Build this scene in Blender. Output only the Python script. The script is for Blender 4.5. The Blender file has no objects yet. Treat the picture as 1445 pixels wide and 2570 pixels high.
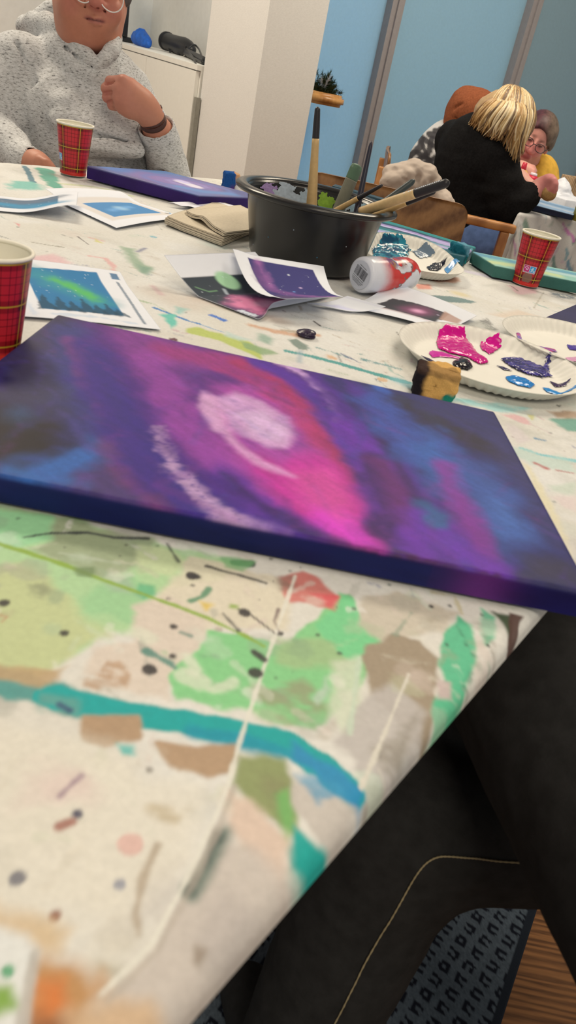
import bpy, bmesh, math, random
import numpy as np
from mathutils import Vector, Matrix

random.seed(7)
RNG = np.random.RandomState(11)
SC = bpy.context.scene
COL = SC.collection
TZ = 0.75            # table height

# ---------------------------------------------------------------- colour
def lin1(c):
    c = c / 255.0
    return c / 12.92 if c <= 0.04045 else ((c + 0.055) / 1.055) ** 2.4
def lin(c): return np.array([lin1(x) for x in c])
WREF = lin((240, 228, 205)) / 0.80
def alb(c): return np.clip(lin(c) / WREF, 0.002, 0.93)

# ---------------------------------------------------------------- noise
def _hash(ix, iy, iz, seed):
    h = (ix.astype(np.int64) * 374761393 + iy.astype(np.int64) * 668265263 + iz.astype(np.int64) * 2147483647 + seed * 974634533) & 0x7fffffff
    h = ((h ^ (h >> 13)) * 1274126177) & 0x7fffffff
    h = h ^ (h >> 16)
    return (h & 0xffff) / 65535.0
def vnoise(P, seed=0):
    P = np.asarray(P, dtype=np.float64)
    if P.shape[1] == 2: P = np.concatenate([P, np.zeros((len(P), 1))], 1)
    I = np.floor(P).astype(np.int64); f = P - I; f = f * f * (3 - 2 * f)
    r = 0
    for dx in (0, 1):
        wx = f[:, 0] if dx else 1 - f[:, 0]
        for dy in (0, 1):
            wy = f[:, 1] if dy else 1 - f[:, 1]
            for dz in (0, 1):
                wz = f[:, 2] if dz else 1 - f[:, 2]
                r = r + wx * wy * wz * _hash(I[:, 0] + dx, I[:, 1] + dy, I[:, 2] + dz, seed)
    return r
def fbm(P, seed=0, oct=3):
    P = np.asarray(P, dtype=np.float64)
    a, s, t = 0.5, 0, 0
    for o in range(oct):
        s = s + a * vnoise(P * (2 ** o) + 17.3 * o, seed + o); t += a; a *= 0.5
    return s / t
def smooth(e0, e1, x):
    t = np.clip((x - e0) / (e1 - e0 + 1e-12), 0, 1); return t * t * (3 - 2 * t)

# ---------------------------------------------------------------- painting per-vertex colour (flat paint on flat surfaces)
class Paint:
    def __init__(s, P, base):
        s.P = np.asarray(P)[:, :2].astype(np.float64); s.C = np.tile(alb(base), (len(s.P), 1)).astype(np.float64); s.k = 0
    def _apply(s, idx, d, col, a, soft, rough, fs, dry):
        s.k += 1
        P = s.P[idx]
        if rough: d = d + rough * 2 * (fbm(P * fs, s.k, 3) - 0.5)
        al = a * (1 - smooth(-soft, soft, d))
        if dry: al = al * smooth(dry - .22, dry + .22, fbm(P * np.array([fs * 1.3, fs * 2.6]), s.k + 50, 3))
        c = alb(col)
        s.C[idx] += (c - s.C[idx]) * al[:, None]
    def poly(s, pts, col, a=1, soft=.002, rough=.003, fs=70, dry=0):
        pts = np.array(pts, float); m = soft + rough * 1.2
        lo, hi = pts.min(0) - m, pts.max(0) + m
        idx = np.nonzero(((s.P >= lo) & (s.P <= hi)).all(1))[0]
        if not len(idx): return
        P = s.P[idx]; d2 = np.full(len(P), 1e9); ins = np.zeros(len(P), bool)
        n = len(pts)
        for i in range(n):
            A, B = pts[i], pts[(i + 1) % n]; e = B - A
            t = np.clip(((P - A) @ e) / (e @ e + 1e-12), 0, 1)
            q = P - A - t[:, None] * e; d2 = np.minimum(d2, (q * q).sum(1))
            c = ((A[1] > P[:, 1]) != (B[1] > P[:, 1]))
            xs = A[0] + (P[:, 1] - A[1]) * (B[0] - A[0]) / (B[1] - A[1] + 1e-15)
            ins ^= c & (P[:, 0] < xs)
        d = np.sqrt(d2); d[ins] *= -1
        s._apply(idx, d, col, a, soft, rough, fs, dry)
    def line(s, pts, w, col, a=1, soft=.0015, rough=.001, fs=90, dry=0, w2=None):
        pts = np.array(pts, float); w2 = w if w2 is None else w2
        m = soft + rough + max(w, w2)
        lo, hi = pts.min(0) - m, pts.max(0) + m
        idx = np.nonzero(((s.P >= lo) & (s.P <= hi)).all(1))[0]
        if not len(idx): return
        P = s.P[idx]; d = np.full(len(P), 1e9); n = len(pts) - 1
        for i in range(n):
            A, B = pts[i], pts[i + 1]; e = B - A
            t = np.clip(((P - A) @ e) / (e @ e + 1e-12), 0, 1)
            q = P - A - t[:, None] * e
            ww = w + (w2 - w) * (i + t) / n
            d = np.minimum(d, np.sqrt((q * q).sum(1)) - ww / 2)
        s._apply(idx, d, col, a, soft, rough, fs, dry)
    def dot(s, p, r, col, a=1, soft=.0015, rough=.001, fs=120, dry=0):
        s.line([p, (p[0] + 1e-4, p[1])], 2 * r, col, a, soft, rough, fs, dry)

# ---------------------------------------------------------------- objects
MATS = {}
def link(name, me, mat=None, parent=None, smooth_=True, loc=None):
    if loc is not None:
        me.transform(Matrix.Translation(-Vector(loc)))
    o = bpy.data.objects.new(name, me); COL.objects.link(o)
    if loc is not None: o.location = loc
    if mat is not None: me.materials.append(mat)
    if smooth_ and len(me.polygons): me.polygons.foreach_set('use_smooth', [True] * len(me.polygons))
    if parent is not None:
        o.parent = parent
        pl = parent_loc(parent)
        if loc is None:
            me.transform(Matrix.Translation(-pl))
        else: o.location = Vector(loc) - pl
    return o
def parent_loc(p):
    v = Vector(p.location)
    while p.parent is not None:
        p = p.parent; v += Vector(p.location)
    return v
def npmesh(name, V, Fq, colors=None):
    V = np.asarray(V, dtype=np.float32); me = bpy.data.meshes.new(name)
    if isinstance(Fq, np.ndarray):
        k = Fq.shape[1]
        me.vertices.add(len(V)); me.vertices.foreach_set('co', V.ravel())
        me.loops.add(Fq.size); me.loops.foreach_set('vertex_index', Fq.ravel().astype(np.int32))
        me.polygons.add(len(Fq)); me.polygons.foreach_set('loop_start', np.arange(0, Fq.size, k, dtype=np.int32))
        me.update(calc_edges=True); me.validate()
    else:
        me.from_pydata([tuple(map(float, v)) for v in V], [], Fq); me.update()
    if colors is not None: setcol(me, colors)
    return me
def setcol(me, C):
    a = me.color_attributes.new('Col', 'FLOAT_COLOR', 'POINT')
    C = np.asarray(C, dtype=np.float32)
    if C.shape[1] == 3: C = np.concatenate([C, np.ones((len(C), 1), np.float32)], 1)
    a.data.foreach_set('color', C.ravel())
def empty(name, loc, label, cat, group=None):
    o = bpy.data.objects.new(name, None); COL.objects.link(o); o.location = loc; o.empty_display_size = .05
    return tag(o, label, cat, group)
def tag(o, label, cat, group=None):
    o['label'] = label; o['category'] = cat; o['kind'] = 'thing'
    if group: o['group'] = group
    return o
def struct(o, label=None):
    o['kind'] = 'structure'
    if label: o['label'] = label; o['category'] = label.split()[-1]
    return o
def grid_faces(nu, nv, closed_u=False):
    u = np.arange(nu if closed_u else nu - 1); v = np.arange(nv - 1)
    U, Vv = np.meshgrid(u, v, indexing='ij'); U2 = (U + 1) % nu
    return np.stack([U * nv + Vv, U2 * nv + Vv, U2 * nv + Vv + 1, U * nv + Vv + 1], -1).reshape(-1, 4)
def join(parts):
    """parts: list of (V, F list of tuples) -> V, F"""
    Vs, Fs, o = [], [], 0
    for V, F in parts:
        V = np.asarray(V, float).reshape(-1, 3); Vs.append(V)
        Fs += [tuple(int(i) + o for i in f) for f in F]; o += len(V)
    return np.concatenate(Vs), Fs
def tube(pts, r, n=10, caps=True, squash=None):
    P = [Vector(p) for p in pts]; rs = r if isinstance(r, (list, tuple)) else [r] * len(P)
    V, F = [], []
    t0 = (P[1] - P[0]).normalized(); nrm = t0.orthogonal().normalized()
    for i, p in enumerate(P):
        t = (P[min(i + 1, len(P) - 1)] - P[max(i - 1, 0)]).normalized()
        nrm = (nrm - t * nrm.dot(t)); nrm = nrm.normalized() if nrm.length > 1e-6 else t.orthogonal().normalized()
        b = t.cross(nrm)
        for k in range(n):
            a = 2 * math.pi * k / n
            V.append(p + nrm * math.cos(a) * rs[i] + b * math.sin(a) * rs[i] * (squash or 1))
    for i in range(len(P) - 1):
        for k in range(n):
            F.append((i * n + k, i * n + (k + 1) % n, (i + 1) * n + (k + 1) % n, (i + 1) * n + k))
    if caps:
        F.append(tuple(range(n - 1, -1, -1))); F.append(tuple(range((len(P) - 1) * n, len(P) * n)))
    return [tuple(v) for v in V], F
def lathe(prof, n, c=(0, 0, 0)):
    V, F = [], []
    m = len(prof)
    for k in range(n):
        a = 2 * math.pi * k / n
        for r, z in prof: V.append((c[0] + r * math.cos(a), c[1] + r * math.sin(a), c[2] + z))
    for k in range(n):
        k2 = (k + 1) % n
        for j in range(m - 1): F.append((k * m + j, k2 * m + j, k2 * m + j + 1, k * m + j + 1))
    return V, F
def spline(pts, n):
    P = np.array(pts, float); P = np.vstack([2 * P[0] - P[1], P, 2 * P[-1] - P[-2]])
    out = []
    m = len(P) - 3
    for i in range(n):
        t = i / (n - 1) * m; k = min(int(t), m - 1); t -= k
        a, b, c, d = P[k:k + 4]
        out.append(.5 * ((2 * b) + (c - a) * t + (2 * a - 5 * b + 4 * c - d) * t * t + (3 * b - a - 3 * c + d) * t ** 3))
    return out
def box_mesh(name, size, bevel=.003, seg=2, mat4=None, colors=None, sub=0):
    bm = bmesh.new(); bmesh.ops.create_cube(bm, size=1)
    bmesh.ops.scale(bm, vec=size, verts=bm.verts)
    if bevel: bmesh.ops.bevel(bm, geom=list(bm.edges), offset=bevel, segments=seg, profile=.6, affect='EDGES')
    if mat4 is not None: bmesh.ops.transform(bm, matrix=mat4, verts=bm.verts)
    me = bpy.data.meshes.new(name); bm.to_mesh(me); bm.free(); return me
def frame_mat(o, x, y, z=None):
    x = Vector(x).normalized(); y = Vector(y); y = (y - x * y.dot(x)).normalized(); z = x.cross(y)
    m = Matrix((x, y, z)).transposed().to_4x4(); m.translation = Vector(o); return m
def bar_mesh(name, a, b, w, h, bevel=.004, up=(0, 0, 1)):
    a, b = Vector(a), Vector(b); x = (b - a); L = x.length; x.normalize()
    up = Vector(up)
    if abs(x.dot(up)) > .95: up = Vector((0, 1, 0))
    y = up.cross(x).normalized()
    return box_mesh(name, (L, w, h), bevel, 2, frame_mat((a + b) / 2, x, y))
def sub_patch(name, V, F, colors=None): return npmesh(name, V, F, colors)

# ---------------------------------------------------------------- signed-distance modelling for soft and organic shapes
class SDF:
    def __init__(s): s.pr = []
    def cap(s, a, b, ra, rb=None, k=.015, op=1):
        s.pr.append(('c', np.array(a, float), np.array(b, float), ra, ra if rb is None else rb, k, op)); return s
    def ell(s, c, r, k=.015, op=1, rot=None):
        r = (r, r, r) if np.isscalar(r) else r
        s.pr.append(('e', np.array(c, float), np.array(r, float), None if rot is None else np.array(rot.to_3x3()), None, k, op)); return s
    def chain(s, pts, rs, k=.01, op=1):
        for i in range(len(pts) - 1): s.cap(pts[i], pts[i + 1], rs[i], rs[i + 1], k, op)
        return s
    def mesh(s, vox, disp=None, cut=None):
        lo = np.full(3, 1e9); hi = -lo
        for p in s.pr:
            if p[6] < 0: continue
            if p[0] == 'c': R = max(p[3], p[4]); l = np.minimum(p[1], p[2]) - R; h = np.maximum(p[1], p[2]) + R
            else: R = p[2].max() if p[3] is not None else p[2]; l = p[1] - R; h = p[1] + R
            lo = np.minimum(lo, l); hi = np.maximum(hi, h)
        lo = lo - 4 * vox - .004; hi = hi + 4 * vox + .004
        n = np.ceil((hi - lo) / vox).astype(int) + 1
        ax = [lo[i] + vox * np.arange(n[i]) for i in range(3)]
        D = np.full(n, .04, np.float32)
        for ty, a, b, c, d, k, op in s.pr:
            if ty == 'c': R = max(c, d); l = np.minimum(a, b) - R; h = np.maximum(a, b) + R
            else: R = b.max() if c is not None else b; l = a - R; h = a + R
            m = k + 3 * vox
            i0 = np.clip(np.floor((l - m - lo) / vox).astype(int), 0, n); i1 = np.clip(np.ceil((h + m - lo) / vox).astype(int) + 1, 0, n)
            if (i1 <= i0).any(): continue
            X = ax[0][i0[0]:i1[0], None, None]; Y = ax[1][None, i0[1]:i1[1], None]; Z = ax[2][None, None, i0[2]:i1[2]]
            if ty == 'c':
                e = b - a; L2 = e @ e + 1e-12
                t = np.clip(((X - a[0]) * e[0] + (Y - a[1]) * e[1] + (Z - a[2]) * e[2]) / L2, 0, 1)
                q = np.sqrt((X - a[0] - t * e[0]) ** 2 + (Y - a[1] - t * e[1]) ** 2 + (Z - a[2] - t * e[2]) ** 2) - (c + t * (d - c))
            else:
                x, y, z = X - a[0], Y - a[1], Z - a[2]
                if c is not None:
                    x, y, z = (c[0, 0] * x + c[1, 0] * y + c[2, 0] * z, c[0, 1] * x + c[1, 1] * y + c[2, 1] * z, c[0, 2] * x + c[1, 2] * y + c[2, 2] * z)
                k0 = np.sqrt((x / b[0]) ** 2 + (y / b[1]) ** 2 + (z / b[2]) ** 2)
                k1 = np.sqrt((x / b[0] ** 2) ** 2 + (y / b[1] ** 2) ** 2 + (z / b[2] ** 2) ** 2) + 1e-9
                q = k0 * (k0 - 1) / k1
            q = q.astype(np.float32)
            S = D[i0[0]:i1[0], i0[1]:i1[1], i0[2]:i1[2]]
            if op > 0:
                hh = np.clip(.5 + .5 * (S - q) / k, 0, 1); S[...] = S + (q - S) * hh - k * hh * (1 - hh)
            else:
                q = -q; hh = np.clip(.5 + .5 * (q - S) / k, 0, 1); S[...] = S + (q - S) * hh + k * hh * (1 - hh)
        if cut is not None:
            X = ax[0][:, None, None]; Y = ax[1][None, :, None]; Z = ax[2][None, None, :]
            D = np.maximum(D, cut(X, Y, Z).astype(np.float32))
        if disp is not None:
            ii = np.nonzero(np.abs(D) < .02)
            P = np.stack([ax[j][ii[j]] for j in range(3)], 1)
            D[ii] += disp(P)
        return surface_nets(D, lo, vox)
def surface_nets(D, lo, vox):
    ins = D < 0
    n = np.array(D.shape)
    c = np.zeros(n - 1, np.uint8)
    offs = [(i, j, k) for i in (0, 1) for j in (0, 1) for k in (0, 1)]
    def sh(A, o): return A[o[0]:o[0] + n[0] - 1, o[1]:o[1] + n[1] - 1, o[2]:o[2] + n[2] - 1]
    for o in offs: c += sh(ins, o)
    act = (c > 0) & (c < 8)
    I = np.stack(np.nonzero(act), 1)
    idm = np.full(n - 1, -1, np.int64); idm[act] = np.arange(len(I))
    acc = np.zeros((len(I), 3)); cnt = np.zeros(len(I))
    for axn in range(3):
        for o in offs:
            if o[axn]: continue
            o2 = list(o); o2[axn] = 1
            d0 = D[I[:, 0] + o[0], I[:, 1] + o[1], I[:, 2] + o[2]]; d1 = D[I[:, 0] + o2[0], I[:, 1] + o2[1], I[:, 2] + o2[2]]
            m = (d0 < 0) != (d1 < 0)
            t = np.where(m, d0 / (d0 - d1 + 1e-12), 0)
            p = np.tile(np.array(o, float), (len(I), 1)); p[:, axn] += t
            acc += p * m[:, None]; cnt += m
    V = lo + vox * (I + acc / np.maximum(cnt, 1)[:, None])
    quads = []
    for axn in range(3):
        b1, b2 = (axn + 1) % 3, (axn + 2) % 3
        s0 = [slice(None)] * 3; s1 = [slice(None)] * 3
        s0[axn] = slice(0, -1); s1[axn] = slice(1, None)
        ch = ins[tuple(s0)] != ins[tuple(s1)]
        E = np.stack(np.nonzero(ch), 1)
        ok = (E[:, b1] > 0) & (E[:, b2] > 0) & (E[:, b1] < n[b1] - 1) & (E[:, b2] < n[b2] - 1)
        E = E[ok]
        def cid(d1, d2):
            Q = E.copy(); Q[:, b1] -= d1; Q[:, b2] -= d2; return idm[Q[:, 0], Q[:, 1], Q[:, 2]]
        q = np.stack([cid(1, 1), cid(0, 1), cid(0, 0), cid(1, 0)], 1)
        fl = ins[E[:, 0], E[:, 1], E[:, 2]]
        q[~fl] = q[~fl][:, ::-1]
        quads.append(q)
    return V, np.concatenate(quads)

# ---------------------------------------------------------------- materials
def newmat(name, rough=.6, base=None, spec=.4, **kw):
    m = bpy.data.materials.new(name); m.use_nodes = True
    nt = m.node_tree; b = nt.nodes['Principled BSDF']
    b.inputs['Roughness'].default_value = rough; b.inputs['Specular IOR Level'].default_value = spec
    if base is not None: b.inputs['Base Color'].default_value = (*alb(base), 1)
    for k, v in kw.items(): b.inputs[k.replace('_', ' ')].default_value = v
    return m, nt, b
def N(nt, t, **kw):
    n = nt.nodes.new(t)
    for k, v in kw.items(): setattr(n, k, v)
    return n
def mixc(nt, fac, a, b, mode='MIX'):
    n = N(nt, 'ShaderNodeMix', data_type='RGBA', blend_type=mode)
    for s, v in ((0, fac), (6, a), (7, b)):
        if hasattr(v, 'links'): nt.links.new(v, n.inputs[s])
        elif s == 0: n.inputs[s].default_value = v
        else: n.inputs[s].default_value = (*v, 1)
    return n.outputs[2]
def noise_node(nt, scale, detail=3, stretch=(1, 1, 1), rot=(0, 0, 0), rough=.55, dist=0):
    tc = N(nt, 'ShaderNodeTexCoord'); mp = N(nt, 'ShaderNodeMapping')
    mp.inputs['Scale'].default_value = stretch; mp.inputs['Rotation'].default_value = rot
    nt.links.new(tc.outputs['Object'], mp.inputs['Vector'])
    nz = N(nt, 'ShaderNodeTexNoise'); nz.inputs['Scale'].default_value = scale; nz.inputs['Detail'].default_value = detail
    nz.inputs['Roughness'].default_value = rough; nz.inputs['Distortion'].default_value = dist
    nt.links.new(mp.outputs[0], nz.inputs['Vector']); return nz.outputs['Fac']
def ramp(nt, src, stops):
    r = N(nt, 'ShaderNodeValToRGB'); e = r.color_ramp.elements
    while len(e) < len(stops): e.new(.5)
    for i, (p, c) in enumerate(stops): e[i].position = p; e[i].color = (*c, 1) if len(c) == 3 else c
    nt.links.new(src, r.inputs[0]); return r.outputs[0]
def bump(nt, b, src, strength=.3, dist=.002):
    n = N(nt, 'ShaderNodeBump'); n.inputs['Strength'].default_value = strength; n.inputs['Distance'].default_value = dist
    nt.links.new(src, n.inputs['Height']); nt.links.new(n.outputs[0], b.inputs['Normal'])
def attr_mat(name, rough=.6, spec=.4, var=.08, scale=200, bumpy=0, bscale=300, **kw):
    m, nt, b = newmat(name, rough, None, spec, **kw)
    at_ = N(nt, 'ShaderNodeAttribute', attribute_name='Col')
    src = at_.outputs['Color']
    if var:
        nz = noise_node(nt, scale, 4)
        g = ramp(nt, nz, [(.3, (1 - var,) * 3), (.7, (1 + 0 * var,) * 3)])
        src = mixc(nt, 1.0, src, g, 'MULTIPLY')
    nt.links.new(src, b.inputs['Base Color'])
    if bumpy: bump(nt, b, noise_node(nt, bscale, 3), bumpy, .001)
    return m
def plain_mat(name, base, rough=.6, spec=.4, var=.1, scale=60, bumpy=0, bscale=300, stretch=(1, 1, 1), **kw):
    m, nt, b = newmat(name, rough, base, spec, **kw)
    a = alb(base)
    nz = noise_node(nt, scale, 4, stretch)
    nt.links.new(ramp(nt, nz, [(.3, tuple(a * (1 - var))), (.7, tuple(np.clip(a * (1 + var), 0, 1)))]), b.inputs['Base Color'])
    if bumpy: bump(nt, b, noise_node(nt, bscale, 3, stretch), bumpy, .001)
    return m
def wood_mat(name, dark, light, scale=6, stretch=(1, 8, 1), rough=.4, rot=(0, 0, 0), dist=2.5):
    m, nt, b = newmat(name, rough, None, .4)
    tc = N(nt, 'ShaderNodeTexCoord'); mp = N(nt, 'ShaderNodeMapping'); mp.inputs['Scale'].default_value = stretch; mp.inputs['Rotation'].default_value = rot
    nt.links.new(tc.outputs['Object'], mp.inputs['Vector'])
    w = N(nt, 'ShaderNodeTexWave'); w.inputs['Scale'].default_value = scale; w.inputs['Distortion'].default_value = dist; w.inputs['Detail'].default_value = 3; w.inputs['Detail Scale'].default_value = 1.2
    nt.links.new(mp.outputs[0], w.inputs['Vector'])
    nz = N(nt, 'ShaderNodeTexNoise'); nz.inputs['Scale'].default_value = scale * 9; nz.inputs['Detail'].default_value = 4
    nt.links.new(mp.outputs[0], nz.inputs['Vector'])
    c1 = ramp(nt, w.outputs['Fac'], [(.1, tuple(alb(dark))), (.85, tuple(alb(light)))])
    c2 = mixc(nt, .35, c1, ramp(nt, nz.outputs['Fac'], [(.35, tuple(alb(dark))), (.65, tuple(alb(light)))]))
    nt.links.new(c2, b.inputs['Base Color']); return m

# ================================================================= the room
M_wall = plain_mat('wall_paint', (244, 232, 206), .85, .2, .03, 30, .25, 260)
M_wall2 = plain_mat('column_wallpaper', (236, 224, 200), .85, .2, .05, 120, .5, 420, (1, 1, 3))
M_ceil = plain_mat('ceiling_paint', (236, 230, 215), .9, .2, .02)
M_blind = plain_mat('blind_fabric', (172, 190, 184), .8, .25, .05, 90, .3, 500)
nt_ = M_blind.node_tree; pb_ = nt_.nodes['Principled BSDF']; tr_ = N(nt_, 'ShaderNodeBsdfTranslucent'); tr_.inputs[0].default_value = (.55, .66, .68, 1)
mx_ = N(nt_, 'ShaderNodeMixShader'); mx_.inputs[0].default_value = .45; out_ = [n for n in nt_.nodes if n.type == 'OUTPUT_MATERIAL'][0]
nt_.links.new(pb_.outputs[0], mx_.inputs[1]); nt_.links.new(tr_.outputs[0], mx_.inputs[2]); nt_.links.new(mx_.outputs[0], out_.inputs[0])
M_mull = plain_mat('window_post_paint', (158, 146, 134), .5, .4, .05)
M_cab = plain_mat('cabinet_laminate', (242, 230, 202), .5, .4, .02)
M_floor = wood_mat('floor_planks', (96, 58, 28), (170, 112, 60), 2.2, (1, 14, 1), .45, (0, 0, math.radians(70)), 9)

def slab(name, pts, z0, z1, mat, kind='structure'):
    n = len(pts)
    V = [(x, y, z0) for x, y in pts] + [(x, y, z1) for x, y in pts]
    F = [tuple(range(n - 1, -1, -1)), tuple(range(n, 2 * n))] + [(i, (i + 1) % n, n + (i + 1) % n, n + i) for i in range(n)]
    o = link(name, npmesh(name, V, F), mat, smooth_=False); o['kind'] = kind; return o
RX = [(-3.2, -2.2), (3.6, -2.2), (4.2, 7.6), (-3.2, 7.6)]
slab('floor', RX, -.05, 0, M_floor)
slab('ceiling', RX, 2.7, 2.75, M_ceil)
E1 = np.array([.8, .6]); E2 = np.array([-.6, .8]); K = np.array([-.467, 3.30])
def quad2(p, d1, l1, d2, l2): return [tuple(p), tuple(p + d1 * l1), tuple(p + d1 * l1 + d2 * l2), tuple(p + d2 * l2)]
slab('wall_column', quad2(K, E1, .25, E2, .48), 0, 2.7, M_wall2)
cR_ = np.array([-.78, 3.677])
WL0 = K + E2 * .47 + E1 * .44
slab('wall_left', quad2(WL0, E2, 1.75, E1, .12), 0, 2.7, M_wall)
WB0 = cR_ + E2 * 1.72 + E1 * .5
slab('wall_back', quad2(WB0, -E1, 2.6, E2, .12), 0, 2.7, M_wall)
# window wall: along E1
P0 = np.array([-.04, 4.0])
wall_low = slab('wall_window', quad2(P0 - E1 * .55 + E2 * .03, E1, 5.2, E2, .1), 0, .42, M_wall)
slab('wall_window_top', quad2(P0 - E1 * .55 + E2 * .03, E1, 5.2, E2, .1), 2.5, 2.7, M_wall)
step = .80
edges_t = [-.62, 0, .80, 1.55, 2.3, 3.1, 3.9]
def daylit(i, c, s):
    m, nt, b = newmat('daylit_glass_%d' % i, .1, (120, 180, 215)); b.inputs['Emission Color'].default_value = (*c, 1); b.inputs['Emission Strength'].default_value = s; return m
M_day = [daylit(0, (.40, .60, .72), 2.3), daylit(1, (.40, .57, .60), 1.9), daylit(2, (.40, .50, .48), .45), daylit(3, (.36, .52, .54), .3), daylit(4, (.36, .52, .54), .3), daylit(5, (.36, .52, .54), .3)]
for i in range(len(edges_t) - 1):
    a, bq = edges_t[i] , edges_t[i + 1]
    p = P0 + E1 * a
    L = bq - a
    w = bpy.data.objects.new('window_%d' % (i + 1), None); COL.objects.link(w); w.location = (p[0], p[1], .42); w['kind'] = 'structure'
    # roller blind: thin sheet in front of the glass, with a bottom bar
    zb = .555 if i == 0 else .47
    V, F = join([box_vf for box_vf in []] + [([(*(p + E1 * s * L + E2 * o), z) for s in (0, 1) for o in (.0, .004) for z in (zb, 2.5)],
        [(0, 1, 3, 2), (4, 6, 7, 5), (0, 4, 5, 1), (2, 3, 7, 6), (0, 2, 6, 4), (1, 5, 7, 3)])])
    link('blind', npmesh('blind', V, F), M_blind, w, False)
    V = [(*(p + E1 * s * L + E2 * o), z) for s in (0, 1) for o in (-.006, .008) for z in (zb - .02, zb)]
    link('blind_bar', npmesh('blind_bar', V, [(0, 1, 3, 2), (4, 6, 7, 5), (0, 4, 5, 1), (2, 3, 7, 6), (0, 2, 6, 4), (1, 5, 7, 3)]), M_blind, w, False)
    V = [(*(p + E1 * s * L + E2 * .03), z) for s in (0, 1) for z in (.42, 2.5)]
    link('pane', npmesh('pane', V, [(0, 2, 3, 1)]), M_day[i], w, False)
    if i:
        c = P0 + E1 * a
        V = [(*(c + E1 * s + E2 * o), z) for s in (-.032, .032) for o in (-.045, .03) for z in (.42, 2.5)]
        pst = link('trim_%d' % i, npmesh('window_post', V, [(0, 1, 3, 2), (4, 6, 7, 5), (0, 4, 5, 1), (2, 3, 7, 6), (0, 2, 6, 4), (1, 5, 7, 3)]), M_mull, None, False)
        pst['kind'] = 'structure'
        V = [(*(c + E1 * s + E2 * o), z) for s in (-.007, .007) for o in (-.055, -.044) for z in (.42, 2.5)]
        link('post_ridge', npmesh('post_ridge', V, [(0, 1, 3, 2), (4, 6, 7, 5), (0, 4, 5, 1), (2, 3, 7, 6), (0, 2, 6, 4), (1, 5, 7, 3)]), M_mull, pst, False)

# low wall shelf on the column side with greenery
M_shelf = wood_mat('varnished_oak', (176, 112, 52), (224, 164, 92), 3, (1, 6, 1), .3)
tip = Vector((-0.1674,3.7200,0.9141)); sb = Vector((-0.3194,3.6200,0.9117))
V, F = [], []
dirv = (tip - sb); dirv.z = 0; Lh = dirv.length; dirv.normalize(); side = Vector((-dirv.y, dirv.x, 0))
sh = empty('wall_shelf', (sb.x, sb.y, sb.z), 'varnished wooden shelf with a rounded end sticking out behind the column', 'shelf')
bm = bmesh.new()
prof = [(-.0, -.09), (Lh - .07, -.09)] + [(Lh - .07 + .09 * math.sin(math.pi * k / 10) * .8, -.09 * math.cos(math.pi * k / 10)) for k in range(1, 10)] + [(Lh - .07, .09), (0, .09)]
vs = [bm.verts.new(sb + dirv * a + side * b + Vector((0, 0, -.022))) for a, b in prof]
f = bm.faces.new(vs); ex = bmesh.ops.extrude_face_region(bm, geom=[f])
bmesh.ops.translate(bm, vec=(0, 0, .044), verts=[v for v in ex['geom'] if isinstance(v, bmesh.types.BMVert)])
bmesh.ops.recalc_face_normals(bm, faces=bm.faces)
bmesh.ops.bevel(bm, geom=[e for e in bm.edges if abs(e.verts[0].co.z - e.verts[1].co.z) < 1e-4], offset=.012, segments=3, affect='EDGES')
me = bpy.data.meshes.new('board'); bm.to_mesh(me); bm.free(); link('board', me, M_shelf, sh)
me = bar_mesh('bracket', sb + dirv * .0 + Vector((0, 0, -.08)), sb + dirv * (Lh * .12) + Vector((0, 0, -.026)), .02, .02)
link('bracket', me, M_shelf, sh)
M_green = attr_mat('fir_needles', .6, .3, .2, 80)
def fir(name, base, n, sx, h):
    parts, cols = [], []
    for i in range(n):
        a = random.uniform(0, 2 * math.pi); r = random.uniform(0, 1)
        d = Vector((math.cos(a) * (.35 + r), math.sin(a) * (.35 + r), random.uniform(.15, 1.3) * (1.4 - r))).normalized()
        L = h * random.uniform(.6, 1.1) * (1.15 if d.z > .6 else .9)
        pts = [base + d * L * t + Vector((0, 0, -.02 * t * t)) for t in (0, .35, .7, 1)]
        pts = [Vector((base.x + (p.x - base.x) * sx, base.y + (p.y - base.y) * sx, p.z)) for p in pts]
        V, F = tube(pts, [.002, .0018, .0015, .0006], 4); parts.append((V, F))
        g = random.uniform(.6, 1.25)
        c0 = np.clip(alb((58, 72, 42)) * g, 0, 1) if random.random() > .12 else alb((225, 225, 215))
        cols.append(np.tile(c0, (len(V), 1)))
        for t in np.linspace(.1, 1, 16):
            q = pts[0].lerp(pts[3], t) + Vector((0, 0, -.02 * t * t)) * .3
            for k in range(4):
                e = (d + Vector((random.gauss(0, .7), random.gauss(0, .7), random.gauss(0, .7)))).normalized() * .02
                w_ = e.cross(Vector((.3, .5, .8))).normalized() * .0016
                parts.append(([q - w_, q + w_, q + e], [(0, 1, 2)])); cols.append(np.tile(np.clip(c0 * random.uniform(.7, 1.3), 0, 1), (3, 1)))
    V, F = join(parts); return npmesh(name, V, F, np.concatenate(cols))
pb = Vector((-0.2453,3.6800,0.9253)); pb.z = sb.z + .022
gs = link('fir_sprig', fir('fir_sprig', pb, 60, 1.0, .085), M_green, None, False, tuple(pb))
tag(gs, 'small dark green fir sprigs with white tips lying on the wooden shelf by the column', 'plant')

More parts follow.
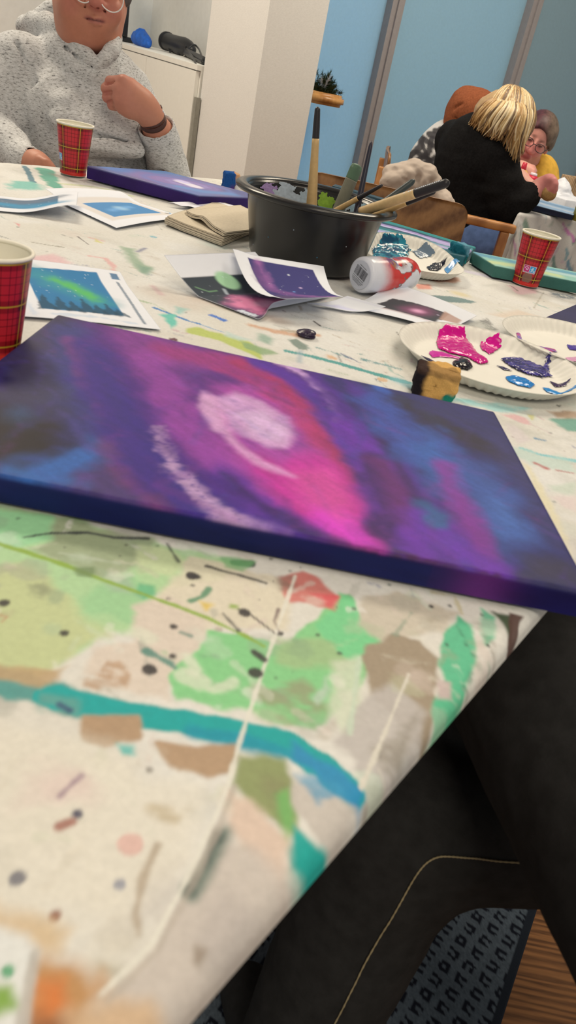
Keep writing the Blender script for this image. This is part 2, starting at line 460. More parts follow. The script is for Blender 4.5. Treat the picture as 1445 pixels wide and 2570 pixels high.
# built-in cabinet behind the seated person
zc = .93
cR = np.array([-.78, 3.677]); cd = E2
def cq(t, dpt): return cR + cd * t + E1 * dpt
cab = empty('cabinet', (*cq(.8, .2), 0), 'cream laminate cabinet against the wall beside the column', 'cabinet')
V = [(*cq(t, d), z) for t in (0, 1.70) for d in (.018, .40) for z in (0, zc - .02)]
BOXF = [(0, 1, 3, 2), (4, 6, 7, 5), (0, 4, 5, 1), (2, 3, 7, 6), (0, 2, 6, 4), (1, 5, 7, 3)]
link('body', npmesh('body', V, BOXF), M_cab, cab, False)
V = [(*cq(t, d), z) for t in (-.0, 1.70) for d in (-.002, .40) for z in (zc - .02, zc)]
link('worktop', npmesh('worktop', V, BOXF), M_cab, cab, False)
for a in (.012, .576, 1.14):
    V = [(*cq(t, d), z) for t in (a, a + .56) for d in (0, .017) for z in (.08, zc - .024)]
    dr = link('door', npmesh('door', V, BOXF), M_cab, cab, False)
# gap strip down the right end
M_gap = plain_mat('shadow_gap_strip', (150, 142, 120), .7, .3)
V = [(*(cR - cd * t + E1 * d), z) for t in (.001, .024) for d in (-.001, .02) for z in (0, zc - .12)]
st = link('trim_9', npmesh('edge_strip', V, BOXF), M_gap, None, False); st['kind'] = 'structure'
# things on the cabinet
M_black = plain_mat('black_plastic', (34, 33, 32), .4, .5, .15)
M_blackm = plain_mat('matt_black_plastic', (40, 39, 38), .75, .3, .15)
M_pouch = plain_mat('blue_nylon', (28, 92, 168), .6, .4, .25, 60, .4, 120)
# monitor-like dark panel standing at the back
q0 = Vector((-1.5098,4.7187,0.9300)); 
scr = empty('flat_screen', (q0.x, q0.y, .93), 'black flat panel standing upright on the cabinet behind the head', 'screen')
u_ = Vector((cd[0], cd[1], 0)); w_ = Vector((E1[0], E1[1], 0))
pA = Vector((q0.x, q0.y, 0)) + w_ * .10
me = box_mesh('panel', (.17, .035, .42), .006, 2, frame_mat(pA + u_ * .085 + Vector((0, 0, .93 + .235)), u_, w_)); link('panel', me, M_black, scr)
me = box_mesh('base', (.15, .12, .025), .006, 2, frame_mat(pA + u_ * .085 + Vector((0, 0, .943)), u_, w_)); link('base', me, M_black, scr)
pc = Vector((-1.3103,4.5824,0.9300)) + w_ * .04
s = SDF(); a_ = u_ * .085
s.cap(pc + a_ + Vector((0, 0, .035)), pc - a_ * .9 + Vector((0, 0, .018)), .034, .018, .02)
s.cap(pc + a_ * .4 + Vector((0, 0, .05)), pc - a_ * .5 + Vector((0, 0, .034)), .03, .02, .03)
V, Fq = s.mesh(.0035, lambda P: .010 * (fbm(P * 28, 5) - .5) + .004 * (fbm(P * 80, 6) - .5)); V[:, 2] = np.maximum(V[:, 2], .931)
po = link('nylon_pouch', npmesh('nylon_pouch', V, Fq), M_pouch, None, True, tuple(pc)); tag(po, 'crumpled blue nylon pouch on top of the cream cabinet', 'pouch')
# hair dryer: barrel, nozzle ring, handle, cord
hd0 = Vector((-1.2364,4.7224,0.9300)); hd1 = Vector((-1.0201,4.4531,0.9300)); hd2 = Vector((-0.8036,3.7861,0.9300))
ax = (hd1 - hd0).normalized(); up = Vector((0, 0, 1))
hdr = empty('hair_dryer', tuple(hd0), 'black hair dryer lying with its cord on the cabinet edge', 'hair dryer')
Ld = (hd1 - hd0).length
bas = hd0 + up * .048 + w_ * .05
V, F = tube([bas + ax * (Ld * t) - up * (.012 * t) for t in (0, .04, .2, .45, .65, .8, .92, 1)], [.042, .043, .041, .043, .046, .040, .026, .010], 24)
link('barrel', npmesh('barrel', V, F), M_black, hdr)
V, F = tube([bas - ax * .004 + ax * t for t in (0, .004, .03, .034)], [.039, .0445, .045, .042], 24); link('nozzle_ring', npmesh('nozzle_ring', V, F), M_blackm, hdr)
V, F = tube([bas + ax * (Ld * .35) - up * .022, bas + ax * Ld * .75 - up * .028, hd2 + up * .016 + w_ * .04 - ax * .02, hd2 + up * .010 + w_ * .02], [.020, .020, .016, .006], 14)
link('handle', npmesh('handle', V, F), M_black, hdr)
lp = [hd1 + w_ * .0 + up * .05, hd1 + ax * .05 - w_ * .01 + up * .035, hd2 - w_ * .012 - up * .00, hd2 - ax * .02 - w_ * .012 - up * .055, hd1 + ax * .08 - w_ * .012 - up * .05, hd1 + ax * .03 - w_ * .006 + up * .012, hd1 + ax * .02 + w_ * .03 + up * .06, hd1 + ax * .09 + w_ * .03 + up * .05, hd2 + w_ * .02 + up * .02]
V, F = tube(spline(lp, 70), .0045, 8); link('cord', npmesh('cord', V, F), M_black, hdr)
lp = [hd0 + w_ * .02 + ax * Ld * (.25 + .14 * k) + up * (.006 if k % 2 else .05) for k in range(6)]
V, F = tube(spline(lp, 60), .005, 8); link('cord_coil', npmesh('cord_coil', V, F), M_black, hdr)
# thin pale cable down the cabinet front
M_cable = plain_mat('pale_cable', (186, 174, 150), .6)
lp = [hd1 + up * .003 + w_ * .03, hd1 - w_ * .006 - up * .002, hd1 - w_ * .006 + ax * .02 - up * .1, hd1 - w_ * .006 + ax * .06 - up * .2, hd2 - w_ * .006 - up * .26 - ax * .01]
V, F = tube(spline(lp, 40), .0022, 6); cb = link('thin_cable', npmesh('thin_cable', V, F), M_cable, None, True, tuple(hd1)); tag(cb, 'thin pale cable hanging down the cabinet front below the hair dryer', 'cable')

# ================================================================= main table and its cloth
M_tabw = wood_mat('table_beech', (120, 80, 46), (170, 124, 78), 4, (1, 6, 1), .5)
TA, TB, TC, TD = [np.array(p) for p in ((-.226, -.25), (.727, 1.336), (-.238, 2.10), (-1.13, 1.09))]
_in = np.array((-.857, .515)) * .019
TA = TA + _in; TB = TB + _in
TQ = [TA, TB, TC, TD]; cen = sum(TQ) / 4
tb = empty('work_table', (cen[0], cen[1], 0), 'large work table under the paint-stained cloth in the foreground', 'table')
inn = [p + (cen - p) / np.linalg.norm(cen - p) * .02 for p in TQ]
V = [(*p, z) for z in (.728, .742) for p in inn]
link('tabletop', npmesh('tabletop', V, [(3, 2, 1, 0), (4, 5, 6, 7), (0, 1, 5, 4), (1, 2, 6, 5), (2, 3, 7, 6), (3, 0, 4, 7)]), M_tabw, tb, False)
for p in TQ:
    q = p + (cen - p) / np.linalg.norm(cen - p) * .22
    link('leg', box_mesh('leg', (.05, .05, .728), .006, 2, Matrix.Translation((q[0], q[1], .364))), M_tabw, tb)

def drape(Q, su, sv, over, R, wr, hang_amp, seed):
    """cloth on quad Q (A,B,C,D): su,sv = parameter lists in metres beyond the edges allowed (over)"""
    A, B, C, D = Q
    Lu = np.linalg.norm(B - A); Lv = np.linalg.norm(D - A)
    U, Vv = np.meshgrid(su, sv, indexing='ij'); U = U.ravel(); Vv = Vv.ravel()
    uc = np.clip(U, 0, Lu) / Lu; vc = np.clip(Vv, 0, Lv) / Lv
    base = ((1 - uc) * (1 - vc))[:, None] * A + (uc * (1 - vc))[:, None] * B + (uc * vc)[:, None] * C + ((1 - uc) * vc)[:, None] * D
    du = U - np.clip(U, 0, Lu); dv = Vv - np.clip(Vv, 0, Lv)
    eu = (B - A) / Lu; ev = np.array([-eu[1], eu[0]])
    ev2 = (D - A) / Lv
    eC = (C - B) / np.linalg.norm(C - B)
    out = du[:, None] * eu + dv[:, None] * ev
    d = np.maximum(np.abs(du), np.abs(dv))
    nrm = np.linalg.norm(out, axis=1); dirn = out / np.maximum(nrm, 1e-9)[:, None]
    th = np.minimum(d / R, math.pi / 2 * .92)
    ho = R * np.sin(th); dz = R * (1 - np.cos(th))
    ex = np.maximum(d - R * math.pi / 2 * .92, 0); ho = ho + ex * math.cos(math.pi / 2 * .92); dz = dz + ex * math.sin(math.pi / 2 * .92)
    peri = np.where(np.abs(du) > np.abs(dv), Vv, U)
    ho = ho + hang_amp * smooth(0, .12, d) * (np.sin(peri * 26 + seed) * .6 + np.sin(peri * 61 + seed * 2) * .4 + .6)
    xy = base + dirn * ho[:, None]
    z = TZ - dz
    flat = 1 - smooth(0, .02, d)
    rz = wr * (fbm(xy * np.array([9, 9]), seed, 3) - .9) + wr * .8 * (fbm(xy @ np.array([[.9, .3], [-.4, 1.0]]) * np.array([4, 26]), seed + 3, 2) - .8)
    z = z + np.minimum(rz, 0) * flat
    return np.column_stack([xy, z])
Lu = np.linalg.norm(TB - TA); Lv = np.linalg.norm(TD - TA)
su = np.unique(np.round(np.concatenate([np.arange(-.10, .28, .006), np.arange(.28, .86, .0013), np.arange(.86, 1.10, .0025), np.arange(1.10, Lu + .10, .0045)]), 5))
sv = np.unique(np.round(np.concatenate([np.arange(-.026, -.02, .003), np.arange(-.02, .32, .0013), np.arange(.32, .42, .0022), np.arange(.42, Lv, .0038), np.arange(Lv, Lv + .16, .008)]), 5))
V = drape(TQ, su, sv, .1, .014, .0034, .0, 3)
near = V
P = Paint(V, (229, 219, 195))
cl_n = fbm(V[:, :2] * 9, 2, 4)[:, None]
P.C *= (1 + (cl_n - .5) * np.array([.16, .20, .30]))
# --- scattered faint smears, specks and shadowy mottling, following the wrinkles of the sheet
pal = [(120, 170, 150), (90, 140, 130), (196, 150, 150), (180, 160, 130), (130, 130, 115), (150, 150, 160), (205, 190, 140), (150, 175, 120), (90, 95, 90), (215, 180, 165)]
for i in range(820):
    y = random.uniform(.42, 2.0); x = random.uniform(-1.0, .7) * (.35 + .4 * y)
    a = math.radians(random.gauss(-24, 26)); L = random.uniform(.006, .06) * (.5 + .5 * y); w = random.uniform(.0008, .004) * (1 if random.random() < .7 else 2.5)
    m_ = (x + math.cos(a) * L * .5 + random.gauss(0, .004), y + math.sin(a) * L * .5 + random.gauss(0, .004))
    P.line([(x, y), m_, (x + math.cos(a) * L, y + math.sin(a) * L)], w, random.choice(pal), random.uniform(.22, .8), .0015, .003, 140, random.choice([0, .45, .5]), w * .3)
for i in range(90):
    y = random.uniform(.45, 1.9); x = random.uniform(-1.0, .7) * (.35 + .4 * y)
    P.dot((x, y), random.uniform(.008, .03), random.choice([(222, 205, 180), (236, 228, 208), (215, 208, 186), (226, 208, 196), (208, 214, 190)]), .6, .012, .012, 50)
for i in range(240):  # grey-beige mottling: smudges plus wrinkle shade put into the colour
    y = random.uniform(.5, 1.9); x = random.uniform(-1.0, .7) * (.35 + .4 * y)
    P.line([(x, y), (x + random.uniform(-.05, .09), y - random.uniform(-.02, .05))], random.uniform(.006, .022), random.choice([(206, 192, 166), (196, 188, 168), (214, 196, 172), (190, 184, 160), (238, 230, 210), (204, 206, 178)]), random.uniform(.2, .5), .006, .010, 60, random.choice([0, .45]))
for i in range(160):
    y = random.uniform(.2, 1.6); x = random.uniform(-.6, .6) * (.2 + .6 * y)
    P.dot((x, y), random.uniform(.0008, .0028), random.choice([(60, 62, 58), (90, 80, 70), (70, 90, 80), (140, 110, 100)]), random.uniform(.3, .8), .0008, .0012)

# --- stains of the near part, with fold and crease shade painted in
def POL(pts, col, a=1, soft=.002, rough=.004, fs=60, dry=0): P.poly(pts, col, a, soft, rough, fs, dry)
def LIN(pts, w, col, a=1, soft=.0012, rough=.0012, fs=110, dry=0, w2=None): P.line(pts, w, col, a, soft, rough, fs, dry, w2)
def DOT(p, r, col, a=1, soft=.0008, rough=.0009, fs=200, dry=0): P.dot(p[0], r, col, a, soft, rough, fs, dry)
POL([(-0.2057,0.4168),(-0.1511,0.4200),(-0.0909,0.4152),(-0.0187,0.4110),(-0.0310,0.3923),(-0.0488,0.3810),(-0.0630,0.3588),(-0.0671,0.3235),(-0.0851,0.3103),(-0.0951,0.2907),(-0.1090,0.2740),(-0.1344,0.2686)], (183,213,150), 1, .003, .006)
POL([(-0.1697,0.3419),(-0.1464,0.3639),(-0.1261,0.3550),(-0.0971,0.3199),(-0.0821,0.3147),(-0.0951,0.2907),(-0.1029,0.2790),(-0.1344,0.2686)], (203,204,142), .9, .006, .008)
POL([(-0.1502,0.4178),(-0.0832,0.4160),(-0.0745,0.3931),(-0.0846,0.3756),(-0.1009,0.3649),(-0.1276,0.3716),(-0.1470,0.3771),(-0.1394,0.3897)], (160,164,124), .85, .004, .006)
POL([(-0.1917,0.4096),(-0.1494,0.4155),(-0.1402,0.3917),(-0.1554,0.3736),(-0.1737,0.3705)], (158,214,150), .9, .003, .004)
POL([(-0.0884,0.4063),(-0.0737,0.4101),(-0.0534,0.4017),(-0.0589,0.3814),(-0.0802,0.3773)], (208,216,158), .9, .003, .004)
POL([(-0.1040,0.3395),(-0.0880,0.3786),(-0.0665,0.3677),(-0.0652,0.3580),(-0.0711,0.3292),(-0.0993,0.3262)], (160,206,142), .8, .004, .006)
POL([(-0.0791,0.3692),(-0.0677,0.3694),(-0.0645,0.3602),(-0.0708,0.3527),(-0.0791,0.3567)], (112,186,128), .9, .002, .003)
POL([(-0.1034,0.3725),(-0.0835,0.3717),(-0.0738,0.3547),(-0.0897,0.3527)], (170,190,150), .8, .004, .005)
POL([(-0.0544,0.4060),(0.0135,0.4053),(0.0139,0.3558),(-0.0224,0.3466),(-0.0417,0.3289),(-0.0682,0.3196),(-0.0708,0.3403),(-0.0652,0.3580),(-0.0589,0.3814)], (228,212,176), .9, .003, .005)
POL([(-0.0739,0.3430),(-0.0586,0.3605),(-0.0326,0.3505),(-0.0284,0.3300),(-0.0385,0.2971),(-0.0357,0.2774),(-0.0557,0.2768),(-0.0838,0.2822),(-0.0850,0.3037),(-0.0673,0.3165)], (226,206,178), .95, .003, .006)
POL([(-0.0353,0.3207),(-0.0304,0.3401),(-0.0127,0.3445),(0.0107,0.3436),(0.0317,0.3719),(0.0356,0.3875),(0.0500,0.4059),(0.0561,0.3748),(0.0722,0.3765),(0.0675,0.3488),(0.0588,0.3256),(0.0455,0.3028),(0.0387,0.2808),(0.0060,0.2819),(-0.0102,0.2811),(-0.0345,0.2806),(-0.0414,0.2961)], (142,206,132), 1, .002, .006)
POL([(0.0423,0.4029),(0.0527,0.4025),(0.0585,0.3796),(0.0722,0.3785),(0.0663,0.3485),(0.0526,0.3403),(0.0379,0.3531),(0.0322,0.3662)], (126,208,136), .95, .002, .004)
POL([(0.0102,0.3471),(0.0402,0.3539),(0.0526,0.3403),(0.0310,0.3231),(0.0127,0.3269)], (170,190,130), .8, .004, .006)
POL([(0.0031,0.3014),(0.0270,0.3185),(0.0431,0.3080),(0.0427,0.2820),(0.0181,0.2828)], (160,142,110), .7, .004, .008, 60, .42)
POL([(0.0435,0.3373),(0.0594,0.3461),(0.0596,0.2955),(0.0527,0.2850),(0.0445,0.3025)], (214,216,178), .85, .003, .004)
POL([(0.0399,0.3227),(0.0448,0.3148),(0.0372,0.3002),(0.0326,0.3047)], (200,205,180), .7, .002, .004)
POL([(0.0578,0.4044),(0.0815,0.4179),(0.1208,0.4105),(0.1112,0.3864),(0.0957,0.3771),(0.0710,0.3646),(0.0561,0.3748)], (206,190,160), .9, .003, .005)
POL([(0.0030,0.4057),(0.0177,0.4161),(0.0287,0.4112),(0.0452,0.3975),(0.0409,0.3833),(0.0232,0.3850),(0.0109,0.3825)], (214,120,104), .95, .002, .004)
POL([(0.0006,0.4047),(0.0141,0.4124),(0.0149,0.3925),(0.0051,0.3888)], (150,120,100), .8, .003, .004, 80, .4)
POL([(0.0235,0.3958),(0.0425,0.3987),(0.0383,0.3836)], (224,92,90), .9, .002, .003)
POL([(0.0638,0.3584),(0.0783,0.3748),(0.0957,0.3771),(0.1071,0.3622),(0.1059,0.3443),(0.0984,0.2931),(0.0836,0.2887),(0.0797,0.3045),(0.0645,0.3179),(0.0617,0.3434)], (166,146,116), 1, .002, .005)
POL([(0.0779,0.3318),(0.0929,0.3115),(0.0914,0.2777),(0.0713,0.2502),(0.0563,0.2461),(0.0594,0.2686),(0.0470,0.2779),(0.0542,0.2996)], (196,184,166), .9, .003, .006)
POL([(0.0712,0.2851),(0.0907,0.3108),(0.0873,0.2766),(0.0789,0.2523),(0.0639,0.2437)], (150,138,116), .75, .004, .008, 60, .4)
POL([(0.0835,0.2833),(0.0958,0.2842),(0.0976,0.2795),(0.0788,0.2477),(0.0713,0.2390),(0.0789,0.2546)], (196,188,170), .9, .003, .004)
POL([(0.1144,0.3956),(0.1208,0.4105),(0.1290,0.4009),(0.1309,0.3703),(0.1217,0.3394),(0.1071,0.2985),(0.0935,0.2783),(0.1014,0.3082),(0.1014,0.3265),(0.1083,0.3451),(0.1071,0.3622)], (98,190,136), 1, .002, .004)
POL([(0.1035,0.3435),(0.1116,0.3428),(0.1117,0.3297),(0.1024,0.3252)], (206,180,164), .95, .002, .003)
POL([(0.1383,0.4213),(0.1478,0.4161),(0.1437,0.3939),(0.1374,0.3838),(0.1358,0.3992)], (110,190,140), .95, .002, .003)
POL([(0.1431,0.4209),(0.1594,0.4225),(0.1558,0.3981),(0.1529,0.4053)], (58,78,44), .95, .002, .002)
POL([(0.1569,0.4237),(0.1680,0.4256),(0.1578,0.3949),(0.1538,0.3934)], (92,62,50), .95, .001, .002)  # dark gap beside the cloth fold, painted as a brown strip
LIN([(0.1331,0.4023),(0.1444,0.3712),(0.1258,0.3342)], .006, (150,134,112), .6, .003, .004, 90, .4)
LIN([(0.1197,0.3975),(0.1292,0.3661),(0.1158,0.3247)], .003, (60,110,80), .6, .002, .003, 90, .45)
rm = random.Random(21)
for i in range(420):
    a_, p_ = rm.uniform(0, .46), rm.uniform(0, .36)
    x = .006 + .515 * a_ - .857 * p_; y = .136 + .857 * a_ + .515 * p_ - .02
    c_ = rm.choice([(236,228,200), (226,214,184), (240,230,208), (206,204,160), (180,196,150), (176,156,124), (160,158,136), (222,200,176), (130,150,120), (214,224,190)])
    if rm.random() < .5: DOT([(x, y)], rm.uniform(.002, .010), c_, rm.uniform(.15, .5), .003, .006, 120)
    else:
        t_ = rm.uniform(0, 3.1); L_ = rm.uniform(.006, .03); LIN([(x, y), (x + L_ * math.cos(t_), y + L_ * math.sin(t_))], rm.uniform(.001, .004), c_, rm.uniform(.2, .6), .0012, .003, 160, rm.choice([0, .45]))
for i in range(60):
    a_, p_ = rm.uniform(.1, .42), rm.uniform(0, .30)
    x = .006 + .515 * a_ - .857 * p_; y = .136 + .857 * a_ + .515 * p_
    DOT([(x, y)], rm.uniform(.0006, .0016), (74, 68, 62), rm.uniform(.4, .9), .0006, .0008)
# teal band
LIN([(-0.1298,0.2672),(-0.1063,0.2677),(-0.0904,0.2672),(-0.0745,0.2639)], .017, (78,152,136), .95, .002, .003)
LIN([(-0.0918,0.2659),(-0.0718,0.2648),(-0.0390,0.2668),(-0.0157,0.2685),(-0.0000,0.2692),(0.0237,0.2697),(0.0442,0.2593),(0.0562,0.2484)], .0165, (26,166,152), 1, .001, .002)
LIN([(-0.0223,0.2626),(0.0008,0.2643),(0.0206,0.2624)], .009, (24,150,160), .9, .003, .003)
POL([(0.0274,0.2721),(0.0399,0.2655),(0.0540,0.2572),(0.0628,0.2502),(0.0602,0.2427),(0.0489,0.2441),(0.0368,0.2548),(0.0268,0.2592)], (48,140,178), .9, .003, .004)
LIN([(0.0051,0.2389),(-0.0004,0.2285)], .004, (225,215,190), .7)
POL([(-0.0979,0.2662),(-0.0806,0.2675),(-0.0750,0.2571),(-0.0918,0.2559)], (110,160,140), .7, .003, .005, 70, .4)
POL([(-0.0727,0.2573),(-0.0490,0.2637),(-0.0415,0.2543),(-0.0423,0.2503),(-0.0583,0.2414),(-0.0684,0.2438)], (184,150,112), 1, .0015, .003)
POL([(-0.0360,0.2514),(-0.0004,0.2598),(0.0022,0.2450),(-0.0093,0.2372),(-0.0224,0.2381)], (186,152,114), 1, .0015, .004)
POL([(-0.1340,0.2761),(-0.1094,0.2798),(-0.0918,0.2872),(-0.0919,0.2767),(-0.0996,0.2707),(-0.1298,0.2672)], (194,160,112), .9, .002, .004)
POL([(-0.0802,0.2805),(-0.0745,0.2976),(-0.0615,0.2895),(-0.0565,0.2794),(-0.0775,0.2755)], (190,150,110), .8, .002, .006, 90, .45)
POL([(0.0024,0.2547),(0.0249,0.2587),(0.0315,0.2416),(0.0330,0.2186),(0.0161,0.2265),(0.0033,0.2384)], (150,156,98), 1, .003, .004)
POL([(0.0129,0.2480),(0.0265,0.2448),(0.0306,0.2241),(0.0192,0.2295)], (140,132,92), .6, .005, .006)
POL([(0.0218,0.2378),(0.0283,0.2453),(0.0336,0.2207),(0.0292,0.2136)], (122,180,96), .9, .003, .004)
POL([(0.0276,0.2521),(0.0411,0.2489),(0.0602,0.2427),(0.0587,0.2314),(0.0539,0.2199),(0.0398,0.2203),(0.0295,0.2344)], (206,192,170), .95, .002, .004)
POL([(0.0295,0.2515),(0.0467,0.2504),(0.0563,0.2473),(0.0420,0.2378)], (60,150,176), .7, .003, .006, 80, .45)
POL([(0.0315,0.2243),(0.0434,0.2192),(0.0573,0.2208),(0.0542,0.2122),(0.0432,0.2002),(0.0337,0.2033),(0.0296,0.2098)], (36,168,148), 1, .002, .004)
POL([(0.0337,0.2033),(0.0447,0.2023),(0.0422,0.1928),(0.0319,0.1974)], (170,196,170), .8, .003, .004)
POL([(-0.0019,0.2369),(0.0134,0.2323),(0.0317,0.2143),(0.0324,0.1922),(0.0218,0.1985),(0.0019,0.2165)], (226,196,166), .95, .004, .006)
POL([(0.0006,0.2142),(0.0210,0.2039),(0.0438,0.1932),(0.0318,0.1708),(0.0149,0.1470),(0.0055,0.1323),(-0.0310,0.1249),(-0.0125,0.1593),(-0.0065,0.1846)], (206,190,168), .9, .006, .006)  # greyer shading of the cloth right of the crease, put into the colour
POL([(-0.0019,0.1647),(0.0081,0.1830),(0.0216,0.1779),(0.0081,0.1524)], (190,176,158), .7, .008, .008)
POL([(-0.0249,0.1998),(-0.0092,0.1963),(-0.0109,0.1768),(-0.0197,0.1637),(-0.0254,0.1784)], (212,200,178), .8, .004, .006)
POL([(-0.1198,0.2459),(-0.0701,0.2433),(-0.0270,0.2345),(-0.0038,0.2276),(-0.0104,0.2016),(-0.0266,0.1621),(-0.0750,0.1511)], (233,220,190), .75, .01, .01)
POL([(-0.0865,0.2200),(-0.0641,0.2263),(-0.0517,0.2210),(-0.0664,0.2086),(-0.0817,0.2085)], (230,200,180), .6, .008, .01)
LIN([(-0.0678,0.2123),(-0.0626,0.2245)], .003, (176,148,146), .9)
LIN([(-0.0625,0.1981),(-0.0588,0.2016)], .004, (170,110,90), .9)
DOT([(-0.0581,0.2058)], .0022, (96,92,100)); DOT([(-0.0691,0.1728)], .0032, (120,116,116), .9)
DOT([(-0.0328,0.1974)], .0052, (228,182,160), .9); DOT([(-0.0505,0.1615)], .0022, (150,100,80)); DOT([(-0.0319,0.1793)], .0024, (140,140,146), .8)
POL([(-0.0315,0.2180),(-0.0142,0.2184),(-0.0177,0.2114),(-0.0267,0.2131)], (200,180,140), .8, .003, .004, 90, .4)
LIN([(-0.0223,0.1995),(-0.0238,0.1838),(-0.0227,0.1692),(-0.0193,0.1623)], .0035, (186,166,136), .9, .0015)  # shadow of a crease, painted as a brown line
LIN([(0.0034,0.2129),(0.0006,0.1969),(-0.0047,0.1825)], .0085, (104,120,102), .85, .003, .003, 60, 0)
LIN([(0.0005,0.2102),(-0.0010,0.1966),(-0.0048,0.1842)], .005, (66,82,72), .8, .002, .003, 110, 0)
POL([(0.0015,0.1625),(0.0061,0.1620),(0.0053,0.1553),(0.0021,0.1568)], (150,130,106), .8)
POL([(-0.0335,0.1517),(-0.0188,0.1507),(-0.0226,0.1444),(-0.0300,0.1455)], (160,150,110), .7, .004, .006)
POL([(-0.0781,0.1641),(-0.0569,0.1597),(-0.0431,0.1584),(-0.0442,0.1494),(-0.0515,0.1463),(-0.0724,0.1517)], (218,186,138), .9, .005, .006)
POL([(-0.0528,0.1460),(-0.0388,0.1464),(-0.0262,0.1423),(-0.0241,0.1239),(-0.0447,0.1197)], (196,144,88), 1, .005, .006)
POL([(-0.0455,0.1381),(-0.0395,0.1407),(-0.0358,0.1325),(-0.0410,0.1301)], (222,124,58), .9, .005, .005)
POL([(-0.0484,0.1286),(-0.0327,0.1331),(-0.0282,0.1207),(-0.0438,0.1176)], (150,84,48), .9, .005, .005)
POL([(-0.0335,0.1317),(-0.0093,0.1419),(-0.0010,0.1310),(-0.0294,0.1205)], (214,176,130), .9, .006, .006)
POL([(-0.0795,0.1545),(-0.0581,0.1520),(-0.0533,0.1473),(-0.0478,0.1337),(-0.0450,0.1174),(-0.0602,0.1143)], (232,226,206), 1, .003, .003)
POL([(-0.0618,0.1346),(-0.0562,0.1358),(-0.0518,0.1304),(-0.0581,0.1265)], (128,166,52), .95, .003, .004)
DOT([(-0.0591,0.1403)], .0022, (110,170,120))
LIN([(-0.0527,0.1475),(-0.0498,0.1359),(-0.0468,0.1217)], .004, (190,180,160), .8)
# sheet creases drawn as pale lines
CRE = [(0.0136,0.4098),(0.0080,0.3463),(0.0039,0.2956),(0.0014,0.2606),(0.0007,0.2377),(-0.0018,0.2176),(-0.0072,0.1879),(-0.0139,0.1590),(-0.0260,0.1397)]
LIN(CRE, .0022, (236,226,198), .85, .0008, .0008)
LIN([(x + .0028, y - .0010) for x, y in CRE[4:]], .0028, (186,170,146), .6, .0012)  # shaded flank of the crease, painted as a darker line alongside
LIN([(0.0872,0.3416),(0.0811,0.3200),(0.0712,0.2851),(0.0618,0.2534)], .0024, (226,214,186), .95, .0008)
LIN([(0.0703,0.2667),(0.0761,0.2597)], .002, (222,210,184), .9); LIN([(0.0582,0.3457),(0.0561,0.3061),(0.0548,0.2856)], .0028, (206,216,180), .8)
# green ruled stroke and dark twigs of paint
LIN([(-0.1710,0.3754),(-0.1475,0.3723),(-0.1318,0.3698),(-0.1002,0.3630),(-0.0673,0.3572),(-0.0326,0.3505),(-0.0078,0.3426),(0.0034,0.3375)], .0046, (148,176,62), .95, .0008, .001, 120, 0, .0022)
LIN([(-0.1562,0.3873),(-0.1426,0.3980),(-0.1228,0.4076),(-0.1050,0.4092),(-0.0859,0.4163)], .0028, (72,74,68), .95, .0006, .001)
LIN([(-0.0428,0.4004),(-0.0321,0.3986),(-0.0218,0.3982),(-0.0039,0.3958)], .0022, (70,66,60), .9, .0006)
LIN([(-0.0724,0.4155),(-0.0644,0.4043),(-0.0605,0.3988)], .0018, (70,70,66), .8); LIN([(-0.1305,0.3794),(-0.0943,0.3828)], .002, (200,204,170), .6)
LIN([(-0.0244,0.3573),(-0.0130,0.3462)], .002, (62,62,58), .9); LIN([(-0.0161,0.3643),(-0.0098,0.3627),(0.0100,0.3489)], .0022, (66,56,54), .85, .0006, .0006, 90, 0, .001)
LIN([(-0.0013,0.3307),(0.0050,0.3260)], .0036, (66,60,56), .95); LIN([(0.0071,0.3729),(0.0062,0.3607),(0.0109,0.3510)], .0012, (110,80,80), .8)
for q, r in (([(-0.0493,0.3865)], .0042), ([(0.0018,0.3141)], .0042), ([(-0.0520,0.2973)], .004), ([(-0.0122,0.3626)], .0036), ([(-0.0486,0.3351)], .0022), ([(-0.1020,0.3091)], .0022), ([(-0.1400,0.3219)], .003), ([(0.0114,0.3512)], .0018), ([(0.1381,0.3841)], .0016), ([(-0.0430,0.3114)], .0022), ([(0.1037,0.4107)], .0018)):
    DOT(q, r, (64, 58, 54), .95)
LIN([(-0.0504,0.3860),(-0.0460,0.3864)], .004, (60,56,54), .95)
LIN([(-0.0264,0.4102),(-0.0162,0.4120)], .006, (62,70,58), .9, .001, .002); POL([(-0.0346,0.4117),(-0.0140,0.4152),(-0.0197,0.4013),(-0.0305,0.4039)], (120,180,110), .7)
LIN([(-0.0568,0.3101),(-0.0473,0.3068),(-0.0399,0.3029)], .005, (88,140,118), .9, .001, .002, 120, 0, .002)
LIN([(-0.0445,0.3617),(-0.0386,0.3680),(-0.0368,0.3771)], .0042, (92,146,104), .9); LIN([(-0.0435,0.3318),(-0.0376,0.3310)], .003, (90,130,110), .8)
POL([(-0.1375,0.3424),(-0.1268,0.3506),(-0.1191,0.3415),(-0.1240,0.3319),(-0.1323,0.3326)], (150,152,112), .85, .003, .004, 90, .35)
POL([(-0.1163,0.3673),(-0.1073,0.3731),(-0.1062,0.3628),(-0.1125,0.3603)], (120,140,90), .8, .002, .003)
POL([(-0.0227,0.3679),(-0.0157,0.3693),(-0.0161,0.3643),(-0.0219,0.3630)], (140,170,50), .9); POL([(-0.0400,0.3634),(-0.0326,0.3622),(-0.0339,0.3570)], (232,196,90), .9)
LIN([(-0.0863,0.2616),(-0.0806,0.2593)], .0035, (60,80,110), .9)
POL([(-0.0532,0.2458),(-0.0465,0.2454),(-0.0435,0.2414),(-0.0495,0.2397)], (96,190,170), .9); LIN([(-0.1379,0.3122),(-0.1339,0.3119),(-0.1349,0.3077)], .0016, (190,120,90), .8)
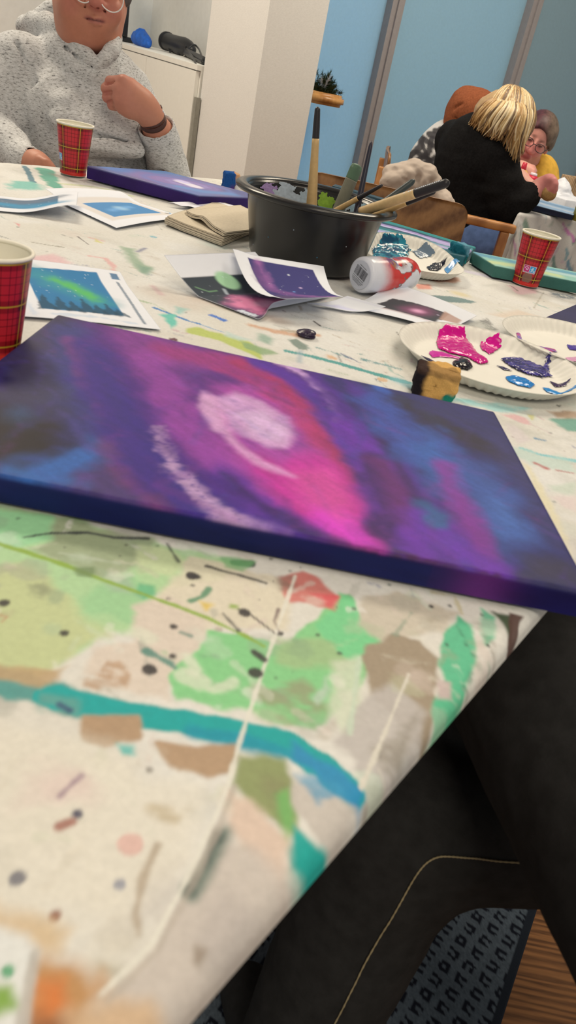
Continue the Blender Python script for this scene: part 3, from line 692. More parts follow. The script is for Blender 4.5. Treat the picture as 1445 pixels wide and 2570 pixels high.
for (a, b, c) in (([(-0.0360,0.3138),(-0.0299,0.3062)], .008, .8), ([(-0.0170,0.2949),(-0.0080,0.3039)], .005, .7), ([(-0.0326,0.2990),(-0.0260,0.2981)], .012, .7), ([(-0.0657,0.3222),(-0.0583,0.3196)], .01, .6)):
    LIN(a, b, (228,226,190), c, .002, .003)
# --- right of the big canvas
POL([(0.1544,0.8089),(0.2011,0.8250),(0.2392,0.8356),(0.2162,0.8043),(0.1930,0.7965),(0.1575,0.7929)], (160,206,190), .85, .004, .006, 60, .3)
POL([(0.2019,0.7903),(0.2160,0.8031),(0.2282,0.7965),(0.2304,0.7778),(0.2167,0.7788)], (226,176,164), .9, .003, .004)
POL([(0.2599,0.8124),(0.2921,0.8367),(0.3165,0.8331),(0.3085,0.8007),(0.2748,0.7875),(0.2637,0.7977)], (110,164,136), .95, .004, .006)
POL([(0.2603,0.8384),(0.2967,0.8573),(0.3000,0.8412),(0.2688,0.8232)], (180,140,100), .8, .004, .005)
LIN([(0.2107,0.7134),(0.2299,0.7084),(0.2502,0.7097),(0.2875,0.7150)], .0055, (120,196,190), .95, .001, .0015)
POL([(0.2026,0.7129),(0.2180,0.7087),(0.2648,0.7126),(0.2582,0.6826),(0.2169,0.6792),(0.2031,0.6899)], (196,214,188), .7, .006, .008)
LIN([(0.2197,0.6842),(0.2291,0.6784)], .006, (190,96,88), .9, .0025, .002); LIN([(0.2398,0.6778),(0.2557,0.6796)], .003, (190,120,110), .8)
LIN([(0.2304,0.7454),(0.2400,0.7456)], .004, (96,140,160), .9); POL([(0.2334,0.8143),(0.2398,0.8122),(0.2347,0.7957)], (206,196,110), .8)
POL([(0.2244,0.6182),(0.2484,0.6294),(0.2450,0.5987),(0.2312,0.5995)], (232,208,190), .8, .006, .006); POL([(0.2252,0.6417),(0.2531,0.6592),(0.2473,0.6327),(0.2268,0.6307)], (206,212,182), .8, .005, .005)
POL([(0.2023,0.7685),(0.2154,0.7705),(0.2229,0.7384),(0.2078,0.7204)], (222,204,190), .7, .005, .005)
POL([(0.2058,0.6824),(0.2153,0.6698),(0.2205,0.5808),(0.2209,0.5130),(0.2170,0.5468),(0.2091,0.6339)], (236,220,170), .8, .004, .004)
# --- strip between the big canvas and the prints
LIN([(-0.2080,0.8935),(-0.1907,0.8863),(-0.1744,0.8785),(-0.1587,0.8723),(-0.1490,0.8716)], .006, (54,126,176), .95, .001, .002, 120, 0, .004)
LIN([(-0.1490,0.8716),(-0.1286,0.8643),(-0.1187,0.8622)], .003, (110,160,190), .7); LIN([(-0.1423,0.9140),(-0.1325,0.9093),(-0.1259,0.9058)], .008, (44,110,186), .95, .001, .002)
POL([(-0.1948,0.8722),(-0.1812,0.8870),(-0.1715,0.8586),(-0.1728,0.8298),(-0.1801,0.8516)], (100,196,166), .95, .003, .004); POL([(-0.1883,0.9161),(-0.1712,0.9174),(-0.1769,0.8889),(-0.1842,0.8953)], (126,200,180), .8, .004, .005)
POL([(-0.1564,0.8458),(-0.1467,0.8567),(-0.1172,0.8538),(-0.0861,0.8490),(-0.0675,0.8325),(-0.0653,0.8012),(-0.0822,0.8103),(-0.1146,0.8277),(-0.1535,0.8290)], (190,198,92), .95, .003, .004)
POL([(-0.0969,0.8440),(-0.0592,0.8385),(-0.0466,0.8299),(-0.0653,0.8167),(-0.0843,0.8232)], (140,168,112), .85, .003, .005); POL([(-0.0776,0.8874),(-0.0598,0.8798),(-0.0610,0.8523),(-0.0760,0.8596)], (140,170,140), .8, .005, .006)
POL([(-0.1146,0.8654),(-0.0802,0.8565),(-0.0969,0.8440),(-0.1161,0.8482)], (196,212,190), .8, .005)
LIN([(-0.0407,0.8459),(-0.0137,0.8446),(0.0188,0.8414),(0.0512,0.8356),(0.0833,0.8299),(0.0969,0.8295)], .009, (66,154,140), .95, .001, .003, 120, 0, .014)
POL([(-0.0452,0.8859),(-0.0338,0.8977),(-0.0216,0.8811),(-0.0163,0.8635),(-0.0291,0.8603),(-0.0375,0.8726)], (120,136,116), .9, .002, .004); LIN([(-0.0264,0.8562),(-0.0239,0.8162)], .006, (150,170,170), .6, .004)
LIN([(-0.0096,0.8806),(0.0074,0.8774),(0.0267,0.8730)], .005, (110,150,140), .85, .001, .003, 110, .4); LIN([(0.0216,0.8785),(0.0412,0.8640),(0.0436,0.8628)], .004, (90,106,130), .85, .001, .003, 110, .4)
LIN([(0.0456,0.8773),(0.0695,0.8733),(0.0908,0.8705)], .007, (96,146,140), .9, .001, .003, 110, .4); DOT([(0.0095,0.8580)], .007, (226,176,124), .9, .003, .004)
LIN([(-0.0931,0.9093),(-0.0630,0.9053),(-0.0293,0.9111),(-0.0158,0.9280)], .012, (214,160,116), .85, .004, .005); LIN([(-0.0544,0.9154),(-0.0258,0.9273)], .008, (176,150,112), .8, .004, .004)
DOT([(-0.1620,0.7983)], .005, (110,66,72)); LIN([(-0.0218,0.9883),(-0.0127,0.9731)], .0035, (76,68,60), .9)
LIN([(0.1290,0.7934),(0.1680,0.8111)], .01, (150,204,190), .7, .006); LIN([(0.0878,0.8302),(0.1012,0.8193)], .02, (130,186,180), .7, .006)
LIN([(0.0880,1.0186),(0.0984,0.9954)], .002, (70,66,60), .9); DOT([(0.0696,0.8184)], .006, (226,176,120), .8)
LIN([(-0.1686,0.9628),(-0.1057,0.9575),(-0.0641,0.9541)], .03, (206,180,150), .6, .012)
# --- middle of the table
POL([(0.1329,1.2733),(0.1474,1.2732),(0.1824,1.2993),(0.2058,1.2989),(0.2259,1.2981),(0.2140,1.2800),(0.1790,1.2545),(0.1562,1.2549)], (112,136,126), .95, .002, .003)
POL([(0.1586,1.4177),(0.2095,1.4614),(0.2108,1.4337),(0.1673,1.3826),(0.1534,1.3875)], (218,156,116), .85, .006, .006); POL([(0.1229,1.3282),(0.1499,1.3481),(0.1534,1.3225),(0.1286,1.2995)], (232,140,110), .85, .004, .004)
DOT([(0.2019,1.3306)], .016, (228,206,150), .8, .01); POL([(0.2167,1.1816),(0.2350,1.2055),(0.2400,1.1462),(0.2287,1.1271),(0.2208,1.1522)], (112,110,98), .8, .004, .006, 90, .4)
POL([(0.1789,1.1129),(0.2167,1.1816),(0.2412,1.1327),(0.1966,1.1024)], (176,172,150), .6, .006); POL([(0.2420,1.2369),(0.2979,1.3084),(0.3298,1.2975),(0.2673,1.2342)], (226,196,160), .6, .012)
POL([(0.3063,1.4869),(0.3618,1.5229),(0.3611,1.4753),(0.3174,1.4356)], (232,186,176), .8, .006, .005); LIN([(0.3107,1.4910),(0.3212,1.4601)], .003, (120,110,90), .8)
LIN([(0.3781,1.5062),(0.3322,1.3505)], .0016, (150,140,110), .7); LIN([(0.2395,1.5388),(0.3099,1.5396)], .03, (206,190,200), .6, .012)
POL([(0.2613,1.6751),(0.2973,1.6935),(0.2932,1.5932),(0.2727,1.5907)], (186,216,186), .8, .006); POL([(0.3920,1.5190),(0.4461,1.5367),(0.4377,1.4985),(0.3926,1.4825)], (70,90,100), .8, .008, .006, 80, .4)
POL([(-0.4005,0.9864),(-0.3819,1.0203),(-0.3488,1.0039),(-0.3681,0.9710),(-0.3898,0.9603)], (232,186,176), .9, .008, .008); LIN([(-0.3411,1.0520),(-0.3214,1.0600),(-0.3006,1.0294),(-0.2917,1.0013)], .007, (232,176,160), .85, .003, .004)
POL([(-0.3245,1.1441),(-0.3076,1.1481),(-0.2819,1.0891),(-0.2539,1.0598),(-0.2605,1.0329),(-0.2825,1.0614),(-0.3021,1.0951)], (150,172,134), .85, .006, .008); POL([(-0.2781,1.0660),(-0.2583,1.0657),(-0.2501,1.0190),(-0.2626,1.0308)], (130,160,130), .8, .006)
POL([(-0.4860,1.1428),(-0.4754,1.1391),(-0.4704,1.1245)], (232,150,140), .9); LIN([(-0.3908,1.1449),(-0.3638,1.1134)], .003, (110,100,92), .9); LIN([(-0.3765,1.1559),(-0.3561,1.1545)], .006, (226,180,160), .8, .003)
POL([(-0.3677,1.1568),(-0.3523,1.1429),(-0.3644,1.1379)], (220,206,110), .8); LIN([(-0.4240,1.0569),(-0.3829,1.0670)], .0035, (140,130,106), .8); DOT([(-0.3051,1.2514)], .006, (120,180,180), .8)
LIN([(-0.2978,1.1349),(-0.2953,1.1687)], .006, (130,130,146), .8, .003); LIN([(-0.2192,0.9586),(-0.1777,0.9348)], .05, (210,188,160), .55, .02); LIN([(-0.2323,0.9787),(-0.2149,0.9521)], .008, (210,170,160), .7, .004)
# far side
LIN([(-0.6583,1.5962),(-0.6257,1.5366),(-0.5856,1.4608)], .012, (90,128,132), .95, .002, .003); LIN([(-0.6215,1.6055),(-0.5826,1.5322),(-0.5473,1.4700),(-0.5135,1.4193)], .034, (92,164,132), .95, .005, .008, 60, 0, .02)
POL([(-0.6037,1.3845),(-0.6081,1.4367),(-0.5873,1.4576),(-0.5582,1.4442),(-0.5491,1.4081),(-0.5718,1.3848),(-0.5886,1.3661)], (120,190,164), .9, .012, .014); LIN([(-0.5135,1.4193),(-0.5021,1.4278)], .012, (120,140,124), .9)
LIN([(-0.5503,1.5082),(-0.5043,1.5422),(-0.4767,1.5540)], .012, (206,206,150), .8, .004, .006); LIN([(-0.5055,1.4789),(-0.4716,1.4907)], .008, (150,156,130), .8, .003, .004); DOT([(-0.4604,1.5831)], .018, (150,152,130), .85, .006, .01)
LIN([(-0.4803,1.5170),(-0.4467,1.5332),(-0.4276,1.5479)], .012, (204,208,140), .8, .004); LIN([(-0.4104,1.4387),(-0.3734,1.4650),(-0.3353,1.4622)], .005, (96,152,132), .9, .002); LIN([(-0.5897,1.5817),(-0.5474,1.5532)], .02, (150,140,116), .7, .01)
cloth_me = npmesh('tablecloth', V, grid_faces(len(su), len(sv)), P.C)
M_cloth = attr_mat('painted_sheet', .6, .35, .10, 260, .35, 160)
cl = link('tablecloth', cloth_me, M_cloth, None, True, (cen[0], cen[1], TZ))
tag(cl, 'paint-stained cream tablecloth covering the large table in the foreground', 'tablecloth')

# ================================================================= stretched canvases
M_canvas = attr_mat('acrylic_on_canvas', .5, .22, .10, 500, .25, 900)
def stretched(Q, ztop, th, step, R=.0035):
    Q = [np.array(q, float)[:2] for q in Q]
    A, B, C, D = Q
    Lu = np.linalg.norm(B - A); Lv = np.linalg.norm(D - A); ov = R * math.pi / 2 + th
    ext = np.concatenate([np.linspace(0, R * math.pi / 2, 5)[1:], R * math.pi / 2 + np.linspace(0, th - R, 9)[1:]])
    su = np.concatenate([-ext[::-1], np.linspace(0, Lu, max(2, int(Lu / step))), Lu + ext])
    sv = np.concatenate([-ext[::-1], np.linspace(0, Lv, max(2, int(Lv / step))), Lv + ext])
    U, W = [a.ravel() for a in np.meshgrid(su, sv, indexing='ij')]
    uc = np.clip(U, 0, Lu) / Lu; vc = np.clip(W, 0, Lv) / Lv
    # inset so that the rounded rim lands on the quad
    cen_ = (A + B + C + D) / 4
    q = [p + (cen_ - p) / np.linalg.norm(cen_ - p) * R * 1.2 for p in Q]
    base = ((1 - uc) * (1 - vc))[:, None] * q[0] + (uc * (1 - vc))[:, None] * q[1] + (uc * vc)[:, None] * q[2] + ((1 - uc) * vc)[:, None] * q[3]
    du = U - np.clip(U, 0, Lu); dv = W - np.clip(W, 0, Lv)
    eu = (q[1] - q[0]) / np.linalg.norm(q[1] - q[0]); ev = (q[3] - q[0]) / np.linalg.norm(q[3] - q[0])
    out = du[:, None] * eu + dv[:, None] * ev; nr = np.linalg.norm(out, axis=1); dn = out / np.maximum(nr, 1e-9)[:, None]
    d = np.maximum(np.abs(du), np.abs(dv)); t = np.minimum(d / R, math.pi / 2)
    ho = R * np.sin(t); dz = R * (1 - np.cos(t)) + np.maximum(d - R * math.pi / 2, 0)
    return np.column_stack([base + dn * ho[:, None], ztop - dz]), grid_faces(len(su), len(sv)), d, (uc, vc)
def finish_canvas(name, V, Fq, C, label, cat='painting', group=None):
    c = V.mean(0); c[2] = V[:, 2].min()
    o = link(name, npmesh(name, V, Fq, C), M_canvas, None, True, tuple(c)); tag(o, label, cat, group)
    m = bpy.data.meshes.new('x'); return o

# ---- the big galaxy painting
GZ = .7712
A, B, C_, D = [[(-0.2664,0.7315),(0.1793,0.7336),(0.2070,0.4323),(-0.2597,0.4119)][i] for i in (3, 2, 1, 0)]
V, Fq, dd, uv = stretched((A, B, C_, D), GZ, .0200, .0016)
P = Paint(V, (52, 52, 96))
def G(kind, pts, *a, **k): pass
def gp(pts, col, a=1, soft=.008, rough=.010, fs=40, dry=0): P.poly(pts, col, a, soft, rough, fs, dry)
def gl(pts, w, col, a=1, soft=.006, rough=.006, fs=50, dry=0, w2=None): P.line(pts, w, col, a, soft, rough, fs, dry, w2)
gp([(-0.2736,0.6681),(-0.2701,0.7413),(-0.2343,0.7407),(-0.2180,0.6598),(-0.2121,0.5681),(-0.2379,0.5516)], (72,62,84), .9, .02)
gp([(-0.2772,0.4927),(-0.2279,0.5144),(-0.1831,0.5013),(-0.1601,0.4711),(-0.1597,0.4334),(-0.1840,0.4156),(-0.2347,0.4133)], (44,38,46), 1, .018, .02)
gp([(-0.2777,0.5538),(-0.2405,0.5887),(-0.2225,0.6222),(-0.1852,0.5575),(-0.1855,0.5075),(-0.2279,0.5144),(-0.2545,0.5065)], (76,72,96), .8, .025)
gp([(-0.2763,0.5644),(-0.2501,0.5873),(-0.2379,0.5516),(-0.2561,0.5223)], (38,40,86), .9, .01)
gp([(-0.2175,0.5046),(-0.2091,0.5135),(-0.1928,0.4812),(-0.1986,0.4710)], (66,92,124), .8, .012)
gl([(-0.2285,0.6896),(-0.1978,0.6175),(-0.1588,0.5560),(-0.1224,0.4981),(-0.0891,0.4502),(-0.0624,0.4182)], .06, (74,74,136), .95, .02, .012)
gl([(-0.1710,0.4220),(-0.1571,0.4407),(-0.1435,0.4601),(-0.1382,0.4827)], .035, (66,106,164), .85, .012, .012)
gl([(-0.1796,0.4235),(-0.1559,0.4236),(-0.1308,0.4272)], .012, (62,120,176), .85, .005, .004)
gl([(-0.1298,0.4483),(-0.1025,0.4212),(-0.0662,0.4014)], .05, (96,70,120), .8, .018, .012)
gl([(-0.2324,0.6739),(-0.1851,0.5854),(-0.1472,0.5295),(-0.1188,0.4861)], .012, (140,72,140), .8, .006, .006)
gl([(-0.1282,0.4880),(-0.1002,0.4507),(-0.0718,0.4245),(-0.0486,0.4141)], .03, (132,68,116), .85, .012, .01)
gl([(-0.1984,0.6741),(-0.1682,0.5962),(-0.1253,0.5185),(-0.0882,0.4689),(-0.0525,0.4333),(-0.0173,0.4126),(0.0139,0.4112)], .055, (74,50,136), .95, .014, .012)
gp([(-0.2501,0.7279),(-0.2200,0.7347),(-0.1550,0.7345),(-0.0413,0.7355),(0.0000,0.7269),(0.0120,0.6686),(0.0023,0.6062),(0.0400,0.5326),(0.0653,0.4696),(0.0654,0.4181),(-0.0031,0.4237),(-0.0601,0.4703),(-0.1092,0.5274),(-0.1538,0.6054),(-0.1907,0.6675)], (116,54,138), .95, .018, .012)
gp([(-0.2200,0.7347),(-0.1544,0.7323),(-0.0643,0.7259),(-0.0879,0.6802),(-0.1305,0.6519),(-0.1663,0.6612)], (152,72,148), .9, .012)
gl([(-0.1461,0.6994),(-0.0918,0.7009),(-0.0501,0.6827),(-0.0144,0.6331),(0.0102,0.5935),(0.0270,0.5402)], .04, (176,66,132), .9, .012, .01)
gl([(-0.0778,0.7105),(-0.0347,0.6817),(-0.0025,0.6214),(0.0205,0.5667),(0.0315,0.5149)], .02, (190,62,110), .8, .008, .008)
gl([(-0.0643,0.7259),(-0.0294,0.7018),(0.0013,0.6621),(0.0268,0.6027),(0.0457,0.5497)], .022, (106,56,160), .9, .008, .008)
gl([(-0.1570,0.6677),(-0.1226,0.6056),(-0.0870,0.5397),(-0.0529,0.4930),(-0.0195,0.4655)], .035, (172,80,164), .85, .014, .012)
gp([(-0.0890,0.6469),(-0.0556,0.6683),(-0.0177,0.6311),(0.0051,0.5742),(0.0218,0.5236),(0.0182,0.4893),(-0.0110,0.4878),(-0.0470,0.5096),(-0.0786,0.5604)], (190,86,166), .95, .014, .012)
gp([(-0.0475,0.5307),(-0.0148,0.5190),(0.0106,0.5464),(0.0308,0.5281),(0.0477,0.4848),(0.0653,0.4479),(0.0680,0.4192),(0.0443,0.4239),(0.0111,0.4402),(-0.0195,0.4655)], (216,62,160), .95, .014, .012)
gp([(0.0141,0.4693),(0.0427,0.4651),(0.0599,0.4456),(0.0680,0.4240),(0.0443,0.4239),(0.0224,0.4347)], (236,76,198), .95, .012, .012)
gp([(-0.0040,0.5041),(0.0218,0.5236),(0.0479,0.4790),(0.0350,0.4507),(0.0086,0.4668)], (232,94,164), .8, .015)
gp([(-0.0883,0.6076),(-0.0685,0.6343),(-0.0422,0.6260),(-0.0203,0.6066),(-0.0077,0.5753),(-0.0117,0.5459),(-0.0271,0.5415),(-0.0475,0.5497),(-0.0675,0.5709)], (228,176,206), .95, .007, .006, 45)
gp([(-0.0605,0.5878),(-0.0391,0.6046),(-0.0179,0.5862),(-0.0144,0.5559),(-0.0345,0.5489)], (236,196,218), .85, .008, .008)
gl([(-0.0852,0.6095),(-0.0712,0.5646),(-0.0509,0.5326),(-0.0291,0.5118),(-0.0022,0.5017)], .016, (232,170,202), .9, .005, .004, 50, 0, .006)
gl([(-0.0940,0.6185),(-0.0833,0.5833),(-0.0684,0.5500)], .012, (230,176,204), .8, .005, .006)
gl([(-0.0416,0.7378),(-0.0151,0.7169),(0.0092,0.6825),(0.0247,0.6419),(0.0264,0.6235)], .013, (224,180,212), .92, .004, .005, 90, 0, .008)
gl([(-0.0465,0.7445),(-0.0243,0.7286)], .010, (206,160,210), .8)
gl([(-0.1114,0.5300),(-0.0998,0.5030),(-0.0832,0.4714),(-0.0643,0.4503),(-0.0437,0.4292),(-0.0240,0.4223),(-0.0025,0.4189)], .009, (214,172,196), .85, .005, .006, 160, .30, .016)
gl([(-0.0606,0.4462),(-0.0408,0.4279),(-0.0188,0.4230),(-0.0016,0.4218)], .013, (214,172,200), .7, .006, .005, 160, .3)
gl([(-0.0575,0.4715),(-0.0331,0.4621),(-0.0049,0.4385),(0.0176,0.4275)], .006, (66,36,110), .8, .004, .004)
gl([(-0.0497,0.4754),(-0.0224,0.4470),(0.0019,0.4259),(0.0239,0.4154)], .03, (96,50,158), .7, .012, .01)
# right half
gp([(0.0070,0.7435),(0.0807,0.7347),(0.1799,0.7376),(0.1879,0.6382),(0.1987,0.5107),(0.2039,0.4323),(0.1398,0.4291),(0.0760,0.4272),(0.0460,0.5426)], (58,56,110), .95, .015, .015)
gl([(0.0130,0.7122),(0.0427,0.6476),(0.0649,0.5823),(0.0803,0.5123),(0.0935,0.4653),(0.1191,0.4351)], .05, (100,48,146), .9, .014, .014)
gl([(0.0294,0.6215),(0.0552,0.5619),(0.0682,0.5066),(0.0764,0.4526),(0.0922,0.4339)], .03, (128,58,170), .85, .012, .012)
gl([(0.0552,0.5619),(0.0697,0.5201),(0.0724,0.4784),(0.0653,0.4532)], .022, (76,34,100), .85, .010, .012)
gl([(0.0617,0.5578),(0.0774,0.5173),(0.0797,0.4817)], .018, (126,50,120), .7, .010)
gl([(0.0124,0.7232),(0.0340,0.6820),(0.0575,0.6375),(0.0784,0.5815)], .018, (62,52,112), .9, .008)
gl([(0.0539,0.6354),(0.0749,0.5720),(0.0922,0.5053)], .008, (60,32,80), .6, .006)
gl([(0.0522,0.7373),(0.0804,0.7102),(0.1068,0.6847),(0.1275,0.6538)], .012, (66,110,180), .85, .006, .008)
gl([(0.0608,0.6879),(0.0826,0.6247),(0.0986,0.5842),(0.1208,0.5655)], .045, (74,98,168), .85, .018, .016)
gp([(0.0822,0.6076),(0.1082,0.6388),(0.1311,0.6088),(0.1345,0.5376),(0.1149,0.5285),(0.0940,0.5523)], (70,116,178), .75, .02, .02)
gp([(0.1232,0.5968),(0.1604,0.5924),(0.1778,0.5318),(0.1759,0.4841),(0.1497,0.4625),(0.1338,0.4999)], (78,108,170), .85, .025, .02)
gp([(0.1487,0.5510),(0.1687,0.5340),(0.1684,0.4919),(0.1497,0.4839)], (86,126,182), .7, .02, .015)
gl([(0.1151,0.5773),(0.1230,0.5132),(0.1314,0.4761),(0.1383,0.4379)], .02, (156,62,158), .8, .010, .010)
gl([(0.0913,0.4811),(0.1099,0.4563),(0.1247,0.4373),(0.1426,0.4302)], .03, (122,62,170), .85, .012, .012)
gl([(0.0981,0.5018),(0.1064,0.4907),(0.1044,0.4812)], .016, (64,110,150), .85, .006, .006)
gl([(0.0803,0.7048),(0.1102,0.6769),(0.1387,0.6554),(0.1684,0.6281)], .028, (56,46,62), .9, .010, .012)
gl([(0.1038,0.7032),(0.1382,0.6929),(0.1664,0.6706)], .018, (60,58,104), .9, .008)
gp([(0.1733,0.6652),(0.1911,0.5926),(0.1987,0.5107),(0.2016,0.4683),(0.1894,0.4789),(0.1778,0.5318)], (70,66,112), .9, .015, .015)
gp([(0.1699,0.4657),(0.2028,0.4739),(0.2039,0.4323),(0.1618,0.4330)], (72,66,88), .95, .015, .012)
gl([(0.0367,0.4183),(0.0759,0.4248),(0.1102,0.4244),(0.1421,0.4263)], .010, (84,44,70), .8, .004, .005, 80, .4)
gp([(-0.2048,0.4890),(-0.1856,0.4924),(-0.1670,0.4742),(-0.1636,0.4435),(-0.1815,0.4406)], (40,34,40), .8, .02, .02)
gl([(-0.1635,0.4228),(-0.1525,0.4430),(-0.1435,0.4601)], .018, (62,120,182), .8, .008, .01)
gl([(-0.0507,0.4811),(-0.0236,0.4549),(0.0065,0.4330),(0.0393,0.4193)], .010, (70,34,96), .7, .006, .006)
gl([(-0.1538,0.6054),(-0.1074,0.5208),(-0.0665,0.4734),(-0.0326,0.4423)], .012, (90,44,130), .6, .008, .008)
gl([(-0.0879,0.6802),(-0.0467,0.6581),(-0.0125,0.6156),(0.0126,0.5625)], .012, (206,70,120), .6, .008, .008)
for i in range(130):
    t_ = random.random(); a0 = random.uniform(0, 6.28)
    x = random.uniform(-.3, .2); y = random.uniform(.43, .73)
    P.line([(x, y), (x + random.uniform(-.02, .02), y - random.uniform(.01, .04)), (x + random.uniform(0, .05), y - random.uniform(.03, .08))], random.uniform(.002, .008),
           random.choice([(96,60,150),(70,80,150),(150,70,150),(60,50,100),(110,90,160)]), random.uniform(.08, .28), .004, .004, 90, random.choice([0, .45]))
# rim and sides are painted deep navy
nz = fbm(V * np.array([14, 30, 60]), 9, 3)
side = alb((15, 24, 78))[None] * (.3 + 1.2 * nz[:, None]); side[:, 0] += .006 * (V[:, 0] > .1) ; 
tm = smooth(.0022, .0060, dd)[:, None]
P.C = .92 * P.C ** 1.14
st_ = V[:, :2] @ np.array([[.80, .60], [-.60, .80]])
P.C *= 1 + .34 * (fbm(st_ * np.array([45, 240]), 33, 3)[:, None] - .5) + .22 * (fbm(V[:, :2] * 420, 35, 2)[:, None] - .5)
C1 = P.C * (1 - tm) + np.clip(side, .001, 1) * tm
gm = np.exp(-((V[:, 0] - .135) / .02) ** 2) * tm[:, 0] * .55 * (V[:, 1] < .5); C1 += (alb((120, 40, 120)) - C1) * gm[:, None]
finish_canvas('galaxy_canvas', V, Fq, C1, 'large galaxy painting with a pink swirling core and navy edges, nearest the camera')

# ---- the painting in front of the seated person
q = [np.array((-0.5347,1.5991,0.7750)[:2]), np.array((-0.2973,1.5475,0.7750)[:2])]
e_ = np.array([.118, .150]); Q2 = (q[0], q[1], q[1] + e_, q[0] + e_)
V, Fq, dd, (uc, vc) = stretched(Q2, .775, .0235, .0025)
P = Paint(V, (124, 116, 146)); 
def lc(u, v): return tuple(Q2[0] + (Q2[1] - Q2[0]) * u + (Q2[3] - Q2[0]) * v)
for u, v, r, c in ((.15,.75,.05,(96,140,184)),(.05,.3,.05,(100,132,180)),(.8,.15,.05,(110,130,176)),(.9,.8,.05,(96,100,140)),(.5,.5,.07,(140,116,160)),(.3,.35,.035,(152,126,166))):
    P.dot(lc(u, v), r, c, .85, .03, .015, 30)
for r, c, w in ((.16,(120,130,176),.016),(.11,(150,128,170),.016),(.07,(166,150,190),.014)):
    P.line([lc(.56 + r * 2.0 * math.cos(a), .50 + r * 2.2 * math.sin(a)) for a in np.linspace(0, 5.4, 24)], w, c, .7, .008, .006)
P.line([lc(.47,.55), lc(.56,.5), lc(.66,.47)], .028, (236,222,236), .97, .006, .004)
P.line([lc(.42,.60), lc(.5,.56)], .02, (206,190,220), .8, .008)
P.line([lc(.7,.2), lc(.85,.3), lc(.9,.6)], .03, (110,150,190), .7, .012)
side = alb((48, 22, 86)) * (.7 + .6 * fbm(V * 30, 4)[:, None]); tm = smooth(.002, .006, dd)[:, None]
finish_canvas('swirl_canvas', V, Fq, P.C * (1 - tm) + side * tm, 'blue and lilac swirl painting with purple edges, lying before the person in grey hoodie')

# ---- the striped teal painting near the plywood chair
Q3 = ((-0.0174,1.3072,0.7700)[:2], (0.2439,1.5683,0.7700)[:2], (0.2609,1.7335,0.7700)[:2], (0.0572,1.7773,0.7700)[:2])
Q3 = [np.array(p) for p in Q3]
Q3 = [np.array((.02, 1.545)), np.array((.225, 1.56)), np.array((.262, 1.70)), np.array((.060, 1.79))]
V, Fq, dd, (uc, vc) = stretched(Q3, .770, .0185, .0022)
P = Paint(V, (60, 138, 132))
def lc(u, v): return tuple(((1-u)*(1-v))*Q3[0] + u*(1-v)*Q3[1] + u*v*Q3[2] + (1-u)*v*Q3[3])
for v, w, c, a in ((.93,.02,(40,136,126),1),(.80,.022,(38,66,84),.9),(.72,.018,(168,140,182),.95),(.66,.012,(208,190,210),.9),(.58,.016,(60,60,90),.8),(.50,.02,(46,120,116),.9),(.42,.018,(150,170,180),.8),(.34,.02,(196,176,204),.85),(.22,.02,(70,120,128),.9),(.10,.03,(48,92,98),.9)):
    P.line([lc(-.02, v), lc(.3, v + .02), lc(.6, v - .02), lc(1.02, v - .05)], w, c, a, .004, .006, 60)
P.line([lc(.62,.6), lc(.75,.56), lc(.95,.5)], .03, (196,176,206), .85, .008, .006)
P.line([lc(.8,.75), lc(1.0,.7)], .02, (60,150,140), .9, .006)
side = alb((40, 96, 100)) * (.7 + .6 * fbm(V * 30, 5)[:, None]); tm = smooth(.002, .006, dd)[:, None]
finish_canvas('striped_canvas', V, Fq, P.C * (1 - tm) + side * tm, 'teal and lilac striped painting at the far table edge before the plywood chair')
# dark teal canvas propped on edge behind the tub
M_teal = attr_mat('teal_acrylic', .4, .4, .12, 200)
pa, pb2 = Vector((-0.0591,1.8400,0.8099)), Vector((0.0642,1.8000,0.8081))
mm = frame_mat(((pa + pb2) / 2) + Vector((0, 0, -.036)), (pb2 - pa), (0.1, .98, .12))
me = box_mesh('c', ((pb2 - pa).length, .018, .075), .003, 2, mm)
zs = np.array([v.co for v in me.vertices]); setcol(me, alb((30, 62, 70)) * (.6 + .8 * fbm(zs * 25, 3)[:, None]))
zmin = zs[:, 2].min(); pass
o = link('dark_teal_canvas', me, M_teal, None, True, tuple((pa + pb2) / 2)); tag(o, 'dark teal canvas propped up behind the black tub by the plywood chair', 'painting')

# ---- mint canvas behind the right cup
Q4 = [np.array((0.2775,1.5215,0.7515)[:2]), np.array((0.5414,1.5593,0.7515)[:2])]
dirg = Q4[1] - Q4[0]; Lg = np.linalg.norm(dirg); dirg /= Lg; ng = np.array([-dirg[1], dirg[0]])
Q4 = (Q4[0], Q4[0] + dirg * .26, Q4[0] + dirg * .27 + ng * .10, Q4[0] + dirg * -.02 + ng * .10)
V, Fq, dd, (uc, vc) = stretched(Q4, .773, .0215, .003)
P = Paint(V, (150, 196, 170))
def lc(u, v): return tuple(((1-u)*(1-v))*Q4[0] + u*(1-v)*Q4[1] + u*v*Q4[2] + (1-u)*v*Q4[3])
P.line([lc(-.02,.2), lc(.2,.35), lc(.5,.2)], .03, (206,216,150), .9, .01, .008); P.line([lc(0,.8), lc(.5,.7), lc(1,.8)], .03, (90,150,170), .8, .01, .01); P.line([lc(.3,.5), lc(1,.45)], .02, (196,214,200), .8, .01)
side = alb((62, 108, 92)) * (.75 + .5 * fbm(V * 30, 6)[:, None]); tm = smooth(.0015, .004, dd)[:, None]
finish_canvas('mint_canvas', V, Fq, P.C * (1 - tm) + side * tm, 'mint green canvas with dark green sides behind the right-hand tartan cup')
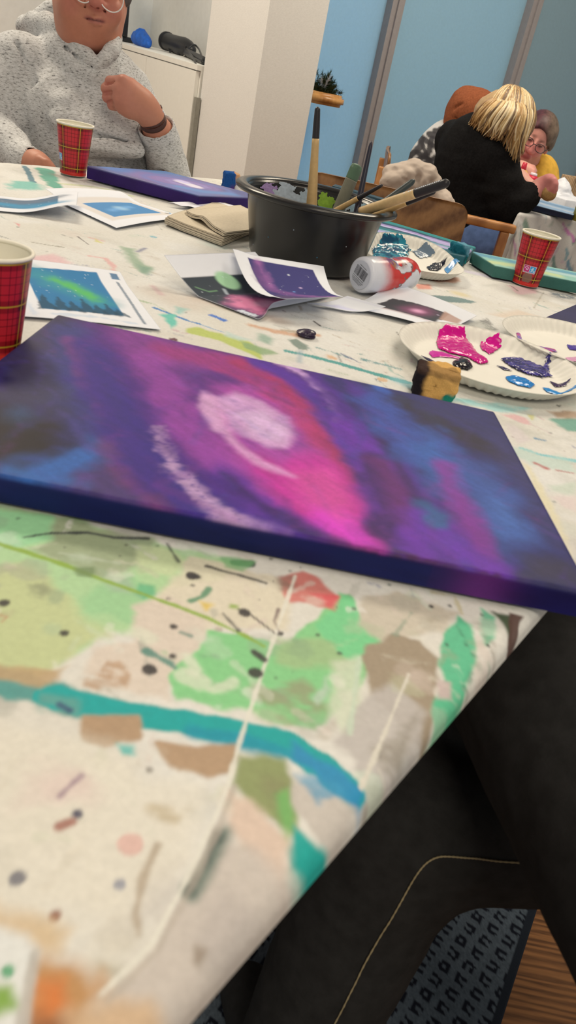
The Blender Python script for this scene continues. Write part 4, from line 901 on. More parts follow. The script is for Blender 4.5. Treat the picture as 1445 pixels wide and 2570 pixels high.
# ---- dark navy canvas cut by the right border
a = np.array((0.3176,1.2287,0.7590)[:2]); b = np.array((0.4136,1.4047,0.7590)[:2]); d1 = (b - a) / np.linalg.norm(b - a); d2 = np.array([d1[1], -d1[0]])
Q5 = (a, a + d2 * .24, a + d2 * .24 + d1 * .30, a + d1 * .30)
V, Fq, dd, _ = stretched(Q5, .759, .008, .004)
c5 = alb((46, 42, 78)) * (.7 + .6 * fbm(V * 20, 8)[:, None])
finish_canvas('navy_canvas', V, Fq, c5, 'plain dark navy canvas at the right border behind the paper plates')

# ================================================================= tartan paper cups
M_cup = attr_mat('printed_card', .35, .4, .03, 90); M_rim = plain_mat('cup_paper', (242, 228, 194), .5, .3, .02)
CH, RT, RB = .092, .0345, .0245
nu_, nv_ = 520, 190
th = np.linspace(0, 2 * math.pi, nu_, endpoint=False); hz = np.linspace(.0015, CH - .002, nv_)
T_, H_ = [x.ravel() for x in np.meshgrid(th, hz, indexing='ij')]
rr = RB + (RT - RB) * H_ / CH + np.where(H_ < .0055, .0005, 0)
Vc = np.column_stack([rr * np.cos(T_), rr * np.sin(T_), H_])
uc = T_ / (2 * math.pi) * 6; hc = H_ / CH
red = np.array(alb((196, 36, 44))); C = np.tile(red, (len(Vc), 1))
def band(x, c, w, s=.012): return 1 - smooth(w / 2 - s, w / 2 + s, np.abs((x - c + .5) % 1 - .5))
def mulc(m, f): 
    global C
    C = C * (1 - m[:, None] * (1 - np.array(f)))
vx = uc % 1; hx = (hc * 2.45 + .12) % 1
fac = 150; wv = .5 + .5 * np.sign(np.sin((T_ * 520 / 6.283 + H_ * 4000) * 1.0))
mulc(band(vx, .5, .30) * .66, (.35, .25, .22)); mulc(band(hx, .5, .30) * .66, (.35, .25, .22))
mulc(band(vx, .5, .22) * band(hx, .5, .24) * .8, (.25, .3, .25))
for c in (.03, .2, .8): mulc(band(vx, c, .022, .008) * .75, (.2, .12, .12)); mulc(band(hx, c, .022, .008) * .75, (.2, .12, .12))
ym = np.maximum(band(vx, .5, .035, .010), band(hx, .5, .034, .010)); C += (np.array(alb((206, 170, 44))) - C) * (ym * .85)[:, None]
bm_ = smooth(.083, .073, hc); C += (np.array(alb((206, 44, 32))) - C) * bm_[:, None]
# two-part disposal label with a brown cup print beneath it
lx = (T_ - 1.0) * .0275; ly = H_ - .026
def rect(x0, x1, y0, y1, s=.0003): return (smooth(x0 - s, x0 + s, lx) * smooth(x1 + s, x1 - s, lx) * smooth(y0 - s, y0 + s, ly) * smooth(y1 + s, y1 - s, ly))
def over(m, c):
    global C
    C = C + (np.array(alb(c)) - C) * m[:, None]
bl = (((lx / .0095) ** 2 + ((ly + .010) / .0105) ** 2) + .5 * (fbm(np.column_stack([lx, ly]) * 700, 4) - .5)) < 1
over(bl * rect(-.02, .02, -.0178, .002) * .85, (128, 104, 82))
over(rect(-.0115, .0115, -.001, .0125), (222, 196, 196)); over(rect(-.0106, -.0004, .0010, .0118), (196, 40, 110)); over(rect(.0004, .0106, .0010, .0118), (60, 160, 206))
rp = np.hypot(lx + .0056, ly - .0068); an = np.arctan2(ly - .0068, lx + .0056)
over(((np.abs(rp - .0029) < .0007) & (an > -1.2)) * .9, (236, 190, 206)); over((np.hypot(lx + .0056, ly - .0055) < .0014) * .9, (236, 190, 206))
over((np.hypot(lx - .0050, ly - .0096) < .0010) * .9, (226, 236, 240)); over((np.abs(lx - .0050 - (ly - .006) * .25) < .0009) * ((ly > .004) & (ly < .0088)) * .9, (226, 236, 240)); over(((np.abs(lx - .0050) < .0030) & (np.abs(ly - .0068) < .0005)) * .9, (226, 236, 240)); over(((np.abs(lx - .0086) < .0012) & (ly > .002) & (ly < .0048)) * .9, (226, 236, 240)); over(((np.abs(np.abs(lx - .0046) - (.0055 - ly) * .5) < .0006) & (ly > .0022) & (ly < .005)) * .9, (226, 236, 240))
over(((np.abs(ly - .0002) < .0004) & (np.abs(lx) < .009) & (np.sin(lx * 6000) > -.3)) * .8, (140, 60, 90))
cup_me = npmesh('cup_wall', Vc, grid_faces(nu_, nv_, True), C)
ring = [(RT + .0018 * math.cos(a), CH + .0004 + .0018 * math.sin(a)) for a in np.linspace(-1.6, 4.4, 12)]
Vr, Fr = lathe(ring, 72); rim_me = npmesh('cup_rim', Vr, Fr)
ins = [(RT - .0004, CH), (RB + .0005, .006), (0.0004, .0055)]
Vi, Fi = lathe(ins, 72); Vb, Fb = lathe([(0.0004, .003), (RB - .0006, .003), (RB, .0008), (RB + .0004, .0016)], 48)
inn_me = npmesh('cup_lining', *join([(Vi, Fi), (Vb, Fb)]))
M_cof = plain_mat('coffee', (70, 42, 24), .15, .5, .05)
def cup(px_, label, rz, first=[None]):
    r = empty('paper_cup', (px_[0], px_[1], .7502), label, 'cup', 'tartan paper cups'); r.rotation_euler.z = rz
    if first[0] is None:
        ch = []
        for nm, me, m in (('wall', cup_me, M_cup), ('rim', rim_me, M_rim), ('lining', inn_me, M_rim)):
            o = bpy.data.objects.new(nm, me); COL.objects.link(o); me.materials.append(m); me.polygons.foreach_set('use_smooth', [True] * len(me.polygons)); ch.append(o)
        first[0] = ch
    else:
        ch = [o.copy() for o in first[0]]
        for o in ch: COL.objects.link(o)
    for o in ch: o.parent = r
cup((-0.5668,1.6137,0.7500), 'red tartan paper cup standing before the person in the grey hoodie', math.radians(157))
cup((0.3442,1.5291,0.7500), 'red tartan paper cup with its pink and blue label facing out, beside the mint canvas', math.radians(-160))
cup((-0.2971,0.6519,0.7500), 'red tartan paper cup cut off by the left border beside the big galaxy painting', math.radians(140))

# ================================================================= black tub
M_tub = plain_mat('black_tub_plastic', (27, 26, 24), .25, .5, .2, 12)
M_smear = attr_mat('dried_paint', .6, .3, .1, 300)
BC = np.array((-.064, 1.30)); BH = .1060
tub = empty('black_tub', (BC[0], BC[1], .7502), 'round black plastic tub with a wide rolled rim, full of brushes', 'tub')
prof = [(0.001, 0), (.084, 0), (.0905, .003), (.093, .008), (.110, BH - .012), (.1110, BH - .009)]
profi = [(.1090, BH - .004), (.1080, BH - .012), (.0905, .010), (.085, .006), (.001, .006)]
V, F = lathe(prof + [(.1115, BH - .006)] + profi, 128, (*BC, .7502)); link('body', npmesh('body', V, F), M_tub, tub)
rp = [(.1195 + .0105 * math.cos(a) , BH - .0052 + .0056 * math.sin(a)) for a in np.linspace(math.pi, -math.pi, 22)]
V, F = lathe(rp, 128, (*BC, .7502)); link('rim', npmesh('rim', V, F), M_tub, tub)
M_water = newmat('murky_water', .08, (60, 62, 52))[0]
V, F = lathe([(.0005, .045), (.0975, .045)], 64, (*BC, .7502)); link('dirty_water', npmesh('dirty_water', V, F), M_water, tub)
# paint dried on the inside wall
def smear(nm, ang, h, wa, wh, col, seed):
    A_, Hh = [x.ravel() for x in np.meshgrid(np.linspace(-1, 1, 90), np.linspace(-1, 1, 60), indexing='ij')]
    d = np.hypot(A_, Hh) - .75 + 1.1 * (fbm(np.column_stack([A_ * 2.2, Hh * 3.2]), seed, 4) - .5)
    a = ang + A_ * wa; hh = h + Hh * wh; hh = np.minimum(hh, BH - .005)
    r = .0905 + (.108 - .0905) * (hh - .010) / (BH - .022) - .0008 - .0007 * np.clip(-d, 0, 1)
    V = np.column_stack([BC[0] + r * np.cos(a), BC[1] + r * np.sin(a), .7502 + hh]); Fq = grid_faces(90, 60)
    keep = (d[Fq] < 0).all(1); Fq = Fq[keep]
    c = alb(col) * (.75 + .5 * fbm(V * 300, seed)[:, None])
    used, inv = np.unique(Fq, return_inverse=True)
    return V[used], inv.reshape(-1, 4), c[used]
for k, (nm, ang, h, wa, wh, col) in enumerate((('lilac_smear', 2.50, .086, .22, .016, (172, 140, 176)), ('white_smear', 2.15, .080, .34, .026, (190, 196, 192)), ('white_smear', 1.80, .074, .24, .026, (176, 186, 182)), ('green_smear', 1.45, .080, .17, .024, (140, 174, 52)), ('white_smear', 1.22, .074, .20, .028, (196, 202, 194)), ('white_smear', .86, .078, .28, .027, (166, 188, 186)), ('blue_smear', .6, .080, .22, .022, (88, 120, 128)))):
    V, Fq, c = smear(nm, ang, h, wa, wh, col, 20 + k)
    if len(Fq): link(nm, npmesh(nm, V, Fq, c), M_smear, tub)
for k in range(24):
    a = random.uniform(-2.9, -.3); h = random.uniform(.01, .08); r = .0933 + (.110 - .0933) * (h - .008) / (BH - .02) + .0003
    if k > 5: break
    a = -2.6 + k * .42; h = .02 + .011 * ((k * 7) % 5); r = .0933 + (.110 - .0933) * (h - .008) / (BH - .02) + .0003
    V, F = lathe([(0.0002, .0004), (.0008, 0)], 8); R_ = Matrix.Translation((BC[0] + r * math.cos(a), BC[1] + r * math.sin(a), .75 + h)) @ Matrix.Rotation(a, 4, 'Z') @ Matrix.Rotation(math.pi / 2, 4, 'Y')
    V = [tuple(R_ @ Vector(v)) for v in V]; link('paint_speck', npmesh('paint_speck', V, F, np.tile(alb(random.choice([(170, 180, 180), (70, 140, 160), (200, 200, 190)])), (len(V), 1))), M_smear, tub)

# brushes standing in the tub
M_bw = attr_mat('brush_wood', .4, .4, .12, 150)
def brush(name, pts, rs, cols, label, cat='brush', squash=None, parts=None):
    """handle pieces: list of (name, t0, t1, colour)"""
    pts = [Vector(p) for p in pts]
    L = (pts[1] - pts[0])
    root = empty(name, tuple(pts[1]), label, cat, 'brushes in the tub' if cat == 'brush' else None)
    for nm, t0, t1, c in cols:
        n = 26
        tt = [t0 + (t1 - t0) * i / (n - 1) for i in range(n)]
        rr_ = [np.interp(t, rs[0], rs[1]) for t in tt]
        if t0 == 0: rr_[0] *= .45; rr_[1] *= .8
        V, F = tube([pts[0] + L * t for t in tt], rr_, 16, True, squash)
        Vn = np.array(V); cc = np.tile(alb(c), (len(V), 1)) * (.85 + .3 * fbm(Vn * np.array([180, 180, 25]), len(nm), 3)[:, None])
        me = npmesh(nm, V, F, cc)
        o = link(nm, me, M_bw, root)
        if nm == 'black_tip': o['label'] = 'black painted handle end'
    return root
wood_ = (206, 166, 104); blk = (34, 31, 32)
b1 = brush('paint_brush', ((-0.0889,1.2900,0.9757), (-.058, 1.275, .765)), ([0, .12, .3, .7, 1], [.0040, .0052, .0058, .0090, .0098]), [('black_tip', 0, .20, blk), ('handle', .2, 1, wood_)], 'tallest brush with a pale wooden handle and black end, upright in the tub')
brush('paint_brush', ((0.0004,1.3300,0.9442), (0.0021,1.3000,0.8381)), ([0, .5, 1], [.0030, .0042, .0050]), [('handle', 0, 1, (40, 38, 50))], 'thin all-black brush leaning upright beside the flat wooden stick in the tub')
brush('paint_brush', ((0.0315,1.2700,0.8931), (-0.0320,1.3000,0.8370)), ([0, .5, 1], [.0024, .0038, .0046]), [('black_tip', 0, .50, (38, 36, 38)), ('handle', .50, 1, wood_)], 'short slim brush lying low on the tub rim with half its handle black')
brush('paint_brush', ((0.1208,1.2000,0.9232), (0.0082,1.2700,0.8486)), ([0, .06, .5, 1], [.0055, .0066, .0072, .0072]), [('black_tip', 0, .36, blk), ('handle', .36, 1, (214, 176, 116))], 'thick brush with lettered black end sticking out over the right tub rim')
brush('paint_brush', ((0.1097,1.2500,0.9014), (0.0258,1.3100,0.8386)), ([0, .5, 1], [.0028, .0044, .0050]), [('black_tip', 0, .42, (36, 34, 36)), ('handle', .42, 1, wood_)], 'slim dark brush lying just below the thick one over the right tub rim')
brush('paint_brush', ((0.0820,1.3600,0.9007), (0.0271,1.3300,0.8452)), ([0, .5, 1], [.0050, .0058, .0060]), [('handle', 0, 1, (54, 62, 58))], 'greyish dark brush handle behind the thick brush, in front of the puffer coat')
brush('flat_stick', ((-0.0129,1.3700,0.9044), (-0.0283,1.3600,0.8292)), ([0, .03, .1, 1], [.0060, .0115, .0135, .0135]), [('green_end', 0, .32, (96, 122, 90)), ('stick', .32, 1, (136, 130, 104))], 'flat wooden stirring stick with a green stained rounded end in the tub', 'stick', .35)
# worn white lettering along the black end of the thick brush
txt = []
pA, pB = Vector((0.1208,1.2000,0.9232)), Vector((0.0082,1.2700,0.8486)); ax = (pB - pA).normalized(); upv = (Vector((0, 0, 1)) - ax * ax.z).normalized(); sdv = ax.cross(upv)
if sdv.y > 0: sdv = -sdv
Vt, Ft = [], []
for k in range(17):
    t = .012 + k * .0036; w = random.uniform(.0010, .0024)
    if random.random() < .15: continue
    nrm_ = (upv * .75 + sdv * .65).normalized(); tg = nrm_.cross(ax)
    c = pA + ax * t + nrm_ * .00705
    i = len(Vt); Vt += [c + tg * .0011, c - tg * .0011, c - tg * .0011 + ax * w, c + tg * .0011 + ax * w]; Ft.append((i, i + 1, i + 2, i + 3))
thick = [o for o in bpy.data.objects if o.get('label', '').startswith('thick brush')][0]
M_white = plain_mat('white_print', (216, 214, 206), .6)
link('lettering', npmesh('lettering', [tuple(v) for v in Vt], Ft), M_white, [o for o in thick.children if o.name.startswith('black_tip')][0], False)

# ================================================================= white and red squeeze bottle
M_bot = attr_mat('bottle_plastic', .25, .5, .03, 60)
ba = Vector((0.0283,1.1728,0.7770)); bb = Vector((0.1172,1.2667,0.7770)); ax = Vector((bb.x - ba.x, bb.y - ba.y, 0)); ax.normalize()
bo = Vector((ba.x, ba.y, .7505 + .0265)); sd = Vector((-ax.y, ax.x, 0)); LB = .128
bot = empty('paint_bottle', (bo.x + ax.x * .06, bo.y + ax.y * .06, .7505), 'white and red squeeze bottle lying on its side with the barcode end outward', 'bottle')
prof = [(.0003, -.0005), (.0195, -.0012), (.0225, 0), (.0252, .002), (.0262, .006), (.0265, .012), (.0265, .045), (.0252, .060), (.0240, .070), (.0250, .085), (.0262, .098), (.0258, .112), (.0225, .125), (.0160, .134), (.0105, .138), (.0100, .146), (.0003, .146)]
pp = np.array(prof); tt = np.linspace(0, 1, 150); cum = np.concatenate([[0], np.cumsum(np.hypot(*np.diff(pp, axis=0).T))]); cum /= cum[-1]
rs_, zs_ = np.interp(tt, cum, pp[:, 0]), np.interp(tt, cum, pp[:, 1])
nA = 160; aa = np.linspace(0, 2 * math.pi, nA, endpoint=False)
Aq, Iq = [x.ravel() for x in np.meshgrid(aa, np.arange(150), indexing='ij')]
r_, z_ = rs_[Iq], zs_[Iq]
zsc = .128 / .146
X = np.array(bo)[None] + zsc * z_[:, None] * np.array(ax) + (r_ * np.cos(Aq))[:, None] * np.array(sd) + (r_ * np.sin(Aq))[:, None] * np.array((0, 0, 1.0))
s_ = z_ / .14; ca = Aq
col = np.tile(alb((232, 226, 216)), (len(X), 1))
UV = np.column_stack([np.cos(Aq) * .03, np.sin(Aq) * .03, z_])
nz = fbm(UV * 55, 31, 4)
def ovr(m, c): 
    global col
    col = col + (np.array(alb(c)) - col) * m[:, None]
redm = smooth(-.02, .02, (z_ - .036) + .014 * (nz - .5)); ovr(redm, (214, 48, 40))
pat = (smooth(.50, .53, fbm(UV * 38, 77, 3)) * smooth(.055, .062, z_)); ovr(pat, (226, 220, 210))
ln = (np.abs(fbm(UV * 38, 77, 3) - .515) < .012) * (z_ > .05); ovr(ln * .8, (110, 84, 76))
up_ = smooth(.45, .9, np.sin(Aq)) * smooth(.03, .05, z_) * smooth(.10, .07, z_); ovr(up_ * smooth(.42, .5, fbm(UV * 70, 15)) * .9, (112, 60, 110)); ovr(up_ * smooth(.55, .6, fbm(UV * 70, 19)) * .9, (170, 130, 60))
link('bottle_body', npmesh('bottle_body', X, grid_faces(nA, 150, True), col), M_bot, bot)
M_lab = plain_mat('round_label', (206, 202, 196), .5, .3, .03); M_bar = plain_mat('barcode_ink', (84, 82, 82), .6)
def disc_pt(u, v, o=.0018): return bo - ax * o + sd * (-u) + Vector((0, 0, v))
Vd = [disc_pt(0, 0)] + [disc_pt(.0208 * math.cos(a), .0208 * math.sin(a)) for a in np.linspace(0, 2 * math.pi, 48, endpoint=False)]
lb = link('end_label', npmesh('end_label', Vd, [(0, 1 + (i + 1) % 48, 1 + i) for i in range(48)]), M_lab, bot, False)
Vb_, Fb_ = [], []
def brect(x0, x1, y0, y1, rot=math.radians(-18)):
    c, s = math.cos(rot), math.sin(rot); i = len(Vb_)
    for x, y in ((x0, y0), (x1, y0), (x1, y1), (x0, y1)): Vb_.append(tuple(disc_pt(x * c - y * s, x * s + y * c, .0022)))
    Fb_.append((i, i + 3, i + 2, i + 1))
x = -.0125; rb_ = random.Random(5)
while x < .0125:
    w = rb_.choice([.0004, .0004, .0008, .0012]); brect(x, x + w, -.0035, .0105); x += w + rb_.choice([.0004, .0006, .0009])
for yy, wd in ((-.0062, .012), (-.0090, .0125), (-.0112, .011), (-.0134, .009), (.0125, .008)):
    x = -wd
    while x < wd:
        w = rb_.uniform(.0004, .0012); brect(x, x + w, yy, yy + .0010); x += w + .0005
link('barcode', npmesh('barcode', Vb_, Fb_), M_bar, lb, False)
M_capb = plain_mat('bottle_nozzle', (226, 220, 210), .4)

# ================================================================= paper plates with paint
M_plate = plain_mat('white_card', (238, 226, 198), .65, .3, .02, 40)
M_wet = attr_mat('wet_paint', .16, .35, .08, 400)
def plate(name, c, r, label, tilt=(0, 0), z0=.7508, fold=None):
    nr, na = 46, 360
    R_ = np.linspace(0.001, 1, nr); A_ = np.linspace(0, 2 * math.pi, na, endpoint=False)
    AA, RR = [x.ravel() for x in np.meshgrid(A_, R_, indexing='ij')]
    fl = smooth(.76, .84, RR) * smooth(1.0, .95, RR)
    h = .015 * smooth(.76, 1.0, RR) ** 1.2 + .0012 * fl * np.sin(AA * 60) + .0012 * smooth(.985, 1.0, RR) + .0005
    V = np.column_stack([c[0] + r * RR * np.cos(AA), c[1] + r * RR * np.sin(AA), z0 + h])
    V[:, 2] += tilt[0] * (V[:, 0] - c[0] + r) + tilt[1] * (V[:, 1] - c[1] + r)
    if fold: V[:, 2] += fold(V[:, 0] - c[0], V[:, 1] - c[1])
    root = empty(name, (c[0], c[1], z0), label, 'plate', 'paper plates')
    Vt_ = np.concatenate([V, V - np.array([0, 0, .0008])]); f = grid_faces(na, nr, True); n0 = len(V)
    rimf = np.array([[i * nr + nr - 1, i * nr + nr - 1 + n0, ((i + 1) % na) * nr + nr - 1 + n0, ((i + 1) % na) * nr + nr - 1] for i in range(na)])
    o = link('plate_body', npmesh('plate_body', Vt_, np.concatenate([f, f[:, ::-1] + n0, rimf])), M_plate, root)
    def zat(x, y):
        q = math.hypot(x - c[0], y - c[1]) / r; a = math.atan2(y - c[1], x - c[0])
        s1 = lambda e0, e1, v: (lambda t: t * t * (3 - 2 * t))(min(max((v - e0) / (e1 - e0), 0), 1))
        h_ = .015 * s1(.76, 1, q) ** 1.2 + .0012 * s1(.76, .84, q) * s1(1, .95, q) * 0 + .0016
        h_ += tilt[0] * (x - c[0] + r) + tilt[1] * (y - c[1] + r)
        if fold: h_ += float(fold(np.array([x - c[0]]), np.array([y - c[1]]))[0])
        return z0 + h_
    return root, zat
def blob(root, zat, nm, pts, h, col, rough=.002, seed=1, col2=None, n=70, fs=220, lump=.28):
    pts = np.array(pts); lo, hi = pts.min(0) - rough * 1.5, pts.max(0) + rough * 1.5
    gx, gy = [x.ravel() for x in np.meshgrid(np.linspace(lo[0], hi[0], n), np.linspace(lo[1], hi[1], n), indexing='ij')]
    PP = Paint(np.column_stack([gx, gy]), (0, 0, 0))
    G_ = np.column_stack([gx, gy]); d2 = np.full(len(G_), 1e9); ins_ = np.zeros(len(G_), bool)
    for i in range(len(pts)):
        A, B = pts[i], pts[(i + 1) % len(pts)]; e = B - A; t = np.clip(((G_ - A) @ e) / (e @ e + 1e-12), 0, 1); q = G_ - A - t[:, None] * e; d2 = np.minimum(d2, (q * q).sum(1))
        cc = (A[1] > gy) != (B[1] > gy); ins_ ^= cc & (gx < A[0] + (gy - A[1]) * (B[0] - A[0]) / (B[1] - A[1] + 1e-15))
    d = np.sqrt(d2); d[ins_] *= -1; d += rough * 2 * (fbm(G_ * fs, seed, 3) - .5)
    hh = h * np.sqrt(np.clip(-d / (.004 + h), 0, 1)) * (1 - lump + 2 * lump * fbm(G_ * 260, seed + 3, 3))
    zz = np.array([zat(a, b) for a, b in zip(gx, gy)])
    V = np.column_stack([gx, gy, zz + .0001 + hh]); Fq = grid_faces(n, n); Fq = Fq[(d[Fq] < .0004).all(1)]
    used, inv = np.unique(Fq, return_inverse=True)
    cc = np.tile(alb(col), (len(used), 1))
    if col2 is not None: cc = cc + (alb(col2) - cc) * smooth(.4, .6, fbm(G_[used] * np.array([90, 260]), seed + 9, 3))[:, None]
    if len(used): link(nm, npmesh(nm, V[used], inv.reshape(-1, 4), cc), M_wet, root)
p1, z1 = plate('paper_plate', (.203, .943), .1175, 'white paper plate with fresh magenta, black, navy and blue paint dabs')
zz = .7525
blob(p1, z1, 'magenta_paint', [(0.1439,1.0301),(0.1531,1.0446),(0.1787,1.0529),(0.1898,1.0244),(0.1942,0.9894),(0.2054,0.9725),(0.2050,0.9563),(0.1917,0.9424),(0.1783,0.9616),(0.1552,0.9615),(0.1403,0.9707),(0.1400,1.0017)], .003, (214, 2, 124), .0015, 3)
blob(p1, z1, 'magenta_dab', [(0.2021,1.0365),(0.2270,1.0591),(0.2308,1.0379),(0.2109,0.9967),(0.2022,1.0130)], .002, (212, 8, 126), .003, 5)
blob(p1, z1, 'thin_magenta_paint', [(0.1265,0.9440),(0.1324,0.9579),(0.1454,0.9607),(0.1654,0.9538),(0.1799,0.9449),(0.1648,0.9470),(0.1441,0.9404),(0.1308,0.9295)], .0008, (220, 30, 150), .0015, 7)
blob(p1, z1, 'black_paint', [(0.1559,0.9268),(0.1680,0.9507),(0.1801,0.9433),(0.1819,0.9262),(0.1742,0.9092),(0.1617,0.9067),(0.1560,0.9147)], .005, (20, 14, 22), .001, 9, None, 50, 160, .2)
blob(p1, z1, 'dark_streak', [(0.1165,0.9261),(0.1262,0.9220),(0.1401,0.9071),(0.1280,0.9093)], .0005, (52, 38, 66), .001, 11)
blob(p1, z1, 'navy_paint', [(0.2254,0.9893),(0.2362,1.0018),(0.2508,1.0104),(0.2656,1.0024),(0.2799,0.9928),(0.2917,1.0221),(0.2863,0.9704),(0.2881,0.9610),(0.2714,0.9456),(0.2513,0.9473),(0.2353,0.9594)], .003, (48, 44, 88), .004, 13, (84, 74, 140))
blob(p1, z1, 'navy_streak', [(0.2157,0.9552),(0.2250,0.9552),(0.2341,0.9476),(0.2233,0.9435)], .0008, (52, 46, 84), .001, 15)
blob(p1, z1, 'blue_paint', [(0.2208,0.9153),(0.2313,0.9294),(0.2482,0.9260),(0.2570,0.9103),(0.2480,0.8950),(0.2333,0.8939),(0.2224,0.9021)], .0022, (30, 128, 190), .0012, 17)
blob(p1, z1, 'blue_streak', [(0.2647,0.9071),(0.2741,0.9103),(0.2868,0.9005),(0.3083,0.9208),(0.3020,0.9032),(0.2800,0.8909),(0.2687,0.8946)], .0008, (44, 140, 196), .0015, 19)
blob(p1, z1, 'plum_streak', [(0.2809,0.9387),(0.2893,0.9354),(0.3060,0.9476),(0.2985,0.9313),(0.2839,0.9206)], .0008, (66, 46, 76), .0015, 21)
p2, z2 = plate('paper_plate', (.350, 1.100), .1120, 'white paper plate with purple streaks behind the magenta-dabbed plate', (0, 0), .7515)
blob(p2, z2, 'purple_streak', [(0.2672,1.1338),(0.2733,1.1426),(0.2725,1.1039),(0.2875,1.0901),(0.3167,1.0928),(0.3183,1.0811),(0.2945,1.0657),(0.2748,1.0660),(0.2642,1.0880)], .0010, (196, 66, 130), .0015, 31, (150, 120, 180))
blob(p2, z2, 'pink_streak', [(0.2934,1.0711),(0.3090,1.0787),(0.3123,1.0667),(0.2976,1.0633)], .0006, (214, 40, 120), .001, 33)
blob(p2, z2, 'violet_paint', [(0.3433,1.1339),(0.3600,1.1423),(0.3604,1.1176),(0.3411,1.1093)], .0012, (84, 60, 150), .0015, 35)
blob(p2, z2, 'pale_pink_paint', [(0.3249,1.0597),(0.3462,1.0800),(0.3473,1.0596),(0.3276,1.0460)], .0008, (240, 170, 190), .0015, 37)
p3, z3 = plate('paper_plate', (.118, 1.445), .0950, 'white paper plate with dark teal paint and a folded rim beside the black tub', (0, 0), .7508, lambda x, y: .022 * smooth(.0, .10, (y * .92 - x * .2)))
blob(p3, z3, 'teal_paint', [(0.0457,1.4690),(0.0619,1.5203),(0.0943,1.5344),(0.1185,1.5146),(0.1003,1.4485),(0.0622,1.3988)], .003, (24, 74, 96), .006, 41, (40, 130, 140))
blob(p3, z3, 'black_paint', [(0.1491,1.4641),(0.1642,1.4941),(0.1861,1.5028),(0.1696,1.4579),(0.1543,1.4489)], .0025, (28, 32, 44), .002, 43)
blob(p3, z3, 'grey_streak', [(0.1197,1.5110),(0.1437,1.5334),(0.1622,1.5162),(0.1344,1.4938)], .0008, (110, 124, 130), .003, 45)
blob(p3, z3, 'blue_streak', [(0.1834,1.4807),(0.2014,1.4996),(0.2084,1.4929),(0.1869,1.4568)], .0006, (90, 150, 190), .0015, 47)

# dried dark paint flake
V = np.array([(math.cos(a) * .010 * (1 + .3 * math.sin(3 * a)), math.sin(a) * .0075, 0) for a in np.linspace(0, 6.28, 24, endpoint=False)])
fk = Vector((-0.0286,0.9133,0.7505)); s = SDF().ell(fk + Vector((0, 0, .0015)), (.009, .011, .0016)).ell(fk + Vector((.006, -.002, .002)), (.004, .003, .002))
Vv, Fq = s.mesh(.0007, lambda P: .0008 * (fbm(P * 400, 2) - .5)); M_flake = plain_mat('dark_paint_flake', (44, 30, 50), .3)
o = link('paint_flake', npmesh('paint_flake', Vv, Fq), M_flake, None, True, tuple(fk)); tag(o, 'small dark purple dried paint flake on the cloth above the galaxy painting', 'paint flake')

# ================================================================= sponges
M_sp = attr_mat('sponge_foam', .95, .1, .2, 900, .8, 900)
def sponge(name, c, ux, size, cols, label, seed, rough=.0025):
    ux = Vector(ux).normalized(); uy = Vector((-ux.y, ux.x, 0)); n = 26
    bm = bmesh.new(); bmesh.ops.create_cube(bm, size=1); bmesh.ops.subdivide_edges(bm, edges=bm.edges, cuts=n, use_grid_fill=True)
    me = bpy.data.meshes.new(name); bm.to_mesh(me); bm.free()
    L = np.array([v.co for v in me.vertices]); p = L * 2
    q = p / np.maximum((np.abs(p) ** 8).sum(1) ** (1 / 8), 1e-6)[:, None] * np.abs(p).max(1)[:, None]
    q = q * np.array(size) / 2; q += (fbm(q * 130 + seed, seed, 3)[:, None] - .5) * rough * 2 * np.sign(q)
    W = np.array([list(Vector(c) + ux * a + uy * b + Vector((0, 0, d + size[2] / 2))) for a, b, d in q])
    W[:, 2] = np.maximum(W[:, 2], .7505)
    C = np.tile(alb(cols[0]), (len(W), 1))
    for (f, cc) in cols[1:]:
        m = f(p[:, 0] + .5 * (fbm(q * 70, seed + 2) - .5), p[:, 1] + .5 * (fbm(q * 70, seed + 3) - .5), p[:, 2] + .5 * (fbm(q * 70, seed + 4) - .5)); C += (alb(cc) - C) * m[:, None]
    me.vertices.foreach_set('co', W.astype(np.float32).ravel()); setcol(me, C)
    o = link(name, me, M_sp, None, True, tuple(c)); return tag(o, label, 'sponge', 'painting sponges')
c1 = (0.1242,0.7892,0.7505)
sponge('sponge', (c1[0], c1[1] + .012, .7505), (1, -.10, 0), (.047, .040, .0315), [(236, 180, 98), (lambda x, y, z: smooth(-.35, -.6, x), (40, 34, 36)), (lambda x, y, z: smooth(.55, .8, z) * smooth(.5, .2, y + x * .2) * .5, (92, 68, 52)), (lambda x, y, z: smooth(.35, .6, x) * smooth(-.2, -.5, z), (40, 140, 112))], 'yellow ochre sponge block with a black painted side behind the big galaxy painting', 3)
c2 = (0.2107,1.5721,0.7505)
sponge('sponge', (c2[0] + .004, c2[1] + .02, .7505), (.95, .3, 0), (.034, .03, .036), [(34, 104, 112), (lambda x, y, z: smooth(.3, .8, x + z - .3) * .8, (120, 170, 176)), (lambda x, y, z: smooth(.1, -.5, z), (40, 130, 120))], 'small teal painted sponge beside the folded paper plate', 7)
c3 = (-0.2840,1.8344,0.7505)
sponge('sponge', (c3[0] - .003, c3[1], .7505), (.9, .4, 0), (.034, .03, .040), [(36, 84, 140), (lambda x, y, z: smooth(.25, .55, x), (214, 160, 110)), (lambda x, y, z: smooth(-.1, -.7, z) * smooth(-.5, .2, x), (96, 60, 120))], 'blue and orange painted sponge standing left of the black tub', 11)
s = SDF(); cw = Vector((-0.2554,1.8154,0.7520)); s.ell(cw + Vector((0, .01, .008)), (.02, .014, .012)).ell(cw + Vector((.016, .014, .014)), (.012, .01, .013))
Vv, Fq = s.mesh(.0014, lambda P: .006 * (fbm(P * 120, 3) - .5)); Vv[:, 2] = np.maximum(Vv[:, 2], .7505); M_tis = plain_mat('tissue', (232, 220, 200), .9, .1, .05)
